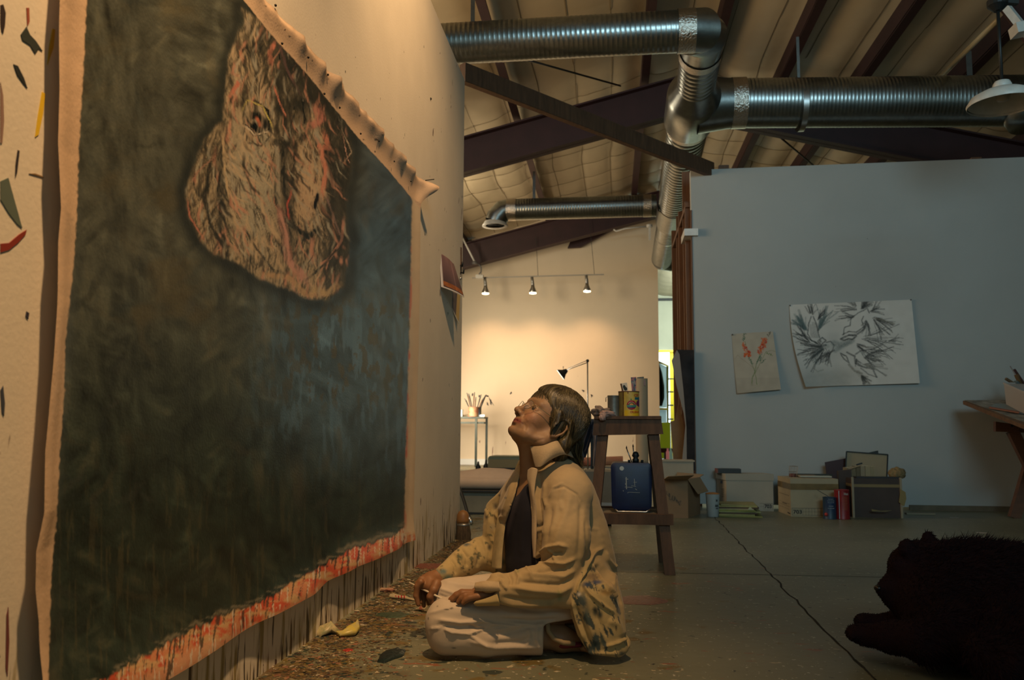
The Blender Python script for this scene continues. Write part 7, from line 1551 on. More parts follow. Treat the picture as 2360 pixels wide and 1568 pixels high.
h.ell(H(-0.010, .088, -0.010), HA, (0.022, 0.022, 0.034), 0.004, 'cut')
V, Q = h.mesh(); V = relax(V, Q, 2, 0.4); N = normals(V, Q); loc = V - HC
an = np.arctan2(loc @ Uf, loc @ Ff); lat = loc @ Lh; ph = an * 14 + lat * 30
gr = fbm(lat * 420 + an * 6, an * 3.2, 7, 3); px_, py_ = proj(V); tail = smooth(0.075, 0.11, np.linalg.norm(V - H(0.02, 0, 0.05), axis=1))
g2 = fbm((px_ * 0.9 + py_ * 0.25) / 2.6, (py_ - px_ * 0.3) / 26, 9, 3); gg = gr * (1 - tail) + g2 * tail; V = V + N * ((gg - 0.5) * 0.0042)[:, None]
hc = np.tile(np.array((0.036, 0.027, 0.012)), (len(V), 1)); hc = mixc(hc, np.array((0.13, 0.098, 0.042)), smooth(0.52, 0.74, gg) * 0.85); hc = mixc(hc, np.array((0.014, 0.010, 0.006)), smooth(0.45, 0.30, gg) * 0.8)
HM = mat('hair_brown', attr=True, rough=0.42, spec=0.45)
hair = np_mesh('hair', V, Q, HM, pr, hc)
# loose strands combed over the cap
rn = random.Random(9); groups = {0: MB(), 1: MB(), 2: MB()}
def surf(f, l, u, lift=1.015):
    v = np.array([(f + 0.012) / 0.105, l / 0.088, (u - 0.046) / 0.095]); n_ = np.linalg.norm(v); v = v / n_ * lift; return H(v[0] * 0.105 - 0.012, v[1] * 0.088, v[2] * 0.095 + 0.046)
for k in range(900):
    a = rn.random(); side = 1 if rn.random() < 0.85 else -1
    st_ = (0.075 - 0.13 * a + rn.uniform(-.01, .01), side * rn.uniform(0.0, 0.03), 0.125 - 0.02 * a); md = (0.062 - 0.135 * a + rn.uniform(-.01, .01), side * rn.uniform(0.06, 0.085), 0.065 + rn.uniform(-.02, .02)); en = (-0.06 - 0.02 * rn.random(), side * rn.uniform(0.03, 0.07), -0.035 + rn.uniform(-.02, .02))
    pts = []
    for t in np.linspace(0, 1, 9):
        p = [(1 - t) ** 2 * st_[i] + 2 * t * (1 - t) * (md[i] * 1.3 if i == 1 else md[i]) + t * t * en[i] for i in range(3)]; pts.append(Vector(surf(*p, lift=1.012 + 0.012 * rn.random())))
    r0 = rn.uniform(0.00035, 0.0007); groups[k % 3].tube(pts, [r0 * w_ for w_ in (0.4, 1, 1.2, 1.2, 1.2, 1.1, 1, .7, .3)], 4, cap=False)
for k in range(460):          # fringe falling across the brow
    l0 = rn.uniform(-0.05, 0.055); pts = []
    ln = rn.uniform(0.55, 1.1) if k % 3 else rn.uniform(1.0, 1.5)
    for t in np.linspace(0, 1, 7):
        u_ = 0.131 - 0.085 * t * ln; ll_ = l0 * (0.6 + 0.5 * t) + 0.034 * t * t; rr_ = max(0.0, 1 - ((u_ - 0.040) / 0.094) ** 2 - (ll_ / 0.078) ** 2) ** 0.5; pts.append(H(-0.006 + 0.100 * rr_ + rn.uniform(0, .0015), ll_, u_))
    r0 = rn.uniform(0.00025, 0.0006); groups[k % 3].tube([Vector(p) for p in pts], [r0, r0 * 1.2, r0 * 1.2, r0, r0, r0 * .7, r0 * .1], 4, cap=False)
for k in range(150):          # lock in front of the ear
    f0 = rn.uniform(0.000, 0.038); c_ = rn.uniform(.4, 1.0); e_ = rn.uniform(0.07, 0.112); pts = [H(f0 - (0.010 + 0.5 * f0) * t * t, 0.0765 + 0.011 * math.sin(PI * t * 0.9) * c_ - 0.10 * f0 * (1 - t), 0.070 - e_ * t) for t in np.linspace(0, 1, 7)]
    r0 = rn.uniform(0.0003, 0.0006); groups[k % 3].tube([Vector(p) for p in pts], [r0, r0 * 1.2, r0 * 1.2, r0, r0, r0 * .7, r0 * .2], 4, cap=False)
for k in range(140):          # tail strands
    o_ = np.array([rn.uniform(-.022, .024), rn.uniform(-.03, .02), rn.uniform(-.01, .01)]); pts = [T(1305, 990, 2.60) + o_ * .8, T(1324, 1018, 2.60) + o_ * 1.2, T(1322, 1046, 2.60) + o_, T(1336, 1072, 2.60) + o_ * .5 + np.array([rn.uniform(-.004, .01), 0, rn.uniform(-.02, .01)])]
    r0 = rn.uniform(0.0005, 0.001); groups[k % 3].tube([Vector(p) for p in pts], [r0, r0, r0, r0 * .3], 4, cap=False)
for k, cc in enumerate(((0.055, 0.042, 0.018), (0.13, 0.10, 0.045), (0.022, 0.016, 0.008))): 
    o = groups[k].build('hair_strands', mat('strand_%d' % k, cc, 0.35, spec=0.6), hair, True); o['kind'] = 'stuff'
# dark shirt
s = Sdf((-0.40, 2.35, 0.10), (0.05, 2.95, 0.70), 0.004)
s.ell(CH, (Fh, Lh, Zh), (0.108, 0.158, 0.145), 0.01); s.ell(T(1255, 1290, 2.62), (Fh, Lh, Zh), (0.115, 0.145, 0.16), 0.04); s.cap(T(1225, 1120, 2.63), CH, 0.06, 0.08, 0.03)
s.poly([(1100, 1000), (1100, 1190), (1150, 1190), (1176, 1156), (1196, 1140), (1210, 1121), (1222, 1110), (1300, 1095), (1300, 1000)], 'cut', 0.004)
V, Q = s.mesh(); V = relax(V, Q, 2); V = folds(V, Q, [([(1215, 1160), (1205, 1220), (1200, 1290)], 6, 2), ([(1188, 1180), (1178, 1240), (1172, 1300)], 5, -2)], 2, 14)
sc_ = np.tile(np.array((0.007, 0.007, 0.015)), (len(V), 1)); px_, py_ = proj(V); sc_ = mixc(sc_, np.array((0.030, 0.025, 0.034)), smooth(4, -4, (px_ - 1190) + (py_ - 1170) * 0.30))
np_mesh('shirt', V, Q, mat('navy_shirt', attr=True, rough=0.9), pr, sc_)
# trousers
t_ = Sdf((-0.66, 2.20, -0.01), (0.12, 2.98, 0.34), 0.0036)
t_.chain([HN + [0, 0, .0], KN], [0.088, 0.066], 0.02); t_.chain([HF, KF], [0.088, 0.066], 0.02); t_.ell(PE, (Fh, Lh, Zh), (0.13, 0.17, 0.09), 0.03)
A2_ = T(1240, 1462, 2.43); A2_[2] = 0.055; t_.chain([KN - np.array([0.0, 0, .032]), T(1120, 1468, 2.39), A2_], [0.060, 0.052, 0.050], 0.012); t_.chain([KF - np.array([0, 0, .05]), AF + np.array([-.02, 0, .005])], [0.060, 0.050], 0.012)
t_.poly([(1254, 1440), (1251, 1505), (1250, 1560), (1500, 1560), (1500, 1440), (1320, 1428), (1290, 1434)], 'cut', 0.004, y1=2.52)
t_.floor(0.003); V, Q = t_.mesh(); V = relax(V, Q, 2)
PF = [([(1000, 1405), (1080, 1412), (1180, 1418), (1280, 1420)], 9, 3), ([(1005, 1428), (1060, 1436), (1110, 1432), (1150, 1442)], 4, 5), ([(1000, 1442), (1060, 1446), (1120, 1442)], 5, -4), ([(1022, 1448), (1040, 1458), (1080, 1462), (1130, 1446)], 3.2, 5), ([(1075, 1436), (1110, 1445), (1150, 1440), (1200, 1446)], 3, 4), ([(1078, 1442), (1100, 1450), (1120, 1446)], 3, -5), ([(990, 1450), (1010, 1448), (1030, 1438)], 3, 3),
      ([(1078, 1462), (1110, 1482), (1130, 1494)], 3, 3.5), ([(1080, 1478), (1140, 1494), (1250, 1492)], 5, 4), ([(1100, 1452), (1160, 1462), (1200, 1450), (1250, 1436)], 6, -3), ([(1110, 1460), (1160, 1450), (1210, 1444)], 4, 3), ([(1130, 1484), (1200, 1480), (1250, 1462)], 6, -3.5), ([(1150, 1426), (1220, 1432), (1290, 1428)], 4, -4), ([(1170, 1436), (1230, 1442), (1262, 1438)], 4, 4), ([(1215, 1446), (1222, 1470), (1212, 1490)], 4, 3),
      ([(1240, 1438), (1236, 1470), (1244, 1500)], 4, 3), ([(1020, 1340), (1060, 1348), (1110, 1352)], 5, 3), ([(1010, 1356), (1040, 1366), (1075, 1380)], 4, 3.5), ([(1008, 1370), (1030, 1378), (1056, 1388)], 3, -3), ([(1060, 1330), (1090, 1340), (1130, 1340)], 5, -2.5), ([(985, 1415), (1040, 1402), (1090, 1404)], 4, 2.5), ([(1190, 1404), (1250, 1410), (1320, 1404)], 5, -3)]
V = folds(V, Q, PF, 3.2, 9, 3); V[:, 2] = np.maximum(V[:, 2], 0.002)
tc_ = np.tile(np.array((0.48, 0.40, 0.31)), (len(V), 1)) * (0.94 + 0.1 * fbm(V[:, 0] * 20, V[:, 2] * 20, 7))[:, None]; px_, py_ = proj(V)
for (a, b_, c_, d_) in ((1030, 1405, 7, 1.4), (1040, 1403, 3, 1.6), (987, 1426, 1.5, 3), (1046, 1494, 5, 1.2), (1043, 1402, 2, 2), (1008, 1398, 2, 1.5)): tc_ = mixc(tc_, np.array((0.04, 0.04, 0.03)), np.exp(-(((px_ - a) / c_) ** 2 + ((py_ - b_) / d_) ** 2) ** 1.5) * 0.85)
np_mesh('trousers', V, Q, mat('white_canvas_cloth', attr=True, rough=0.85, bump=0.03, bscale=300, spec=0.2, sheen=0.1), pr, tc_)
# jacket
j = Sdf((-0.62, 2.16, -0.01), (0.20, 3.0, 0.68), 0.0036)
j.chain([SN + [0.0, 0, -0.004], NB - Zh * 0.012, SF], [0.064, 0.060, 0.062], 0.04); j.ell(CH + np.array([0.015, 0, 0]), (Fh, Lh, Zh), (0.128, 0.180, 0.150), 0.03)
j.chain([T(1305, 1130, 2.60), T(1296, 1195, 2.62), T(1303, 1270, 2.63), T(1312, 1345, 2.63)], [0.075, 0.118, 0.142, 0.148], 0.05)
j.chain([SF, T(1168, 1200, 2.76), T(1160, 1290, 2.74)], [0.060, 0.055, 0.052], 0.03)
j.chain([SN, T(1306, 1240, 2.44), EN], [0.062, 0.064, 0.060], 0.02); j.chain([EN, T(1230, 1356, 2.375), T(1150, 1364, 2.355)], [0.060, 0.055, 0.045], 0.02)
j.chain([SF, EF], [0.060, 0.052], 0.03); j.chain([EF, T(1075, 1292, 2.70), T(1024, 1322, 2.635)], [0.052, 0.046, 0.036], 0.02)
j.chain([T(1340, 1330, 2.50), T(1375, 1440, 2.42)], [0.075, 0.050], 0.03)
for (xa, ya, Ya, xb, yb, Yb, r_) in ((1330, 1400, 2.42, 1366, 1496, 2.39, .022), (1356, 1380, 2.40, 1392, 1500, 2.385, .022), (1384, 1370, 2.42, 1420, 1502, 2.395, .020), (1408, 1360, 2.50, 1440, 1490, 2.42, .018), (1425, 1340, 2.62, 1446, 1440, 2.6, .02), (1420, 1340, 2.75, 1432, 1420, 2.75, .02)):
    j.cap(T(xa, ya, Ya), T(xb, yb, Yb), 0.045, r_, 0.03)
# opening down the front, cuffs, outline of the whole garment
j.poly([(1195, 990), (1203, 1050), (1200, 1090), (1188, 1140), (1170, 1190), (1152, 1255), (1147, 1318), (1170, 1316), (1232, 1288), (1228, 1240), (1226, 1190), (1219, 1130), (1216, 1100), (1220, 1075), (1224, 1040), (1250, 1020), (1300, 1000)], 'cut', 0.005, y1=2.63)
j.poly([(1118, 1162), (1150, 1135), (1185, 1085), (1200, 1060), (1222, 1030), (1284, 1018), (1302, 1042), (1330, 1058), (1364, 1106), (1394, 1188), (1416, 1270), (1426, 1340), (1438, 1396), (1444, 1462), (1458, 1480), (1442, 1520), (1400, 1514), (1358, 1508), (1330, 1466), (1316, 1420), (1316, 1402), (1262, 1404), (1200, 1402), (1138, 1390), (1124, 1384), (1148, 1362), (1090, 1372), (1092, 1352), (1100, 1336), (1060, 1330), (1044, 1338), (1030, 1350), (1000, 1316), (1020, 1298), (1074, 1244), (1112, 1236), (1114, 1200)], 'keep', 0.006)
j.floor(0.002); V, Q = j.mesh(); V = relax(V, Q, 2)
JF = [ # upper sleeve and shoulder
    ([(1300, 1120), (1290, 1150), (1296, 1180)], 5, 3), ([(1265, 1150), (1275, 1125), (1300, 1112)], 3, 3), ([(1276, 1128), (1300, 1122), (1330, 1140), (1338, 1160)], 2.0, -3), ([(1262, 1160), (1258, 1200), (1252, 1240)], 5, 4), ([(1272, 1165), (1268, 1205), (1258, 1250)], 4, -4), ([(1318, 1130), (1305, 1180), (1285, 1230), (1275, 1262)], 8, 4), ([(1285, 1150), (1282, 1190), (1266, 1240)], 5, 3), ([(1340, 1150), (1338, 1220), (1334, 1290)], 6, -5), ([(1345, 1170), (1348, 1240), (1340, 1300)], 8, 3),
    # elbow bunching
    ([(1232, 1288), (1262, 1262), (1290, 1256), (1308, 1262)], 4, 7), ([(1236, 1300), (1270, 1278), (1300, 1274)], 4, -7), ([(1230, 1305), (1262, 1298), (1300, 1300), (1328, 1288)], 4, 6), ([(1236, 1318), (1270, 1314), (1310, 1312)], 5, -6), ([(1262, 1262), (1275, 1282), (1284, 1300)], 3, 4), ([(1200, 1322), (1250, 1326), (1300, 1330), (1330, 1312)], 5, 4), ([(1190, 1340), (1240, 1345), (1290, 1348), (1330, 1330)], 6, -6), ([(1170, 1352), (1230, 1362), (1290, 1366), (1324, 1350)], 6, 6), ([(1150, 1376), (1210, 1384), (1270, 1386), (1316, 1372)], 6, -4), ([(1160, 1392), (1220, 1396), (1280, 1394)], 4, 3),
    ([(1186, 1312), (1196, 1330), (1190, 1350)], 3, 4), ([(1170, 1320), (1178, 1336), (1176, 1352)], 3, -4), ([(1150, 1334), (1160, 1350), (1170, 1360)], 3, 4), ([(1210, 1304), (1222, 1320), (1226, 1336)], 3, 3), ([(1110, 1350), (1130, 1344), (1160, 1342)], 4, 3), ([(1098, 1362), (1130, 1362), (1155, 1358)], 3, 3), ([(1126, 1330), (1150, 1326), (1165, 1330)], 4, 4),
    # back panels
    ([(1335, 1090), (1370, 1160), (1395, 1240), (1405, 1300)], 9, 2), ([(1348, 1190), (1352, 1260), (1345, 1320)], 4, -5), ([(1352, 1216), (1380, 1222), (1392, 1260)], 4, 2), ([(1390, 1262), (1372, 1275), (1352, 1300), (1336, 1340), (1326, 1380)], 4, 8), ([(1394, 1268), (1400, 1290), (1416, 1308), (1424, 1300)], 4, 5), ([(1370, 1300), (1395, 1330), (1412, 1350)], 9, -9), ([(1362, 1296), (1384, 1330), (1414, 1366), (1418, 1382)], 3, 8), ([(1338, 1342), (1360, 1370), (1395, 1400), (1418, 1415)], 3.5, 6), ([(1350, 1330), (1370, 1350), (1400, 1374)], 6, -4), ([(1424, 1320), (1428, 1360), (1432, 1396)], 5, -4),
    ([(1318, 1380), (1330, 1430), (1350, 1480)], 3.5, 6), ([(1324, 1390), (1340, 1440), (1360, 1490)], 4, -4), ([(1345, 1400), (1362, 1450), (1378, 1490)], 6, 3), ([(1366, 1400), (1384, 1440), (1400, 1470)], 6, -3), ([(1400, 1430), (1425, 1440), (1436, 1470)], 8, 4), ([(1390, 1492), (1420, 1484), (1450, 1470)], 3, 6), ([(1440, 1462), (1448, 1470), (1450, 1490)], 4, -5), ([(1352, 1504), (1390, 1506), (1436, 1508)], 3, 4),
    # far sleeve and front
    ([(1075, 1248), (1090, 1270), (1088, 1300)], 5, 4), ([(1060, 1262), (1076, 1284), (1076, 1310)], 4, -4), ([(1048, 1272), (1060, 1292), (1062, 1316)], 4, 3.5), ([(1036, 1288), (1048, 1304), (1050, 1326)], 3, -3.5), ([(1098, 1250), (1106, 1280), (1100, 1312)], 4, -5), ([(1118, 1170), (1128, 1200), (1122, 1240)], 5, 4), ([(1140, 1160), (1136, 1200), (1146, 1230)], 4, -5), ([(1135, 1182), (1150, 1196), (1160, 1188)], 4, 4), ([(1128, 1230), (1140, 1262), (1130, 1300)], 5, 4), ([(1150, 1250), (1146, 1282), (1150, 1312)], 3, -4), ([(1190, 1085), (1174, 1140), (1156, 1190)], 4, 4), ([(1170, 1120), (1150, 1160), (1136, 1180)], 4, -4), ([(1112, 1240), (1122, 1270), (1118, 1310)], 4, 3.5),
    ([(1238, 1085), (1232, 1130), (1238, 1190), (1240, 1250)], 3.2, 5), ([(1246, 1100), (1242, 1150), (1248, 1200), (1246, 1250)], 4, -6), ([(1256, 1110), (1254, 1150), (1262, 1170)], 4, 5), ([(1230, 1205), (1242, 1215), (1256, 1208)], 3, -4), ([(1226, 1218), (1238, 1224), (1250, 1222)], 3, 3), ([(1246, 1066), (1262, 1058), (1285, 1050)], 3, -3)]
V = folds(V, Q, [(p_, w_, a_ * (1.15 if p_[0][1] > 1255 else 0.8)) for p_, w_, a_ in JF], 3.2, 20, 6); V[:, 2] = np.maximum(V[:, 2], 0.002); px_, py_ = proj(V)
jc_ = np.tile(np.array((0.36, 0.265, 0.135)), (len(V), 1)) * (0.92 + 0.14 * fbm(V[:, 0] * 30, V[:, 2] * 30 + V[:, 1] * 20, 7))[:, None]
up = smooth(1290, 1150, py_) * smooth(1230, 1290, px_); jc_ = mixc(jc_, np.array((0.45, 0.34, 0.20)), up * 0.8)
tail = in_poly(px_, py_, [(1316, 1380), (1345, 1310), (1358, 1296), (1420, 1380), (1450, 1470), (1450, 1520), (1340, 1520)]); farsl = (px_ < 1150) & (V[:, 1] > 2.5)
nA = fbm(px_ / 6.5 - py_ / 20, py_ / 26, 12, 4); nB = fbm(px_ / 5, py_ / 8, 13, 3)
jc_ = mixc(jc_, np.array((0.40, 0.31, 0.13)), (tail | farsl) * 0.5)
kk = tail * smooth(0.62, 0.68, nA + 0.09 * smooth(1430, 1500, py_) * smooth(1420, 1390, px_) + 0.07 * np.exp(-((px_ - 1345 - (py_ - 1380) * 0.35) / 18) ** 2)); jc_ = mixc(jc_, np.array((0.025, 0.045, 0.05)), kk * 0.95)
for (a, b_, sx, sy, c_) in ((1366, 1312, 8, 5, (.03, .04, .04)), (1352, 1348, 12, 7, (.02, .04, .09)), (1376, 1342, 13, 5, (.03, .05, .12)), (1365, 1330, 18, 10, (.14, .10, .06)), (1372, 1410, 7, 12, (.02, .035, .035)), (1383, 1418, 6, 9, (.02, .035, .035)), (1345, 1385, 9, 22, (.06, .08, .08)), (1352, 1420, 8, 22, (.05, .075, .07)), (1334, 1370, 5, 5, (.5, .45, .38)), (1372, 1484, 10, 22, (.025, .05, .05)), (1388, 1478, 6, 14, (.04, .06, .05)), (1420, 1448, 2, 7, (.015, .015, .015)), (1391, 1396, 2.5, 2.5, (.02, .02, .02)), (1380, 1362, 2, 2, (.02, .02, .02)), (1370, 1390, 2, 2, (.02, .02, .02)), (1432, 1506, 8, 5, (.02, .04, .04)), (1398, 1366, 14, 8, (.24, .15, .05)),
                            (1076, 1256, 9, 4, (.05, .08, .10)), (1060, 1285, 7, 8, (.05, .07, .04)), (1021, 1318, 9, 7, (.10, .17, .17)), (1006, 1322, 6, 9, (.12, .20, .20)), (1034, 1332, 12, 8, (.06, .11, .09)), (1148, 1262, 8, 16, (.06, .06, .04)), (1128, 1262, 5, 8, (.04, .04, .03)), (1165, 1148, 3, 3, (.04, .04, .03)), (1151, 1142, 3, 3, (.05, .05, .03)), (1142, 1168, 7, 9, (.24, .20, .13)), (1122, 1192, 4, 4, (.06, .05, .03)), (1160, 1296, 7, 9, (.10, .11, .06)), (1178, 1168, 3, 3, (.07, .05, .03)), (1136, 1215, 8, 8, (.30, .25, .15)),
                            (1112, 1360, 5, 3, (.10, .09, .05)), (1131, 1354, 4, 3, (.06, .05, .03)), (1192, 1316, 5, 4, (.20, .20, .07)), (1290, 1372, 7, 12, (.20, .19, .08))):
    k_2 = np.exp(-(((px_ - a) / sx) ** 2 + ((py_ - b_) / sy) ** 2) ** 1.5) * smooth(0.30, 0.50, nB + 0.12) * 0.92; jc_ = mixc(jc_, np.array(c_), k_2 * (1 if a < 1200 or a > 1320 or True else 0))
jc_ = mixc(jc_, np.array((0.05, 0.06, 0.035)), farsl * smooth(0.68, 0.74, fbm(px_ / 8, py_ / 9, 15, 3)) * 0.8)
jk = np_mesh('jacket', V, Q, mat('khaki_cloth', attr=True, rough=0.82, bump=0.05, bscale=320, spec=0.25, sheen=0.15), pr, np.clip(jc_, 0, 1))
KH = mat('khaki_plain', (0.44, 0.33, 0.195), 0.82, var=0.08, vscale=30, bump=0.1, bscale=200, sheen=0.15)
def ribbon(rows, th, name, m, par, sub=2):
    """thick cloth patch through a net of picture points (x, y, depth)"""
    R = [[T(*p) for p in r] for r in rows]; nr, nc = len(R), len(R[0]); P = np.array(R); us = np.linspace(0, nr - 1, nr * 6); vs = np.linspace(0, nc - 1, nc * 6)
    def cr(A, t):
        i = np.clip(np.floor(t).astype(int), 0, len(A) - 2); f = (t - i); p0 = A[np.maximum(i - 1, 0)]; p1 = A[i]; p2 = A[i + 1]; p3 = A[np.minimum(i + 2, len(A) - 1)]; f = f.reshape((-1,) + (1,) * (A.ndim - 1))
        return 0.5 * (2 * p1 + (p2 - p0) * f + (2 * p0 - 5 * p1 + 4 * p2 - p3) * f ** 2 + (3 * p1 - p0 - 3 * p2 + p3) * f ** 3)
    G = cr(P, us); G = np.stack([cr(G[i], vs) for i in range(len(us))]); o = np_mesh(name, G.reshape(-1, 3), grid_faces(len(us), len(vs)), m, par)
    md = o.modifiers.new('thick', 'SOLIDIFY'); md.thickness = th; md.offset = 0; return o
ribbon([[(1222, 1030, 2.50), (1250, 1028, 2.475), (1272, 1020, 2.48), (1285, 1017, 2.50), (1300, 1020, 2.56)], [(1226, 1046, 2.49), (1252, 1044, 2.462), (1276, 1034, 2.465), (1292, 1029, 2.49), (1310, 1034, 2.57)], [(1230, 1062, 2.487), (1250, 1062, 2.458), (1274, 1048, 2.462), (1297, 1040, 2.49), (1318, 1048, 2.575)], [(1234, 1076, 2.485), (1246, 1076, 2.462), (1268, 1060, 2.465), (1298, 1048, 2.495), (1322, 1056, 2.58)]], 0.003, 'collar', KH, jk)
ribbon([[(1203, 1056, 2.66), (1196, 1064, 2.68), (1190, 1076, 2.71)], [(1199, 1080, 2.64), (1190, 1092, 2.66), (1178, 1110, 2.70)], [(1188, 1120, 2.62), (1176, 1134, 2.635), (1162, 1150, 2.68)], [(1174, 1165, 2.60), (1160, 1180, 2.61), (1148, 1190, 2.64)], [(1164, 1215, 2.575), (1152, 1225, 2.585), (1142, 1230, 2.61)], [(1158, 1270, 2.56), (1146, 1274, 2.57), (1136, 1274, 2.60)], [(1156, 1312, 2.55), (1144, 1312, 2.56), (1134, 1310, 2.59)]], 0.003, 'far_placket', mat('khaki_stained', (0.40, 0.31, 0.16), 0.82, color2=(0.27, 0.22, 0.11), vscale=24), jk)
ribbon([[(1217, 1084, 2.50), (1227, 1078, 2.48), (1240, 1082, 2.475)], [(1216, 1104, 2.495), (1224, 1108, 2.475), (1234, 1112, 2.47)], [(1220, 1126, 2.49), (1226, 1136, 2.47), (1232, 1142, 2.465)], [(1226, 1180, 2.485), (1231, 1180, 2.468), (1236, 1182, 2.462)], [(1227, 1240, 2.47), (1231, 1240, 2.455), (1236, 1240, 2.45)], [(1230, 1285, 2.46), (1232, 1286, 2.45), (1234, 1287, 2.45)]], 0.003, 'near_placket', KH, jk)
ribbon([[(1096, 1344, 2.33), (1118, 1340, 2.315), (1150, 1342, 2.305)], [(1094, 1353, 2.322), (1118, 1352, 2.305), (1152, 1354, 2.298)], [(1096, 1362, 2.325), (1118, 1363, 2.308), (1154, 1362, 2.300)]], 0.003, 'cuff', KH, jk)
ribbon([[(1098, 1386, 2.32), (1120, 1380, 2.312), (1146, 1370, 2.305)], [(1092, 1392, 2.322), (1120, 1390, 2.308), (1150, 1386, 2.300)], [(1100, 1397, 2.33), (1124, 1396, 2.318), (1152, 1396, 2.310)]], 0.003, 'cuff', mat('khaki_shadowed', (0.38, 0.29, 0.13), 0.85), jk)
# pencil in the far hand, sandal strap
q = MB(); q.tube([T(944, 1344, 2.60), T(1030, 1386, 2.50)], 0.0032, 8); tag(q.build('chalk_stick', mat('chalk_white', (0.60, 0.54, 0.42), 0.7), None, True), 'thin white chalk stick between the fingers of her far hand', 'chalk')
sl_ = MB(); sl_.tube([T(1262, 1436, 2.42), T(1264, 1456, 2.405), T(1276, 1472, 2.40), T(1298, 1482, 2.405), T(1324, 1484, 2.42)], [0.007] * 5, 10); sl_.build('sandal_strap', mat('tan_strap_leather', (0.26, 0.19, 0.10), 0.7), pr, True)
sl_ = MB(); sl_.tube([T(1258, 1484, 2.47), T(1300, 1488, 2.44), T(1340, 1486, 2.44)], [0.012, 0.014, 0.012], 12, flat=0.6); sl_.build('sandal_sole', mat('crimson_sole', (0.16, 0.02, 0.035), 0.6), pr, True)
# ---------------- the dog ----------------
dg = thing('dog', (0.55, 2.5, 0), 'shaggy black dog lying on the floor, head up, facing the painter', 'dog')
d = Sdf((0.60, 2.02, -0.01), (1.75, 3.05, 0.62), 0.006)
E3 = (np.array([1., 0, 0]), np.array([0, 1., 0]), np.array([0, 0, 1.]))
HD = 2.60
d.ell(T(2116, 1314, HD), E3, (0.078, 0.075, 0.070), 0.01); d.chain([T(2096, 1338, HD), T(2060, 1352, HD - .01), T(2036, 1360, HD - .015)], [0.048, 0.034, 0.022], 0.018)
d.chain([T(2100, 1378, HD), T(2070, 1384, HD - .01), T(2050, 1380, HD - .012)], [0.036, 0.027, 0.018], 0.018); d.cap(T(2074, 1308, HD - 0.03), T(2078, 1300, HD + .03), 0.024, 0.024, 0.02)
d.ell(T(2030, 1357, HD - .016), E3, (0.014, 0.016, 0.012), 0.006); d.ell(T(2112, 1368, HD), E3, (0.062, 0.07, 0.050), 0.03)
d.ell(T(2087, 1262, HD - .05), E3, (0.020, 0.014, 0.024), 0.008); d.ell(T(2141, 1243, HD + .06), E3, (0.020, 0.014, 0.026), 0.006)
d.ell(T(2114, 1280, HD), E3, (0.045, 0.06, 0.026), 0.02)
d.ell(T(2172, 1342, 2.58), E3, (0.105, 0.11, 0.100), 0.05); d.ell(T(2185, 1420, 2.50), E3, (0.12, 0.12, 0.12), 0.05)
for (x_, y_, Y_, r1, r2, r3) in ((2270, 1385, 2.55, 0.17, 0.17, 0.165), (2370, 1405, 2.55, 0.22, 0.19, 0.168), (2480, 1420, 2.55, 0.22, 0.19, 0.165), (2600, 1450, 2.55, 0.18, 0.17, 0.13)): d.ell(T(x_, y_, Y_), E3, (r1, r2, r3), 0.05)
d.chain([T(2190, 1455, 2.38), T(2130, 1478, 2.38), T(2060, 1470, 2.44), T(1990, 1464, 2.50)], [0.075, 0.052, 0.038, 0.030], 0.03)
d.chain([T(2150, 1440, 2.62), T(2070, 1444, 2.64), T(2000, 1438, 2.66)], [0.05, 0.032, 0.026], 0.03)
for (px0, py0, Y0, r_) in ((1974, 1460, 2.50, .026), (1990, 1432, 2.665, .024)):
    d.ell(T(px0, py0, Y0), E3, (r_ * 1.15, r_ * 1.15, r_ * 0.9), 0.01)
    for k in range(4): d.cap(T(px0, py0 + 2, Y0 - .022 + .0145 * k), T(px0 - 14 + 2 * abs(k - 1.5), py0 + 5, Y0 - .024 + .016 * k), 0.012, 0.010, 0.004)
d.chain([T(2270, 1505, 2.20), T(2330, 1530, 2.18), T(2420, 1520, 2.18)], [0.045, 0.06, 0.09], 0.04); d.ell(T(2380, 1490, 2.32), E3, (0.16, 0.16, 0.12), 0.04)
d.floor(0.001); V, Q = d.mesh(); V = relax(V, Q, 2); N = normals(V, Q)
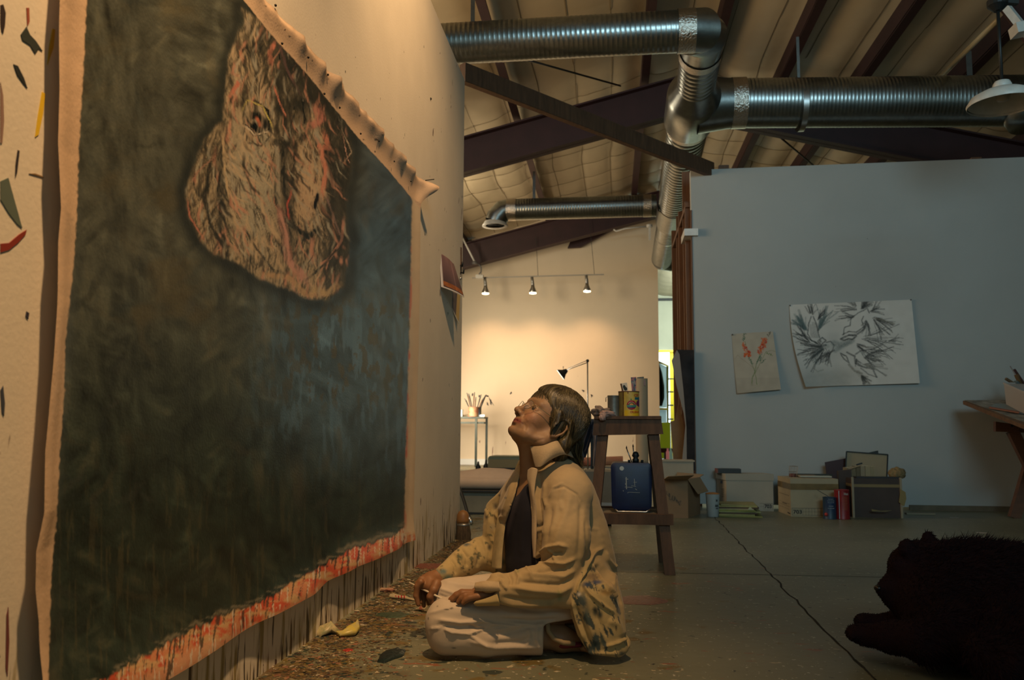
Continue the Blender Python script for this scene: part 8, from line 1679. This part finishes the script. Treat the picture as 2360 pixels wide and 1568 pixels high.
g_ = fbm(V[:, 0] * 26 + V[:, 1] * 8, V[:, 2] * 14 + V[:, 1] * 9, 3, 4); fur = smooth(0.74, 0.86, V[:, 0]); V = V + N * ((g_ - 0.5) * (0.006 + 0.020 * fur))[:, None]; V[:, 2] = np.maximum(V[:, 2], 0.001)
FM = mat('black_fur', (0.018, 0.009, 0.011), 0.95, spec=0.1, bump=0.5, bscale=60)
db = np_mesh('body', V, Q, FM, dg)
rn = np.random.RandomState(3); ids = rn.choice(len(V), min(42000, len(V)), replace=False); ids = ids[(V[ids, 2] > 0.012)]; Pn = V[ids]; Nn = N[ids]
dx_, dy_ = proj(Pn); muz = smooth(2085, 2120, dx_) ; low = smooth(1440, 1400, dy_)
L_ = (0.004 + 0.026 * muz * rn.rand(len(ids)) + 0.006 * rn.rand(len(ids))); L_ *= np.where(dx_ < 2130, 0.6, 1) * np.where((dx_ > 2120) & (dx_ < 2165) & (dy_ < 1262), 0.35, 1)
dirv = Nn * 0.75 + np.array([0.55, 0.0, -0.35]) + rn.randn(len(ids), 3) * 0.22; dirv /= np.linalg.norm(dirv, axis=1)[:, None]
sd_ = np.cross(dirv, rn.randn(len(ids), 3)); sd_ /= np.linalg.norm(sd_, axis=1)[:, None]; wv = 0.0014
tipz = Pn + dirv * L_[:, None]; ok = tipz[:, 2] > 0.001; Pn, dirv, sd_, tipz = Pn[ok], dirv[ok], sd_[ok], tipz[ok]
VV = np.stack([Pn - sd_ * wv, Pn + sd_ * wv, tipz], 1).reshape(-1, 3); Fq = np.arange(len(VV)).reshape(-1, 3); fo = np_mesh('fur', VV, Fq, FM, dg, smooth=False); fo['kind'] = 'stuff'
q = MB(); q.ball(T(2024, 1356, HD - .02), 0.012, 14, 10, (1, 1.1, 0.8)); q.build('nose', mat('wet_nose', (0.008, 0.008, 0.008), 0.25), dg, True)
for s_y in (-0.045,): q = MB(); q.ball(T(2083, 1322, HD + s_y), 0.009, 12, 8); q.build('eye', mat('dark_eye', (0.006, 0.004, 0.003), 0.1), dg, True)
